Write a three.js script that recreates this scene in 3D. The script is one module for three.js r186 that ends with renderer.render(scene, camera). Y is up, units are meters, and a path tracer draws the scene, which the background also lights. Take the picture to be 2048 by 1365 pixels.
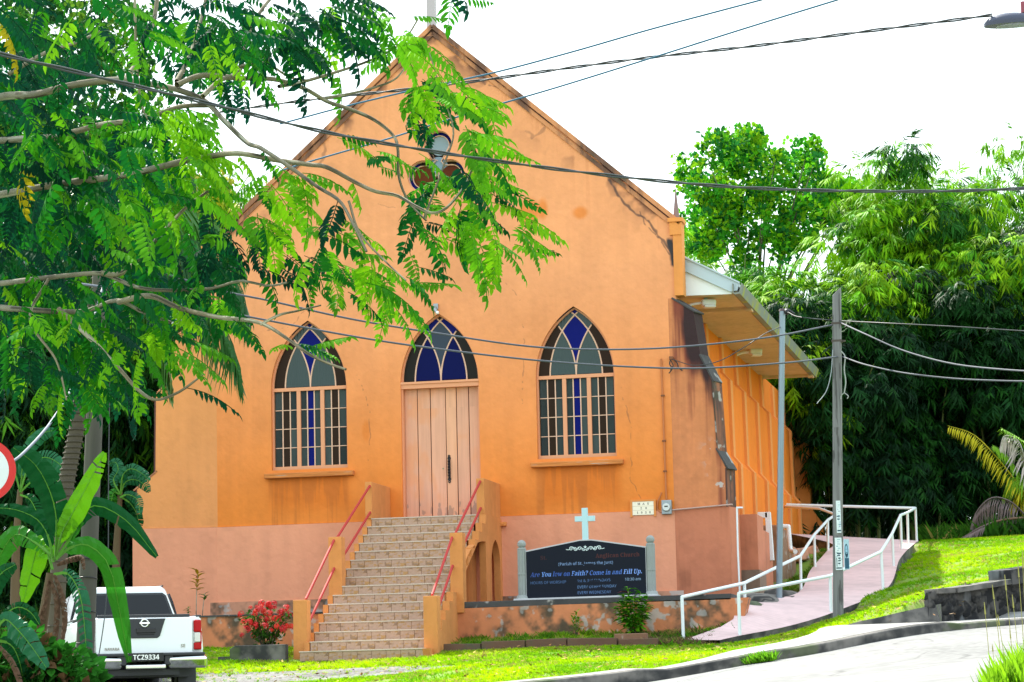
import * as THREE from 'three';
import { mergeGeometries, mergeVertices, toCreasedNormals } from 'three/addons/utils/BufferGeometryUtils.js';
import { RoundedBoxGeometry } from 'three/addons/geometries/RoundedBoxGeometry.js';
import { FontLoader } from 'three/addons/loaders/FontLoader.js';
import { TextGeometry } from 'three/addons/geometries/TextGeometry.js';

// ---------------------------------------------------------------- camera, sky, sun, exposure
const W = 1024, H = 682, R = Math.PI / 180;
const scene = new THREE.Scene();
const camera = new THREE.PerspectiveCamera(13.897, W / H, 0.5, 2500);
const EYE = new THREE.Vector3(13.038, -1.107, 54.437);
const yaw = 11.954 * R, pitch = 7.746 * R, roll = 1.313 * R;
const FWD = new THREE.Vector3(-Math.sin(yaw) * Math.cos(pitch), Math.sin(pitch), -Math.cos(yaw) * Math.cos(pitch));
const r0 = new THREE.Vector3(Math.cos(yaw), 0, -Math.sin(yaw)), u0 = new THREE.Vector3().crossVectors(r0, FWD);
const RIGHT = r0.clone().multiplyScalar(Math.cos(roll)).addScaledVector(u0, -Math.sin(roll));
const UP = u0.clone().multiplyScalar(Math.cos(roll)).addScaledVector(r0, Math.sin(roll));
camera.position.copy(EYE);
camera.quaternion.setFromRotationMatrix(new THREE.Matrix4().makeBasis(RIGHT, UP, FWD.clone().negate()));
camera.updateMatrixWorld(true);

const SUNDIR = new THREE.Vector3(-0.62, 1, -0.66).normalize();       // towards the sun: behind the church, from its left
{
  const w = 512, h = 256, d = new Float32Array(w * h * 4);
  for (let j = 0; j < h; j++) for (let i = 0; i < w; i++) {
    const el = ((j + 0.5) / h - 0.5) * Math.PI, az = ((i + 0.5) / w - 0.5) * 2 * Math.PI;
    const v = new THREE.Vector3(Math.cos(el) * Math.cos(az), Math.sin(el), Math.cos(el) * Math.sin(az));
    const s = Math.max(0, v.dot(SUNDIR)), glow = 0.3 * Math.pow(s, 6);
    const t = Math.max(0, Math.sin(el));
    const k = (j * w + i) * 4;                                        // bright hazy tropical sky, a little bluer overhead
    d[k] = 0.84 - 0.22 * t + glow; d[k + 1] = 0.92 - 0.16 * t + glow; d[k + 2] = 0.94 - 0.05 * t + glow * 0.9; d[k + 3] = 1;
    if (el < 0) { d[k] = 0.24; d[k + 1] = 0.25; d[k + 2] = 0.21; }
  }
  const sky = new THREE.DataTexture(d, w, h, THREE.RGBAFormat, THREE.FloatType);
  sky.mapping = THREE.EquirectangularReflectionMapping; sky.magFilter = THREE.LinearFilter; sky.needsUpdate = true;
  scene.background = sky; scene.environment = sky;
}
const sun = new THREE.DirectionalLight(new THREE.Color(1, 0.95, 0.84), 5);
sun.position.copy(SUNDIR).multiplyScalar(80); sun.castShadow = true;
Object.assign(sun.shadow.camera, { left: -45, right: 45, top: 45, bottom: -45, near: 1, far: 200 });
sun.shadow.mapSize.set(4096, 4096); scene.add(sun, sun.target);
const EXPOSURE = 2.4;

// ---------------------------------------------------------------- helpers
const V = (x, y, z) => new THREE.Vector3(x, y, z);
const lookAlong = (px, py) => FWD.clone().addScaledVector(RIGHT, (px - 1024) / 5600).addScaledVector(UP, -(py - 682.5) / 5600);
const at = (px, py, depth) => EYE.clone().addScaledVector(lookAlong(px, py), depth);      // survey: a point sighted in the photograph, so many metres away
const onZ = (px, py, z) => { const d = lookAlong(px, py); return EYE.clone().addScaledVector(d, (z - EYE.z) / d.z); };
function rng(seed) { let a = seed >>> 0; return () => { a = (a + 0x6D2B79F5) >>> 0; let t = a; t = Math.imul(t ^ (t >>> 15), t | 1); t ^= t + Math.imul(t ^ (t >>> 7), t | 61); return ((t ^ (t >>> 14)) >>> 0) / 4294967296; }; }
const hash2 = (i, j, s) => { let n = Math.imul(i, 374761393) + Math.imul(j, 668265263) + Math.imul(s, 974634777); n = Math.imul(n ^ (n >>> 13), 1274126177); return ((n ^ (n >>> 16)) >>> 0) / 4294967296; };
function vnoise(x, y, s = 0, per = 0) {
  let i = Math.floor(x), j = Math.floor(y); const fx = x - i, fy = y - j, u = fx * fx * (3 - 2 * fx), v = fy * fy * (3 - 2 * fy);
  const m = (a) => per ? ((a % per) + per) % per : a;
  const a = hash2(m(i), m(j), s), b = hash2(m(i + 1), m(j), s), c = hash2(m(i), m(j + 1), s), d = hash2(m(i + 1), m(j + 1), s);
  return a + (b - a) * u + (c - a) * v + (a - b - c + d) * u * v;
}
function fbm(x, y, s = 0, o = 4, per = 0) { let f = 0, a = 0.5, n = 0; for (let k = 0; k < o; k++) { f += a * vnoise(x, y, s + k * 17, per); n += a; a *= 0.5; x *= 2; y *= 2; per *= 2; } return f / n; }
const sst = (a, b, x) => { const t = Math.min(1, Math.max(0, (x - a) / (b - a))); return t * t * (3 - 2 * t); };
const mix3 = (a, b, t) => [a[0] + (b[0] - a[0]) * t, a[1] + (b[1] - a[1]) * t, a[2] + (b[2] - a[2]) * t];
const l2s = (c) => c <= 0.0031308 ? c * 12.92 : 1.055 * Math.pow(c, 1 / 2.4) - 0.055;
function tex(w, h, fn, wm, hm, srgb = true) {          // fn(x, y) in metres (y up) -> linear rgb or grey height; the tile is wm x hm metres
  const d = new Uint8Array(w * h * 4);
  for (let j = 0; j < h; j++) for (let i = 0; i < w; i++) {
    const c = fn((i + 0.5) / w * wm, (j + 0.5) / h * hm), k = (j * w + i) * 4;
    for (let q = 0; q < 3; q++) { const v = typeof c === 'number' ? c : c[q]; d[k + q] = 255 * Math.min(1, Math.max(0, srgb ? l2s(Math.max(0, v)) : v)); }
    d[k + 3] = 255;
  }
  const t = new THREE.DataTexture(d, w, h, THREE.RGBAFormat);
  t.magFilter = THREE.LinearFilter; t.minFilter = THREE.LinearMipmapLinearFilter; t.generateMipmaps = true;
  t.wrapS = t.wrapT = THREE.RepeatWrapping; if (srgb) t.colorSpace = THREE.SRGBColorSpace; t.repeat.set(1 / wm, 1 / hm); t.needsUpdate = true;
  return t;
}
const col = (r, g, b) => new THREE.Color().setRGB(r, g, b);
const std = (r, g, b, rough = 0.85, o = {}) => new THREE.MeshStandardMaterial({ color: col(r, g, b), roughness: rough, side: THREE.DoubleSide, ...o });
const phy = (r, g, b, rough, o = {}) => new THREE.MeshPhysicalMaterial({ color: col(r, g, b), roughness: rough, side: THREE.DoubleSide, ...o });

function flat(g) { g = g.index ? g.toNonIndexed() : g; for (const k of Object.keys(g.attributes)) if (!['position', 'normal', 'uv', 'color'].includes(k)) g.deleteAttribute(k); return g; }
function uvBox(g) {                                       // uv in metres from the facing of each face
  const p = g.attributes.position, n = g.attributes.normal, uv = new Float32Array(p.count * 2);
  for (let i = 0; i < p.count; i++) {
    const ax = Math.abs(n.getX(i)), ay = Math.abs(n.getY(i)), az = Math.abs(n.getZ(i));
    if (az >= ax && az >= ay) { uv[2 * i] = p.getX(i); uv[2 * i + 1] = p.getY(i); } else if (ax >= ay) { uv[2 * i] = p.getZ(i); uv[2 * i + 1] = p.getY(i); } else { uv[2 * i] = p.getX(i); uv[2 * i + 1] = p.getZ(i); }
  }
  g.setAttribute('uv', new THREE.BufferAttribute(uv, 2)); return g;
}
function join(list, box = true) {
  list = list.filter(Boolean).map((g) => { const f = flat(g); if (box || !f.attributes.uv) uvBox(f); f.deleteAttribute('color'); return f; });
  return list.length === 1 ? list[0] : mergeGeometries(list);
}
function bx(x0, x1, y0, y1, z0, z1, r = 0) {
  const w = x1 - x0, h = y1 - y0, d = z1 - z0;
  const g = r ? new RoundedBoxGeometry(w, h, d, 2, r) : new THREE.BoxGeometry(w, h, d);
  return g.translate((x0 + x1) / 2, (y0 + y1) / 2, (z0 + z1) / 2);
}
function bar(a, b, w, h = w, r = 0, up = V(0, 1, 0)) {    // a straight bar from a to b
  const d = b.clone().sub(a), L = d.length(); d.normalize();
  const g = r ? new RoundedBoxGeometry(w, h, L, 2, r) : new THREE.BoxGeometry(w, h, L);
  let x = new THREE.Vector3().crossVectors(up, d); if (x.length() < 1e-4) x = V(1, 0, 0); x.normalize();
  const y = new THREE.Vector3().crossVectors(d, x);
  return g.applyMatrix4(new THREE.Matrix4().makeBasis(x, y, d).setPosition(a.clone().add(b).multiplyScalar(0.5)));
}
function rod(a, b, r1, r2 = r1, seg = 12) {
  const d = b.clone().sub(a), g = new THREE.CylinderGeometry(r2, r1, d.length(), seg, 1);
  return g.applyQuaternion(new THREE.Quaternion().setFromUnitVectors(V(0, 1, 0), d.clone().normalize())).translate((a.x + b.x) / 2, (a.y + b.y) / 2, (a.z + b.z) / 2);
}
function tube(pts, r, seg = 8, n = 0, tip = r) {           // smooth tapered tube
  const c = new THREE.CatmullRomCurve3(pts, false, 'centripetal'); n = n || Math.max(6, pts.length * 5);
  const g = new THREE.TubeGeometry(c, n, 1, seg, false), p = g.attributes.position, P = V(0, 0, 0);
  for (let i = 0; i <= n; i++) {
    c.getPointAt(i / n, P); const rr = r + (tip - r) * i / n;
    for (let j = 0; j <= seg; j++) { const k = i * (seg + 1) + j; p.setXYZ(k, P.x + (p.getX(k) - P.x) * rr, P.y + (p.getY(k) - P.y) * rr, P.z + (p.getZ(k) - P.z) * rr); }
  }
  return g;
}
function pipe(pts, r, seg = 10) { const g = []; for (let i = 0; i + 1 < pts.length; i++) g.push(rod(pts[i], pts[i + 1], r, r, seg)); for (let i = 1; i + 1 < pts.length; i++) g.push(new THREE.SphereGeometry(r * 1.03, 10, 8).translate(pts[i].x, pts[i].y, pts[i].z)); return g; }
function poly(pts) { const s = new THREE.Shape(); pts.forEach(([x, y], i) => i ? s.lineTo(x, y) : s.moveTo(x, y)); s.closePath(); return s; }
const path = (pts) => { const s = new THREE.Path(); pts.forEach(([x, y], i) => i ? s.lineTo(x, y) : s.moveTo(x, y)); s.closePath(); return s; };
const ext = (shape, d, bevel = 0) => new THREE.ExtrudeGeometry(shape, { depth: d, bevelEnabled: bevel > 0, bevelThickness: bevel, bevelSize: bevel, bevelOffset: -bevel, bevelSegments: 1, curveSegments: 24 });
function toX(g) {                                         // shape (z, y) extruded along z -> along x
  g = flat(g); g.applyMatrix4(new THREE.Matrix4().set(0, 0, 1, 0, 0, 1, 0, 0, 1, 0, 0, 0, 0, 0, 0, 1));
  for (const k of Object.keys(g.attributes)) { const a = g.attributes[k], n = a.itemSize; for (let i = 0; i < a.count; i += 3) for (let q = 0; q < n; q++) { const t = a.array[(i + 1) * n + q]; a.array[(i + 1) * n + q] = a.array[(i + 2) * n + q]; a.array[(i + 2) * n + q] = t; } }
  return g;
}

const names = {};
function numbered(n) { names[n] = (names[n] || 0) + 1; return names[n] === 1 ? n : `${n}_${String(names[n] - 1).padStart(3, '0')}`; }
function part(name, geo, m, parent = scene) {
  if (Array.isArray(geo)) geo = join(geo);
  const o = new THREE.Mesh(geo, m); o.name = parent === scene ? numbered(name) : name; o.castShadow = o.receiveShadow = true; parent.add(o); return o;
}
function tag(o, label, category, group) { o.userData.label = label; o.userData.category = category; if (group) o.userData.group = group; return o; }
function thing(name, label, category, pos = V(0, 0, 0), turn = 0, group) {
  const o = new THREE.Group(); o.name = numbered(name); o.position.copy(pos); o.rotation.y = turn; scene.add(o); return tag(o, label, category, group);
}
function struct(name, geo, m) { const o = part(name, geo, m); o.userData.kind = 'structure'; return o; }
function inst(name, geo, m, mats, parent, colors) {        // uncountable small pieces
  const o = new THREE.InstancedMesh(geo, m, mats.length); mats.forEach((q, i) => o.setMatrixAt(i, q)); if (colors) colors.forEach((c, i) => o.setColorAt(i, c));
  o.name = parent === scene ? numbered(name) : name; o.userData.kind = 'stuff'; o.castShadow = o.receiveShadow = true; parent.add(o); return o;
}
function pose(p, dir, up, s = 1, twist = 0) {              // local z runs along dir
  const z = dir.clone().normalize(); let x = new THREE.Vector3().crossVectors(up, z); if (x.length() < 1e-3) x = V(1, 0, 0).cross(z); x.normalize();
  const y = new THREE.Vector3().crossVectors(z, x);
  if (twist) { const c = Math.cos(twist), q = Math.sin(twist), xx = x.clone(); x.multiplyScalar(c).addScaledVector(y, q); y.multiplyScalar(c).addScaledVector(xx, -q); }
  return new THREE.Matrix4().makeBasis(x, y, z).scale(V(s, s, s)).setPosition(p);
}
// ---------------------------------------------------------------- ground heights (thin plate through surveyed points)
const KERB = [onZ(1040, 1392, 15.2), onZ(1288, 1365, 14.6), onZ(1511, 1326, 14), onZ(1622, 1309, 13.4), onZ(1786, 1277, 12.4), onZ(1882, 1263, 11.5), onZ(2048, 1248, 10)];
KERB.unshift(V(-9, -1.5, 20), V(-1.5, -1.15, 17.2), V(2.2, -0.86, 15.9)); KERB.push(V(15, 0.42, 6.4), V(22, 0.9, 0.5));
const RAMP_L = [onZ(1367, 1281, 4.7), onZ(1459, 1246, 4.35), onZ(1474, 1216, 3.4), onZ(1540, 1200, 1.2), onZ(1596, 1186, -1.6), onZ(1622, 1140, -6.2), onZ(1654, 1103, -10.8), onZ(1664, 1088, -13), onZ(1579, 1068, -16.2)];
const RAMP_R = [onZ(1440, 1281, 5.7), onZ(1480, 1272, 5.4), onZ(1560, 1257, 4.6), onZ(1625, 1240, 3.8), onZ(1689, 1217, 2.4), onZ(1771, 1180, -1.2), onZ(1800, 1119, -8), onZ(1820, 1096, -12), onZ(1838, 1082, -16.2)];
const CP = [];
const cp = (x, z, y) => CP.push([x, z, y]);
for (const p of KERB) cp(p.x, p.z + 0.3, p.y - 0.02);
cp(-1.2, 6.4, 0.0); cp(1.1, 6.4, 0.03); cp(-1.5, 13.3, -0.63); cp(-3.2, 10, -0.4); cp(-5.5, 13, -0.72); cp(-5, 8, -0.1); cp(-4.4, 5.4, 0.22); cp(-2.3, 5.6, 0.16); cp(-9, 9, -0.2); cp(-9, 2, 0.8); cp(-8, -10, 1.8); cp(-6, 4, 0.45); cp(-12, 16, -1);
cp(1.2, 4.2, 0.36); cp(3.5, 4.6, 0.34); cp(5.4, 4.9, 0.24); cp(4.5, 6.2, 0.14); cp(2.5, 7, 0.03); cp(0.5, 9, -0.22);
cp(2.2, 11.5, -0.4); cp(4.6, 11, -0.25);
for (const p of RAMP_L.slice(0, 8)) cp(p.x - 0.1, p.z, p.y - 0.14);
for (const p of RAMP_R.slice(1)) cp(p.x + 0.15, p.z, p.y - 0.13);
cp(8.25, 4.2, 0.62); { const a = onZ(1670, 1272, 9), b = onZ(1882, 1212, 8.6), c = onZ(1858, 1188, 8), d = onZ(2048, 1150, 5.5); cp(a.x, a.z, a.y); cp(c.x, c.z, c.y - 0.05); cp(d.x, d.z, d.y - 0.05); }
for (const [px, py, z] of [[1840, 1084, -16], [1940, 1082, -16.4], [2048, 1076, -17], [1900, 1130, -4], [1990, 1120, -3], [1828, 1165, 1]]) { const p = onZ(px, py, z); cp(p.x, p.z, p.y); }
cp(6, -20, 3.0); cp(14, -25, 3.2); cp(20, -12, 3.2); cp(0, -32, 3); cp(-14, -25, 2.2); cp(10, -36, 3.4); cp(24, -30, 3.6);
cp(6.2, -1, 1.0); cp(6.1, -4.5, 1.45); cp(6, -9, 2.0);
cp(12, 26, -0.95); cp(4, 28, -1.75); cp(18, 24, -0.45); cp(13, 40, -1.95); cp(13, 54, -2.75); cp(2, 50, -2.9); cp(26, 50, -2.4); cp(-8, 32, -2.2);
let TPS;
{
  const n = CP.length, N = n + 3, A = Array.from({ length: N }, () => new Float64Array(N + 1)), U = (r2) => r2 < 1e-9 ? 0 : 0.5 * r2 * Math.log(r2);
  for (let i = 0; i < n; i++) {
    for (let j = 0; j < n; j++) A[i][j] = U((CP[i][0] - CP[j][0]) ** 2 + (CP[i][1] - CP[j][1]) ** 2) + (i === j ? 0.35 : 0);
    A[i][n] = A[n][i] = 1; A[i][n + 1] = A[n + 1][i] = CP[i][0]; A[i][n + 2] = A[n + 2][i] = CP[i][1]; A[i][N] = CP[i][2];
  }
  for (let c = 0; c < N; c++) {
    let p = c; for (let r = c + 1; r < N; r++) if (Math.abs(A[r][c]) > Math.abs(A[p][c])) p = r;
    [A[c], A[p]] = [A[p], A[c]];
    for (let r = 0; r < N; r++) if (r !== c && A[r][c]) { const f = A[r][c] / A[c][c]; for (let k = c; k <= N; k++) A[r][k] -= f * A[c][k]; }
  }
  const w = A.map((row, i) => row[N] / row[i]);
  TPS = (x, z) => { let s = w[n] + w[n + 1] * x + w[n + 2] * z; for (let i = 0; i < n; i++) s += w[i] * U((CP[i][0] - x) ** 2 + (CP[i][1] - z) ** 2); return s; };
}
const gcache = new Map();
function gh(x, z) {                                        // ground height
  const cx = Math.min(34, Math.max(-24, x)), cz = Math.min(62, Math.max(-42, z)), d = Math.hypot(x - cx, z - cz);
  const k = Math.round(cx * 50) * 100000 + Math.round(cz * 50); let y = gcache.get(k);
  if (y === undefined) { y = TPS(cx, cz); gcache.set(k, y); }
  return y + (d > 0 ? (2.2 - y) * sst(0, 90, d) * (z < 0 ? 1 : 0.2) : 0);
}
function inPoly(x, z, pts) { let c = false; for (let i = 0, j = pts.length - 1; i < pts.length; j = i++) { const a = pts[i], b = pts[j]; if ((a[1] > z) !== (b[1] > z) && x < (b[0] - a[0]) * (z - a[1]) / (b[1] - a[1]) + a[0]) c = !c; } return c; }
const xz = (p) => [p.x, p.z];
// distance in front of the kerb line (positive on the road)
function kerbSide(x, z) {
  let best = 1e9, side = 0;
  for (let i = 0; i + 1 < KERB.length; i++) {
    const a = KERB[i], b = KERB[i + 1], dx = b.x - a.x, dz = b.z - a.z, t = Math.min(1, Math.max(0, ((x - a.x) * dx + (z - a.z) * dz) / (dx * dx + dz * dz)));
    const qx = a.x + dx * t, qz = a.z + dz * t, d = Math.hypot(x - qx, z - qz);
    if (d < best) { best = d; side = Math.sign(dx * (z - qz) - dz * (x - qx)) * d; }
  }
  return side;
}
function sheet(x0, x1, nx, z0, z1, nz, hf, grow = 0) {
  const g = new THREE.BufferGeometry(), P = [], UVs = [], I = [];
  const spread = (t) => { if (!grow) return t; const s = t * 2 - 1; return 0.5 + 0.5 * Math.sign(s) * Math.pow(Math.abs(s), grow); };
  for (let j = 0; j <= nz; j++) for (let i = 0; i <= nx; i++) { const x = x0 + (x1 - x0) * spread(i / nx), z = z0 + (z1 - z0) * spread(j / nz); P.push(x, hf(x, z), z); UVs.push(x, z); }
  for (let j = 0; j < nz; j++) for (let i = 0; i < nx; i++) { const a = j * (nx + 1) + i, b = a + 1, c = a + nx + 1, d = c + 1; I.push(a, c, b, b, c, d); }
  g.setAttribute('position', new THREE.Float32BufferAttribute(P, 3)); g.setAttribute('uv', new THREE.Float32BufferAttribute(UVs, 2)); g.setIndex(I); g.computeVertexNormals(); return g;
}
function ribbon(rows) {                                   // rows of points, each row a cross-section
  const g = new THREE.BufferGeometry(), P = [], UVs = [], I = [], m = rows[0].length; let s = 0;
  rows.forEach((row, j) => { if (j) s += row[0].distanceTo(rows[j - 1][0]); let t = 0; row.forEach((p, i) => { if (i) t += p.distanceTo(row[i - 1]); P.push(p.x, p.y, p.z); UVs.push(t, s); }); });
  for (let j = 0; j + 1 < rows.length; j++) for (let i = 0; i + 1 < m; i++) { const a = j * m + i, b = a + 1, c = a + m, d = c + 1; I.push(a, c, b, b, c, d); }
  g.setAttribute('position', new THREE.Float32BufferAttribute(P, 3)); g.setAttribute('uv', new THREE.Float32BufferAttribute(UVs, 2)); g.setIndex(I); g.computeVertexNormals(); return g;
}
function along(pts, n) { const c = new THREE.CatmullRomCurve3(pts, false, 'centripetal'); return c.getSpacedPoints(n); }

const RAMP_POLY = [...RAMP_L.map(xz), ...RAMP_R.map(xz).reverse()];
const soilTex = tex(512, 512, (x, y) => { const n = fbm(x * 1.5, y * 1.5, 3, 5, 12), m = fbm(x * 6, y * 6, 9, 3, 48); return mix3([0.13, 0.23, 0.012], [0.13, 0.1, 0.045], sst(0.5, 0.75, n * 0.6 + m * 0.4)).map((c) => c * (0.7 + 0.6 * m)); }, 8, 8);
const M_soil = std(1, 1, 1, 0.95, { map: soilTex });
const inRoadOrWalk = (x, z) => kerbSide(x, z) > -1.5;
struct('ground', sheet(-24, 34, 170, -42, 62, 300, (x, z) => gh(x, z) - (inPoly(x, z, RAMP_POLY) && z < 4.6 ? 0.35 : 0) - 0.1 * sst(-1.0, -0.7, kerbSide(x, z)) - 0.6 * sst(8.9, 9.6, x) * sst(-2.45, -2.1, kerbSide(x, z)) * (kerbSide(x, z) < 0.2 ? 1 : 0)), M_soil);
{ // the wide land round it
  const rings = [0, 4, 12, 40, 120, 400, 900], rows = rings.map((d) => {
    const out = []; const x0 = -24 - d, x1 = 34 + d, z0 = -42 - d, z1 = 62 + d, n = 30;
    for (let i = 0; i < n; i++) out.push(V(x0 + (x1 - x0) * i / n, 0, z0)); for (let i = 0; i < n; i++) out.push(V(x1, 0, z0 + (z1 - z0) * i / n)); for (let i = 0; i < n; i++) out.push(V(x1 - (x1 - x0) * i / n, 0, z1)); for (let i = 0; i <= n; i++) out.push(V(x0, 0, z1 - (z1 - z0) * i / n));
    out.forEach((p) => { p.y = gh(p.x, p.z) - 0.02; }); return out;
  });
  struct('terrain', ribbon(rows), M_soil);
}
// road, kerb, pavement
const roadTex = tex(512, 512, (x, y) => { const n = fbm(x * 14, y * 14, 4, 3, 168), m = fbm(x * 0.7, y * 0.7, 11, 4, 8.4 | 0), v = 0.165 + 0.11 * (n - 0.5) + 0.1 * (m - 0.5), c = Math.abs(fbm(x * 0.5, y * 0.5, 31, 3, 6) - 0.5) < 0.004 ? 0.6 : 1; return [v * c, v * c * 0.99, v * c * 0.96]; }, 12, 12);
const M_road = std(1, 1, 1, 0.9, { map: roadTex });
const kc = along(KERB, 90);
const kdir = kc.map((p, i) => { const a = kc[Math.max(0, i - 1)], b = kc[Math.min(kc.length - 1, i + 1)], d = b.clone().sub(a).setY(0).normalize(); return V(-d.z, 0, d.x); });   // towards the road
struct('road', ribbon(kc.map((p, i) => { const r = []; for (let k = 0; k <= 14; k++) { const d = -0.02 + Math.pow(k / 14, 1.3) * 30, q = p.clone().addScaledVector(kdir[i], d); q.y = k === 0 ? p.y - 0.01 : gh(q.x, q.z) + 0.015; r.push(q); } return r; })), M_road);
const kerbH = (t) => t < 0.44 ? 0.19 : t < 0.58 ? 0.13 : t < 0.66 ? 0.08 : 0.17;
const concTex = tex(512, 512, (x, y) => { const n = fbm(x * 5, y * 5, 5, 5, 30), m = fbm(x * 0.8, y * 0.8, 21, 4, 5), g = fbm(x * 30, y * 30, 8, 2, 180); let v = 0.24 + 0.14 * (n - 0.5) + 0.2 * (m - 0.5) + 0.08 * (g - 0.5); return [v, v * 0.97, v * 0.93]; }, 6, 6);
const M_walk = std(1, 1, 1, 0.9, { map: concTex });
const mossConcTex = tex(512, 512, (x, y) => { const n = fbm(x * 3, y * 3, 15, 5, 12), m = fbm(x * 9, y * 9, 25, 4, 36), s = fbm(x * 5, y * 0.7, 35, 3, 20); let c = mix3([0.03, 0.03, 0.03], [0.17, 0.155, 0.14], sst(0.35, 0.72, 0.5 * n + 0.3 * m + 0.25 * s)); return mix3(c, [0.07, 0.1, 0.03], sst(0.58, 0.72, fbm(x * 2, y * 2, 45, 4, 8)) * 0.6); }, 4, 4);
const M_oldconc = std(1, 1, 1, 0.92, { map: mossConcTex, bumpMap: mossConcTex, bumpScale: 0.012 });
const rj = kc.map((p, i) => Math.sin(i * 1.7) * 0.012 + Math.sin(i * 0.61) * 0.02);
struct('kerb', ribbon(kc.map((p, i) => { const h = kerbH(i / 90); return [0, 1, 2, 3].map((k) => p.clone().addScaledVector(kdir[i], [0, rj[i], -0.03 + rj[i], -0.16][k]).add(V(0, [-0.15, h - 0.03, h, h + 0.004][k], 0))); })), M_oldconc);
const walkW = (t) => 1.25 + 1.3 * sst(0.5, 0.62, t);
const WALK_BACK = kc.map((p, i) => p.clone().addScaledVector(kdir[i], -walkW(i / 90)));
struct('pavement', ribbon(kc.map((p, i) => { const r = [], w = walkW(i / 90), h = kerbH(i / 90); for (let k = 0; k <= 6; k++) { const d = 0.155 + (w - 0.155) * k / 6, q = p.clone().addScaledVector(kdir[i], -d); q.y = p.y + h + 0.008 + 0.03 * k / 6; if (i < 48) q.y = Math.max(q.y, gh(q.x, q.z) + 0.02); r.push(q); } const e = r[6].clone(); e.y -= 0.3; r.push(e); return r; })), M_walk);
// gravel drive
const gravTex = tex(512, 512, (x, y) => { const g = fbm(x * 22, y * 22, 6, 2, 88), n = fbm(x * 1.2, y * 1.2, 16, 4, 5), f = vnoise(x * 60, y * 60, 77, 240); let v = 0.13 + 0.2 * (g - 0.5) + 0.14 * (f - 0.5) + 0.16 * (n - 0.5); return [v * 1.02, v, v * 0.96]; }, 4, 4);
const M_gravel = std(1, 1, 1, 0.95, { map: gravTex, bumpMap: gravTex, bumpScale: 0.02 });
const DRIVE = [[-12, 9.3], [-5, 8.3], [-2.4, 7.9], [0.4, 8.1], [2.2, 8.9], [2.6, 9.6], [1.4, 10.6], [-0.4, 11.8], [-0.6, 15.2], [-12, 16.5]];
{
  const c = new THREE.ShapeGeometry(poly(along(DRIVE.map(([x, z]) => V(x, 0, z)), 80).map((p, i) => [p.x + 0.15 * (hash2(i, 3, 5) - 0.5), p.z + 0.18 * (hash2(i, 4, 6) - 0.5)])));
  const g = sheet(-12, 3, 60, 7.5, 16.6, 50, (x, z) => gh(x, z) + 0.012), p = g.attributes.position, I = [], src = g.index.array;
  for (let i = 0; i < src.length; i += 3) { const x = (p.getX(src[i]) + p.getX(src[i + 1]) + p.getX(src[i + 2])) / 3, z = (p.getZ(src[i]) + p.getZ(src[i + 1]) + p.getZ(src[i + 2])) / 3; if (inPoly(x, z, DRIVE)) I.push(src[i], src[i + 1], src[i + 2]); }
  g.setIndex(I); struct('gravel_drive', g, M_gravel);
}
// ramp up to the side platform
const rampTex = tex(512, 512, (x, y) => { const n = fbm(x * 4, y * 4, 7, 4, 16), r = Math.sin(y * 2 * Math.PI * 8) * 0.5 + 0.5, m = fbm(x * 0.75, y * 0.75, 17, 3, 3); const v = 0.88 + 0.24 * (n - 0.5) + 0.34 * (m - 0.5) - 0.1 * r * fbm(x * 10, y * 3, 27, 2, 40); return [0.72 * v, 0.52 * v, 0.51 * v]; }, 4, 4);
const M_ramp = std(1, 1, 1, 0.85, { map: rampTex, bumpMap: rampTex, bumpScale: 0.008 });
{
  const n = 60, L = along(RAMP_L, n), Rr = along(RAMP_R, n);
  struct('ramp', ribbon(L.map((a, i) => { const r = []; for (let k = 0; k <= 8; k++) r.push(a.clone().lerp(Rr[i], k / 8)); return r; })), M_ramp);
  const side = (pts, d) => ribbon(pts.map((p) => [p.clone().add(V(0, -0.006, 0)), p.clone().add(V(0, -d, 0))]));
  struct('ramp_edge', join([side(L, 0.5), side(Rr, 0.42)], false), M_oldconc);
  const a = L[n], b = Rr[n]; struct('ramp_back', join([ribbon([[a.clone().add(V(0, -0.005, 0)), b.clone().add(V(0, -0.005, 0))], [a.clone().add(V(0, -2, -0.05)), b.clone().add(V(0, -2, -0.05))]])], false), M_oldconc);
}
// ---------------------------------------------------------------- church
const orangeUp = [0.76, 0.305, 0.134], orangeLow = [0.73, 0.212, 0.028], pink = [0.75, 0.31, 0.18];
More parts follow.
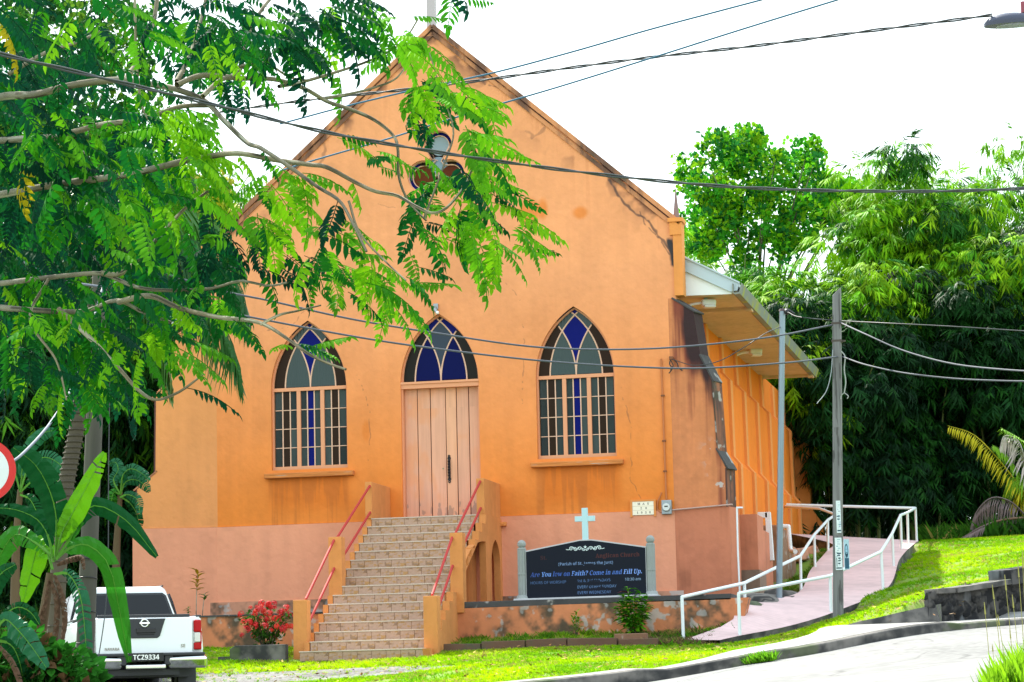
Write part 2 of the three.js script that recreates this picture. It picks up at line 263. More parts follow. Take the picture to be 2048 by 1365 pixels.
// facade paint: 12 x 12 m starting at x = -6, y = 2.5; bleached high up, deeper where sills kept the sun off, mould along the gable edge, cracks
function crack(pts, wd) { return (x, y) => { let m = 0; for (let i = 0; i + 1 < pts.length; i++) { const [ax, ay] = pts[i], [bx_, by] = pts[i + 1], dx = bx_ - ax, dy = by - ay, t = Math.min(1, Math.max(0, ((x - ax) * dx + (y - ay) * dy) / (dx * dx + dy * dy))); const d = Math.hypot(x - ax - dx * t + 0.06 * (vnoise(x * 9, y * 9, 5) - 0.5), y - ay - dy * t + 0.06 * (vnoise(x * 9, y * 9, 6) - 0.5)); m = Math.max(m, 1 - sst(wd * 0.4, wd, d)); } return m; }; }
const cracks = [[crack([[3.6, 9.62], [3.75, 9.3], [4.05, 8.95], [4.35, 8.75], [4.6, 8.35], [4.8, 8.1]], 0.035), 0.75], [crack([[4.2, 8.95], [4.25, 8.7], [4.5, 8.45], [4.75, 8.05]], 0.022), 0.6], [crack([[4.78, 8.3], [4.83, 8.15], [4.84, 7.95], [4.86, 7.85], [4.97, 7.8]], 0.11), 1], [crack([[-3.9, 6.9], [-3.1, 7.0], [-2.5, 7.6], [-2.2, 8.4]], 0.014), 0.4], [crack([[1.2, 7.9], [1.7, 7.3], [1.75, 6.4], [1.7, 5.2]], 0.013), 0.4], [crack([[3.7, 5.4], [3.9, 4.6], [3.85, 3.6], [4.1, 3.0]], 0.014), 0.4], [crack([[-1.7, 5.9], [-1.45, 5.2], [-1.5, 4.2]], 0.014), 0.4], [crack([[-1.2, 9.4], [-0.4, 9.2], [0.5, 9.35]], 0.012), 0.3], [crack([[0.9, 12.0], [1.1, 11.75], [1.5, 11.6]], 0.03), 0.5], [crack([[-2.4, 10.9], [-2.3, 10.6], [-2.45, 10.3]], 0.05), 0.4], [crack([[1.9, 10.75], [2.05, 10.6], [2.3, 10.75]], 0.04), 0.35]];
const facadeTex = tex(1024, 1024, (u, v) => {
  const x = u - 6, y = v + 2.5;
  const big = fbm(x * 0.45 + 9, y * 0.45, 1, 4), mid = fbm(x * 1.6, y * 1.6, 2, 4), fine = fbm(x * 9, y * 9, 3, 3), streak = fbm(x * 7, y * 0.35, 4, 4);
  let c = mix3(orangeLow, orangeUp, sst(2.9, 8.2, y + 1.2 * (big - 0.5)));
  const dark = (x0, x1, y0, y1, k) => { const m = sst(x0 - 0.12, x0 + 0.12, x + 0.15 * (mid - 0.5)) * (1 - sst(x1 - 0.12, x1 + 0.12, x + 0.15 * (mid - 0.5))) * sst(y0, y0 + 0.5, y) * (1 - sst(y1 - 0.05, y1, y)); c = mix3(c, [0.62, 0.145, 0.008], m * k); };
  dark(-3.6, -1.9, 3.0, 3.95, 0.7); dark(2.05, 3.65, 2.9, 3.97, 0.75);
  for (const [px, py, rx, ry] of [[1.95, 9.05, 0.22, 0.3], [2.2, 9.1, 0.12, 0.25], [2.95, 9.0, 0.2, 0.14], [-1.55, 4.75, 0.08, 0.2]]) { const m = 1 - sst(0.5, 1.2, Math.hypot((x - px) / rx, (y - py) / ry) + 0.8 * (mid - 0.5) + 0.5 * (streak - 0.5)); c = mix3(c, [0.68, 0.19, 0.03], m * 0.85); }
  // rain streaks, blotches
  const k = 1 + 0.16 * (big - 0.5) + 0.16 * (mid - 0.5) + 0.1 * (fine - 0.5) + 0.13 * (streak - 0.5); c = c.map((q) => q * k);
  const edge = 12.99 - 0.88 * Math.abs(x) - y;                                   // below the gable edge
  const mould = sst(0.52, 0.66, fbm(x * 2.2, y * 2.2, 8, 4) + 0.22 * Math.exp(-edge * 9) - 0.03) * Math.exp(-Math.max(0, edge) * (5 - 3 * fbm(x * 5, 0.5, 12, 2)));
  c = mix3(c, [0.09, 0.035, 0.03], Math.min(1, mould * 1.5));
  const st2 = sst(0.6, 0.78, streak) * Math.exp(-Math.max(0, edge) * 0.9) * 0.34; c = mix3(c, [0.46, 0.15, 0.06], st2);
  for (const [f, a] of cracks) { if (x < -3 && a > 0.5) continue; c = mix3(c, [0.035, 0.03, 0.035], f(x, y) * a); }
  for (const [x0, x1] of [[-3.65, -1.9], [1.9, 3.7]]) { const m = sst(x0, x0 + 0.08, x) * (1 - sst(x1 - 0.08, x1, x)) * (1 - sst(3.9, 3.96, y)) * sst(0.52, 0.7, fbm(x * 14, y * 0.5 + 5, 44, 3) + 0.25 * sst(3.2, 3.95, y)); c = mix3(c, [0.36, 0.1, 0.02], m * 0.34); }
  // chips to bare render
  const chip = sst(0.95, 0.97, fbm(x * 3 + 7, y * 3, 19, 4)); c = mix3(c, [0.6, 0.5, 0.42], chip * 0.7);
  const right = sst(4.72, 4.78, x) * (1 - sst(7.4, 7.7, y)) * 0.0; c = mix3(c, [0.3, 0.08, 0.04], right);
  return c;
}, 12, 12);
facadeTex.offset.set(0.5, -2.5 / 12);
const plasterBump = tex(512, 512, (x, y) => 0.5 + 0.5 * (fbm(x * 8, y * 8, 51, 5, 32) - 0.5) + 0.2 * (fbm(x * 2, y * 2, 52, 3, 8) - 0.5), 4, 4, false);
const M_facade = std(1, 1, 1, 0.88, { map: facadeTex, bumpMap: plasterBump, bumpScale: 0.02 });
const FN = 384, FM = 6;                                    // shared noise fields, one 6 m tile
const field = (fn) => { const a = new Float32Array(FN * FN); for (let j = 0; j < FN; j++) for (let i = 0; i < FN; i++) a[j * FN + i] = fn((i + 0.5) / FN * FM, (j + 0.5) / FN * FM); return a; };
const F_big = field((x, y) => fbm(x * 0.5, y * 0.5, 61, 4, 3)), F_mid = field((x, y) => fbm(x * 2, y * 2, 62, 4, 12)), F_fine = field((x, y) => fbm(x * 8, y * 8, 63, 3, 48)), F_streak = field((x, y) => fbm(x * 5, y * 0.5, 64, 4, 30)), F_chip = field((x, y) => fbm(x * 5 + vnoise(x * 4, y * 4, 9, 24), y * 5, 65, 5, 30));
function plaster(base, seed, { dirt = 0, moss = 0, stain = 0, chips = 0, streakK = 0.2, deep = [0.1, 0.03, 0.025] } = {}) {
  const d = new Uint8Array(FN * FN * 4), ox = Math.floor(hash2(Math.round(seed * 10), 1, 1) * FN), oy = Math.floor(hash2(Math.round(seed * 10), 2, 1) * FN);
  for (let j = 0; j < FN; j++) for (let i = 0; i < FN; i++) {
    const q = ((j + oy) % FN) * FN + (i + ox) % FN, q2 = ((j + oy * 3) % FN) * FN + (i + ox * 5) % FN, big = F_big[q], mid = F_mid[q2], fine = F_fine[q], streak = F_streak[q2], k = 1 + 0.2 * (big - 0.5) + 0.2 * (mid - 0.5) + 0.14 * (fine - 0.5) + streakK * (streak - 0.5);
    let c = [base[0] * k, base[1] * k, base[2] * k];
    if (stain) c = mix3(c, deep, sst(0.72 - 0.32 * stain, 0.95 - 0.3 * stain, 0.55 * streak + 0.35 * big + 0.15 * mid) * 0.85);
    if (moss) c = mix3(c, [0.07, 0.07, 0.045], sst(0.66 - 0.22 * moss, 0.86 - 0.22 * moss, 0.4 * mid + 0.3 * fine + 0.3 * big) * 0.9);
    if (chips) c = mix3(c, [0.5, 0.47, 0.44], sst(0.645 - 0.075 * chips, 0.69 - 0.075 * chips, 0.62 * F_chip[q] + 0.25 * fine + 0.15 * streak) * 0.7);
    if (dirt) { const dk = 1 - dirt * sst(0.4, 0.8, fine * 0.4 + mid * 0.6); c = c.map((v) => v * dk); }
    const o = (j * FN + i) * 4; for (let n = 0; n < 3; n++) d[o + n] = 255 * Math.min(1, l2s(Math.max(0, c[n]))); d[o + 3] = 255;
  }
  const t = new THREE.DataTexture(d, FN, FN, THREE.RGBAFormat); t.magFilter = THREE.LinearFilter; t.wrapS = t.wrapT = THREE.RepeatWrapping; t.colorSpace = THREE.SRGBColorSpace; t.repeat.set(1 / FM, 1 / FM); t.needsUpdate = true;
  return std(1, 1, 1, 0.9, { map: t, bumpMap: plasterBump, bumpScale: 0.02 });
}
const M_plinth = plaster(pink, 60, { dirt: 0.1, wm: 6, hm: 6, streakK: 0.16 });
const M_plinthR = plaster([0.55, 0.19, 0.1], 64, { dirt: 0.2, stain: 0.35, deep: [0.3, 0.1, 0.05] });
const M_rough = plaster([0.55, 0.26, 0.16], 70, { dirt: 0.4, moss: 0.6, chips: 1, wm: 4, hm: 4 });
const M_terrace = plaster([0.6, 0.21, 0.09], 75, { dirt: 0.4, moss: 0.95, chips: 0.7 });
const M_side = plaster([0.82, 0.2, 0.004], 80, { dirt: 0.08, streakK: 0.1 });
const M_trim = plaster([0.76, 0.28, 0.07], 85, { dirt: 0.15 });
const M_coping = plaster([0.66, 0.27, 0.12], 88, { dirt: 0.2, stain: 1.05, moss: 0.5, deep: [0.06, 0.035, 0.035] });
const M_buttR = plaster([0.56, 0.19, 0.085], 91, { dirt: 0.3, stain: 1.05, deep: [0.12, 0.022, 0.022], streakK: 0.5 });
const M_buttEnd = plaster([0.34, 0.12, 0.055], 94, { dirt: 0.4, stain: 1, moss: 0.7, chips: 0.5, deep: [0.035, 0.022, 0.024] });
const M_buttL = plaster([0.68, 0.27, 0.09], 97, { dirt: 0.08 });
const M_slab = plaster([0.06, 0.057, 0.058], 99, { dirt: 0.4, chips: 0.3 });
const M_peach = std(0.7, 0.3, 0.155, 0.7);
const M_bars = std(0.68, 0.42, 0.3, 0.6);
const M_paneGrey = phy(0.028, 0.05, 0.05, 0.25, { specularIntensity: 0.6 });
const paneBump = tex(128, 128, (x, y) => 0.5 + 0.5 * Math.sin(x * 2 * Math.PI * 16), 0.5, 0.5, false);
M_paneGrey.bumpMap = paneBump; M_paneGrey.bumpScale = 0.004;
const M_paneBlue = phy(0.003, 0.007, 0.13, 0.35, { specularIntensity: 0.12 });
const M_paneBrown = phy(0.022, 0.009, 0.003, 0.35, { specularIntensity: 0.25 });
const M_paneNavy = phy(0.002, 0.005, 0.065, 0.35, { specularIntensity: 0.12 });
const M_paneDark = phy(0.009, 0.007, 0.005, 0.35, { specularIntensity: 0.3 });

const church = thing('church', 'large orange plastered church with a steep gable and pointed stained-glass windows', 'church');
const ARC_R = (a, h) => (h * h + a * a) / (2 * a);
function lancet(cx, a, y0, ys, h, n = 20) {               // outline from the left foot over the point to the right foot
  const R0 = ARC_R(a, h), pts = [[cx - a, y0]];
  for (let i = 0; i <= n; i++) { const y = h * i / n; pts.push([cx - a + R0 - Math.sqrt(R0 * R0 - y * y) - 0, ys + y]); }
  for (let i = n - 1; i >= 0; i--) { const y = h * i / n; pts.push([cx + a - R0 + Math.sqrt(R0 * R0 - y * y), ys + y]); }
  pts.push([cx + a, y0]); return pts;
}
// trefoil outline
const TRE = [[0.06, 10.58, 0.29], [-0.27, 9.95, 0.32], [0.29, 9.95, 0.31], [0.02, 10.16, 0.2]];
const treR = (th, shrink = 0) => { const ox = 0.02, oy = 10.16; let m = 0; for (const [cx, cy, r] of TRE) { const rr = r - shrink, dx = ox - cx, dy = oy - cy, b = dx * Math.cos(th) + dy * Math.sin(th), c = dx * dx + dy * dy - rr * rr, D = b * b - c; if (D > 0) m = Math.max(m, -b + Math.sqrt(D)); } return [ox + m * Math.cos(th), oy + m * Math.sin(th)]; };
const trePts = (s, n = 90) => Array.from({ length: n }, (_, i) => treR(i / n * 2 * Math.PI, s));
{
  const sh = poly([[-4.86, 2.95], [4.86, 2.95], [4.86, 8.72], [0, 12.99], [-4.86, 8.72]]);
  sh.holes.push(path(lancet(-2.74, 0.8, 4.06, 5.71, 1.39)), path(lancet(2.78, 0.8, 4.06, 5.7, 1.4)), path(trePts(0)));
  const door = lancet(0, 0.81, 2.95, 5.69, 1.41); // door hole touches the foot of the wall
  const foot = poly([[-4.86, 2.95], [-0.81, 2.95], ...door.slice(1, -1), [0.81, 2.95], [4.86, 2.95], [4.86, 8.72], [0, 12.99], [-4.86, 8.72]]);
  foot.holes.push(...sh.holes);
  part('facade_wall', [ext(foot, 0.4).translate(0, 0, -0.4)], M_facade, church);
}
const pl1 = part('plinth', [bx(-4.8, 4.72, 1.1, 2.945, -0.4, 0.035)], M_plinth, church);
part('rough_base', [bx(-5.9, -1.2, 0.9, 1.42, -0.3, 0.075)], M_rough, church); part('rough_base', [bx(1.22, 4.9, 0.9, 1.36, -0.3, 0.075)], M_rough, church);
// gable coping, cross, corner pinnacles
for (const s of [-1, 1]) {
  const a = V(0, 13.03, -0.2), b = V(s * 5.0, 13.03 - 0.88 * 5.0, -0.2);
  part('coping', [bar(a, b, 0.52, 0.09, 0, V(s * 0.66, 0.75, 0)).translate(0, 0.02, 0)], M_coping, church);
  part('coping_band', [bar(V(0, 12.9, 0.014), V(s * 4.86, 12.9 - 0.88 * 4.86, 0.014), 0.08, 0.03, 0, V(0, 0, 1))], M_coping, church);
  const pin = part('pinnacle', [bx(s * 4.9 - 0.12, s * 4.9 + 0.12, 8.42, 8.72, -0.32, 0.06), bx(s * 4.9 - 0.15, s * 4.9 + 0.15, 8.68, 8.76, -0.35, 0.09), bx(s * 4.93 - 0.09, s * 4.93 + 0.09, 7.2, 8.42, -0.3, 0.04)], M_trim, church);
  part('spire', new THREE.ConeGeometry(0.085, 0.68, 4).rotateY(Math.PI / 4).translate(s * 4.9, 9.1, -0.13), std(0.22, 0.13, 0.12, 0.6), pin);
}
part('gable_cross', [bx(-0.13, 0.04, 12.95, 14.9, -0.2, -0.03), bx(-0.55, 0.46, 14.1, 14.28, -0.19, -0.04)], std(0.45, 0.38, 0.42, 0.6), church);
// windows
function clipCircle(ptsIn, cx, r, inside) {
  const f = (p) => (inside ? 1 : -1) * (r - Math.hypot(p[0] - cx, p[1])), out = []; let ex = null, en = null, exI = -1;
  for (let i = 0; i < ptsIn.length; i++) {
    const p = ptsIn[i], q = ptsIn[(i + 1) % ptsIn.length], a = f(p), b = f(q);
    if (a >= 0) out.push(p);
    if ((a >= 0) !== (b >= 0)) {
      let lo = 0, hi = 1; for (let k = 0; k < 24; k++) { const m = (lo + hi) / 2; ((f([p[0] + (q[0] - p[0]) * m, p[1] + (q[1] - p[1]) * m]) >= 0) === (a >= 0)) ? lo = m : hi = m; }
      const x = [p[0] + (q[0] - p[0]) * lo, p[1] + (q[1] - p[1]) * lo]; x.cut = a >= 0 ? 'ex' : 'en'; out.push(x);
    }
  }
  const res = [];
  for (let i = 0; i < out.length; i++) {
    const p = out[i], q = out[(i + 1) % out.length]; res.push([p[0], p[1]]);
    if (p.cut === 'ex' && q.cut === 'en') { let a0 = Math.atan2(p[1], p[0] - cx), a1 = Math.atan2(q[1], q[0] - cx); if (a1 - a0 > Math.PI) a1 -= 2 * Math.PI; if (a0 - a1 > Math.PI) a1 += 2 * Math.PI; for (let k = 1; k < 10; k++) { const t = a0 + (a1 - a0) * k / 10; res.push([cx + r * Math.cos(t), r * Math.sin(t)]); } }
  }
  return res;
}
const dense = (pts) => pts.flatMap((p, i) => { const q = pts[(i + 1) % pts.length], n = Math.max(1, Math.ceil(Math.hypot(q[0] - p[0], q[1] - p[1]) / 0.06)); return Array.from({ length: n }, (_, k) => [p[0] + (q[0] - p[0]) * k / n, p[1] + (q[1] - p[1]) * k / n]); });
function tracery(win, cx, ys, a, h, mats, z) {             // intersecting tracery in a pointed arch
  const Rt = 1.65, d = 0.55 * a / 0.8, full = dense(lancet(0, a - 0.01, 0.02, 0.02, h - 0.02));
  const A = Rt - d, B = Rt, C = -Rt, D = d - Rt;
  const reg = (list) => list.reduce((p, [c, ins]) => p.length > 2 ? clipCircle(p, c, Rt, ins) : p, full);
  const regs = [[[[A, 1], [C, 1]], mats.lancet], [[[B, 1], [D, 1]], mats.lancet], [[[C, 0], [B, 0], [A, 1], [D, 1]], mats.mid], [[[A, 0], [C, 0], [D, 1]], mats.diamond], [[[D, 0], [B, 0], [A, 1]], mats.diamond], [[[A, 0], [C, 1]], mats.side], [[[D, 0], [B, 1]], mats.side], [[[A, 0], [D, 0]], mats.top]];
  for (const [list, m] of regs) { const p = reg(list); if (p.length > 2) part('pane', [ext(poly(p), 0.012).translate(cx, ys, z)], m, win); }
  const Ro = ARC_R(a, h), inArch = (x, y) => Math.hypot(x - (Ro - a), y) < Ro && Math.hypot(x + (Ro - a), y) < Ro;
  for (const c of [A, B, C, D]) {
    const pts = []; for (let k = 0; k <= 40; k++) { const t = k / 40 * 1.3, x = c > 0 ? c - Rt * Math.cos(t) : c + Rt * Math.cos(t), y = Rt * Math.sin(t); if (!inArch(x, y)) break; pts.push(V(cx + x, ys + y, z + 0.012)); }
    if (pts.length > 2) part('tracery_bar', [tube(pts, 0.017, 6, 30)], M_bars, win);
  }
}
function archFrame(cx, a, y0, ys, h, t, z0, z1, side = true) {
  const o = lancet(cx, a, y0, ys, h), i = lancet(cx, a - t, y0 + t, ys, h - t), s = poly(o); s.holes.push(path(i)); return ext(s, z1 - z0).translate(0, 0, z0);
}
const pr = rng(66), greys = [0, 1, 2, 3].map((i) => { const m = M_paneGrey.clone(); m.color = col(0.02 + 0.013 * i, 0.037 + 0.017 * i, 0.038 + 0.017 * i); m.roughness = 0.14 + 0.07 * i; return m; });
function churchWindow(cx, ys, y0) {
  const w = new THREE.Group(); w.name = 'window'; church.add(w);
  part('frame', [archFrame(cx, 0.8, y0, ys, 1.39, 0.035, -0.2, -0.1), bx(cx - 0.765, cx + 0.765, ys - 0.035, ys + 0.035, -0.185, -0.095), bx(cx - 0.765, cx + 0.765, y0 + 0.035, y0 + 0.075, -0.185, -0.1)], M_peach, w);
  tracery(w, cx, ys + 0.03, 0.775, 1.33, { lancet: M_paneGrey, mid: M_paneBlue, diamond: M_paneGrey, side: M_paneBrown, top: M_paneBlue }, -0.16);
  const xs = [-0.75, -0.245, 0.255, 0.75], yb = y0 + 0.075, yt = ys - 0.035, rowH = (yt - yb) / 4;
  for (let l = 0; l < 3; l++) {
    const xa = cx + xs[l] + (l ? 0.03 : 0), xb = cx + xs[l + 1] - (l < 2 ? 0.03 : 0), cw = (xb - xa) / 3;
    for (let c = 0; c < 3; c++) for (let r = 0; r < 4; r++) part('pane', bx(xa + c * cw + 0.004, xa + (c + 1) * cw - 0.004, yb + r * rowH + 0.004, yb + (r + 1) * rowH - 0.004, -0.162, -0.15), c === 1 ? (l === 1 ? M_paneBlue : M_paneBrown) : greys[Math.floor(pr() * 4)], w);
    for (let c = 1; c < 3; c++) part('glazing_bar', bx(xa + c * cw - 0.011, xa + c * cw + 0.011, yb, yt, -0.15, -0.132), M_bars, w);
    for (let r = 1; r < 4; r++) part('glazing_bar', bx(xa, xb, yb + r * rowH - 0.008, yb + r * rowH + 0.008, -0.15, -0.135), M_bars, w);
    if (l) part('mullion', bx(cx + xs[l] - 0.04, cx + xs[l] + 0.04, yb, yt, -0.18, -0.1), M_peach, w);
  }
  part('sill', new RoundedBoxGeometry(1.87, 0.1, 0.32, 2, 0.015).translate(cx + 0.005, y0 - 0.12, -0.04), plaster([0.62, 0.21, 0.05], 110 + cx, { dirt: 0.3, chips: 0.1 }), w);
  part('frame_back', bx(cx - 0.9, cx + 0.9, y0 - 0.05, ys + 1.5, -0.3, -0.28), std(0.02, 0.02, 0.02), w);
}
churchWindow(-2.74, 5.71, 4.06); churchWindow(2.78, 5.7, 4.06);
{ // trefoil window
  const w = new THREE.Group(); w.name = 'trefoil_window'; church.add(w);
  const s = poly(trePts(0.0)); s.holes.push(path(trePts(0.012))); part('frame', [ext(s, 0.12).translate(0, 0, -0.2)], M_bars, w);
  const s2 = poly(trePts(0.075)); s2.holes.push(path(trePts(0.09))); part('frame', [ext(s2, 0.05).translate(0, 0, -0.19)], M_bars, w);
  const inLobe = (p, k) => TRE.every(([cx, cy, r], j) => j === k || j === 3 || Math.hypot(p[0] - cx, p[1] - cy) > r - 0.03);
  [[0, 0.3, 2.85, 4], [1, 1.9, 5.6, 5], [2, 3.9, 7.45, 5]].forEach(([k, a0, a1, n]) => { const [cx, cy, r] = TRE[k]; for (let i = 0; i < n; i++) { const b0 = a0 + (a1 - a0) * i / n + 0.03, b1 = a0 + (a1 - a0) * (i + 1) / n - 0.03, p = []; for (let q = 0; q <= 8; q++) p.push([cx + (r - 0.013) * Math.cos(b0 + (b1 - b0) * q / 8), cy + (r - 0.013) * Math.sin(b0 + (b1 - b0) * q / 8)]); for (let q = 8; q >= 0; q--) p.push([cx + (r - 0.074) * Math.cos(b0 + (b1 - b0) * q / 8), cy + (r - 0.074) * Math.sin(b0 + (b1 - b0) * q / 8)]); part('pane', [ext(poly(p), 0.01).translate(0, 0, -0.175)], M_paneBlue, w); } });
  const disc = (k, r0, m, z) => { const [cx, cy, r] = TRE[k]; part('pane', new THREE.CircleGeometry(r - r0, 40).translate(cx, cy, z), m, w); };
  disc(0, 0.09, phy(0.2, 0.28, 0.33, 0.25), -0.181); disc(1, 0.09, phy(0.1, 0.024, 0.002, 0.35, { specularIntensity: 0.2 }), -0.185); disc(2, 0.09, phy(0.1, 0.02, 0.003, 0.35, { specularIntensity: 0.2 }), -0.189); disc(3, 0.0, phy(0.16, 0.25, 0.33, 0.3), -0.193);  // top lobe glass: pale blue-grey is a sky reflection put into its colour
  part('lead_bar', [bar(V(0.02, 10.1, -0.17), V(0.02, 9.75, -0.17), 0.014), bar(V(0.02, 10.28, -0.17), V(-0.24, 10.36, -0.17), 0.012), bar(V(-0.03, 9.8, -0.165), V(-0.45, 9.7, -0.165), 0.02)], M_bars, w);
  part('frame_back', new THREE.BoxGeometry(1.4, 1.6, 0.02).translate(0, 10.2, -0.25), std(0.03, 0.02, 0.015), w);
}
{ // door with its transom window
  const d = new THREE.Group(); d.name = 'door'; church.add(d);
  const woodTex = tex(512, 512, (x, y) => { const n = fbm(x * 30, y * 1.2, 33, 4, 60), m = fbm(x * 3, y * 1.5, 34, 4, 6), f = fbm(x * 12, y * 6, 35, 3, 24); const v = 1 + 0.22 * (n - 0.5) + 0.25 * (m - 0.5); let c = [0.66 * v, 0.33 * v, 0.215 * v]; c = mix3(c, [0.68, 0.26, 0.1], sst(0.55, 0.75, m) * 0.5); return mix3(c, [0.16, 0.13, 0.12], sst(0.72, 0.76, f * 0.7 + 0.35 * sst(0.38, 0.42, y) * (1 - sst(0.45, 1.0, y))) * 0.5); }, 2, 2.6);
  const xb = [-0.78, -0.51, -0.24, 0.075, 0.3, 0.555, 0.78]; const tones = [1, 0.97, 1.03, 1.06, 0.98, 1.01];
  for (let i = 0; i < 6; i++) { const m = std(tones[i], tones[i], tones[i] * (i === 3 ? 0.92 : 1), 0.75, { map: woodTex }); part('plank', [new RoundedBoxGeometry(xb[i + 1] - xb[i] - 0.015, 2.62, 0.04, 1, 0.006).translate((xb[i] + xb[i + 1]) / 2, 4.29, -0.2 + [0, 0.008, 0.002, 0.012, 0.005, 0][i])], m, d); }
  part('door_back', bx(-0.8, 0.8, 2.96, 5.62, -0.27, -0.235), std(0.05, 0.03, 0.02), d);
  part('frame', [bx(-0.81, -0.775, 2.96, 5.6, -0.24, -0.06), bx(0.775, 0.81, 2.96, 5.6, -0.24, -0.06)], M_peach, d);
  part('lintel', [bx(-0.83, 0.83, 5.6, 5.72, -0.24, -0.03), bx(-0.83, 0.83, 5.69, 5.735, -0.22, -0.005)], M_peach, d);
  const dk = std(0.02, 0.02, 0.025, 0.4, { metalness: 0.5 });
  const hp = []; for (let i = 0; i <= 24; i++) { const t = i / 24; hp.push(V(0.13 + 0.012 * Math.sin(t * 40), 3.78 + t * 0.36, -0.13 + 0.012 * Math.cos(t * 40))); }
  const ring = (y, r) => new THREE.TorusGeometry(r, 0.011, 8, 16).translate(0.13, y, -0.165);
  part('handle', [tube(hp, 0.017, 8, 60), ring(3.75, 0.026), ring(4.17, 0.026), ring(4.215, 0.017), ring(3.7, 0.019), bx(0.105, 0.155, 3.72, 4.2, -0.178, -0.165)], dk, d);
  part('lock', new THREE.CylinderGeometry(0.014, 0.014, 0.01, 12).rotateX(Math.PI / 2).translate(0.0, 3.97, -0.173), std(0.2, 0.25, 0.15, 0.4, { metalness: 0.7 }), d);
  const t = new THREE.Group(); t.name = 'transom_window'; church.add(t);
  part('frame', [archFrame(0, 0.81, 5.71, 5.735, 1.36, 0.035, -0.2, -0.1)], M_peach, t);
  tracery(t, 0, 5.745, 0.78, 1.31, { lancet: M_paneNavy, mid: phy(0.02, 0.035, 0.06, 0.3, { specularIntensity: 0.5 }), diamond: M_paneBlue, side: M_paneDark, top: M_paneBrown }, -0.16);
  part('frame_back', bx(-0.85, 0.85, 5.74, 7.2, -0.3, -0.28), std(0.02, 0.02, 0.02), t);
}
// corner buttresses, splayed forward by 15 degrees
function buttress(side, prof, caps, mBody, mEnd, mCap) {
  const b = new THREE.Group(); b.name = 'buttress'; church.add(b); b.position.set(side * 4.7, 0, 0); b.rotation.y = side * -15 * R;
  const X = (u) => side * u;
  const g = ext(poly(prof.map(([u, y]) => [X(u), y])), 0.42).translate(0, 0, -0.42); part('body', [g], mBody, b);
  const outer = prof.filter(([u]) => u > 0.3); const e = [];
  for (let i = 0; i + 1 < outer.length; i++) { const [u0, y0] = outer[i], [u1, y1] = outer[i + 1]; if (Math.abs(u1 - u0) < 0.12 * Math.abs(y1 - y0)) e.push(bar(V(X(u0), y0, -0.21), V(X(u1), y1, -0.21), 0.436, 0.03, 0, V(side, 0, 0))); }
  if (e.length) part('end_face', e.map((q) => q), mEnd, b);
  for (const [u0, y0, u1, y1] of caps) part('weathering', [bar(V(X(u0), y0 + 0.005, -0.21), V(X(u1), y1 + 0.005, -0.21), 0.45, 0.035, 0.008, V(side * 0.5, 0.8, 0))], mCap, b);
  return b;
}
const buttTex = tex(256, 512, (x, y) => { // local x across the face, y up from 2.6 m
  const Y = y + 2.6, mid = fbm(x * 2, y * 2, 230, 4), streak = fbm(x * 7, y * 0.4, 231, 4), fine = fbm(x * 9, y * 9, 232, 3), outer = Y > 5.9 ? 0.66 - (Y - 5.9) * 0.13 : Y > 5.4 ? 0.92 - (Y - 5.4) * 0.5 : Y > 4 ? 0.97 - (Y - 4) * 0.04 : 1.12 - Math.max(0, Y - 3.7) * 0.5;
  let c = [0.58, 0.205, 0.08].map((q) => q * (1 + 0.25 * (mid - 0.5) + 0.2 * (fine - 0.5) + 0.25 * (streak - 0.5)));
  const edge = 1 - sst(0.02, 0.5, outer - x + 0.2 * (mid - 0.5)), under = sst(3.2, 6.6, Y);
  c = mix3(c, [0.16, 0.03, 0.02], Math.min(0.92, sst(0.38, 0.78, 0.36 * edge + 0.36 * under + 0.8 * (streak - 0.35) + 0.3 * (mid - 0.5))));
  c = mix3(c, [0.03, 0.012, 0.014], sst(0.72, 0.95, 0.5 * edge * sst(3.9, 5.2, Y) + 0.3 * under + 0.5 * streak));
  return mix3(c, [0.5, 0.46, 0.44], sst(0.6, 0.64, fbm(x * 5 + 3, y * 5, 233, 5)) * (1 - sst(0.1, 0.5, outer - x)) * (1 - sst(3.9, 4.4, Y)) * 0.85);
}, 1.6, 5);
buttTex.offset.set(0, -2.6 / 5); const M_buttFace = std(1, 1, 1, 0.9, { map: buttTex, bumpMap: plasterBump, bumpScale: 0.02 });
const bR = buttress(1, [[-0.1, 2.95], [1.12, 2.95], [1.12, 3.7], [0.96, 4.05], [0.9, 5.45], [0.66, 5.95], [0.54, 6.85], [0.1, 7.15], [-0.1, 7.15]], [[0.93, 4.1, 1.17, 3.68], [0.64, 5.98, 0.92, 5.42], [0.08, 7.15, 0.58, 6.83]], M_buttFace, M_buttEnd, M_slab);
part('plinth', [bx(0.02, 1.18, 1.0, 2.945, -0.46, 0.035)], M_plinthR, bR);
const bL = buttress(-1, [[-0.1, 2.95], [1.64, 2.95], [1.64, 3.74], [1.27, 4.06], [1.25, 5.62], [0.95, 5.98], [0.82, 6.9], [0.15, 7.3], [-0.1, 7.3]], [[1.22, 4.12, 1.7, 3.72], [0.93, 6.02, 1.34, 5.58], [0.1, 7.32, 0.86, 6.88]], M_buttL, plaster([0.1, 0.04, 0.035], 121, { moss: 0.5 }), M_coping);
part('plinth', [bx(-1.72, -0.02, 1.0, 2.945, -0.46, 0.035)], M_plinth, bL);
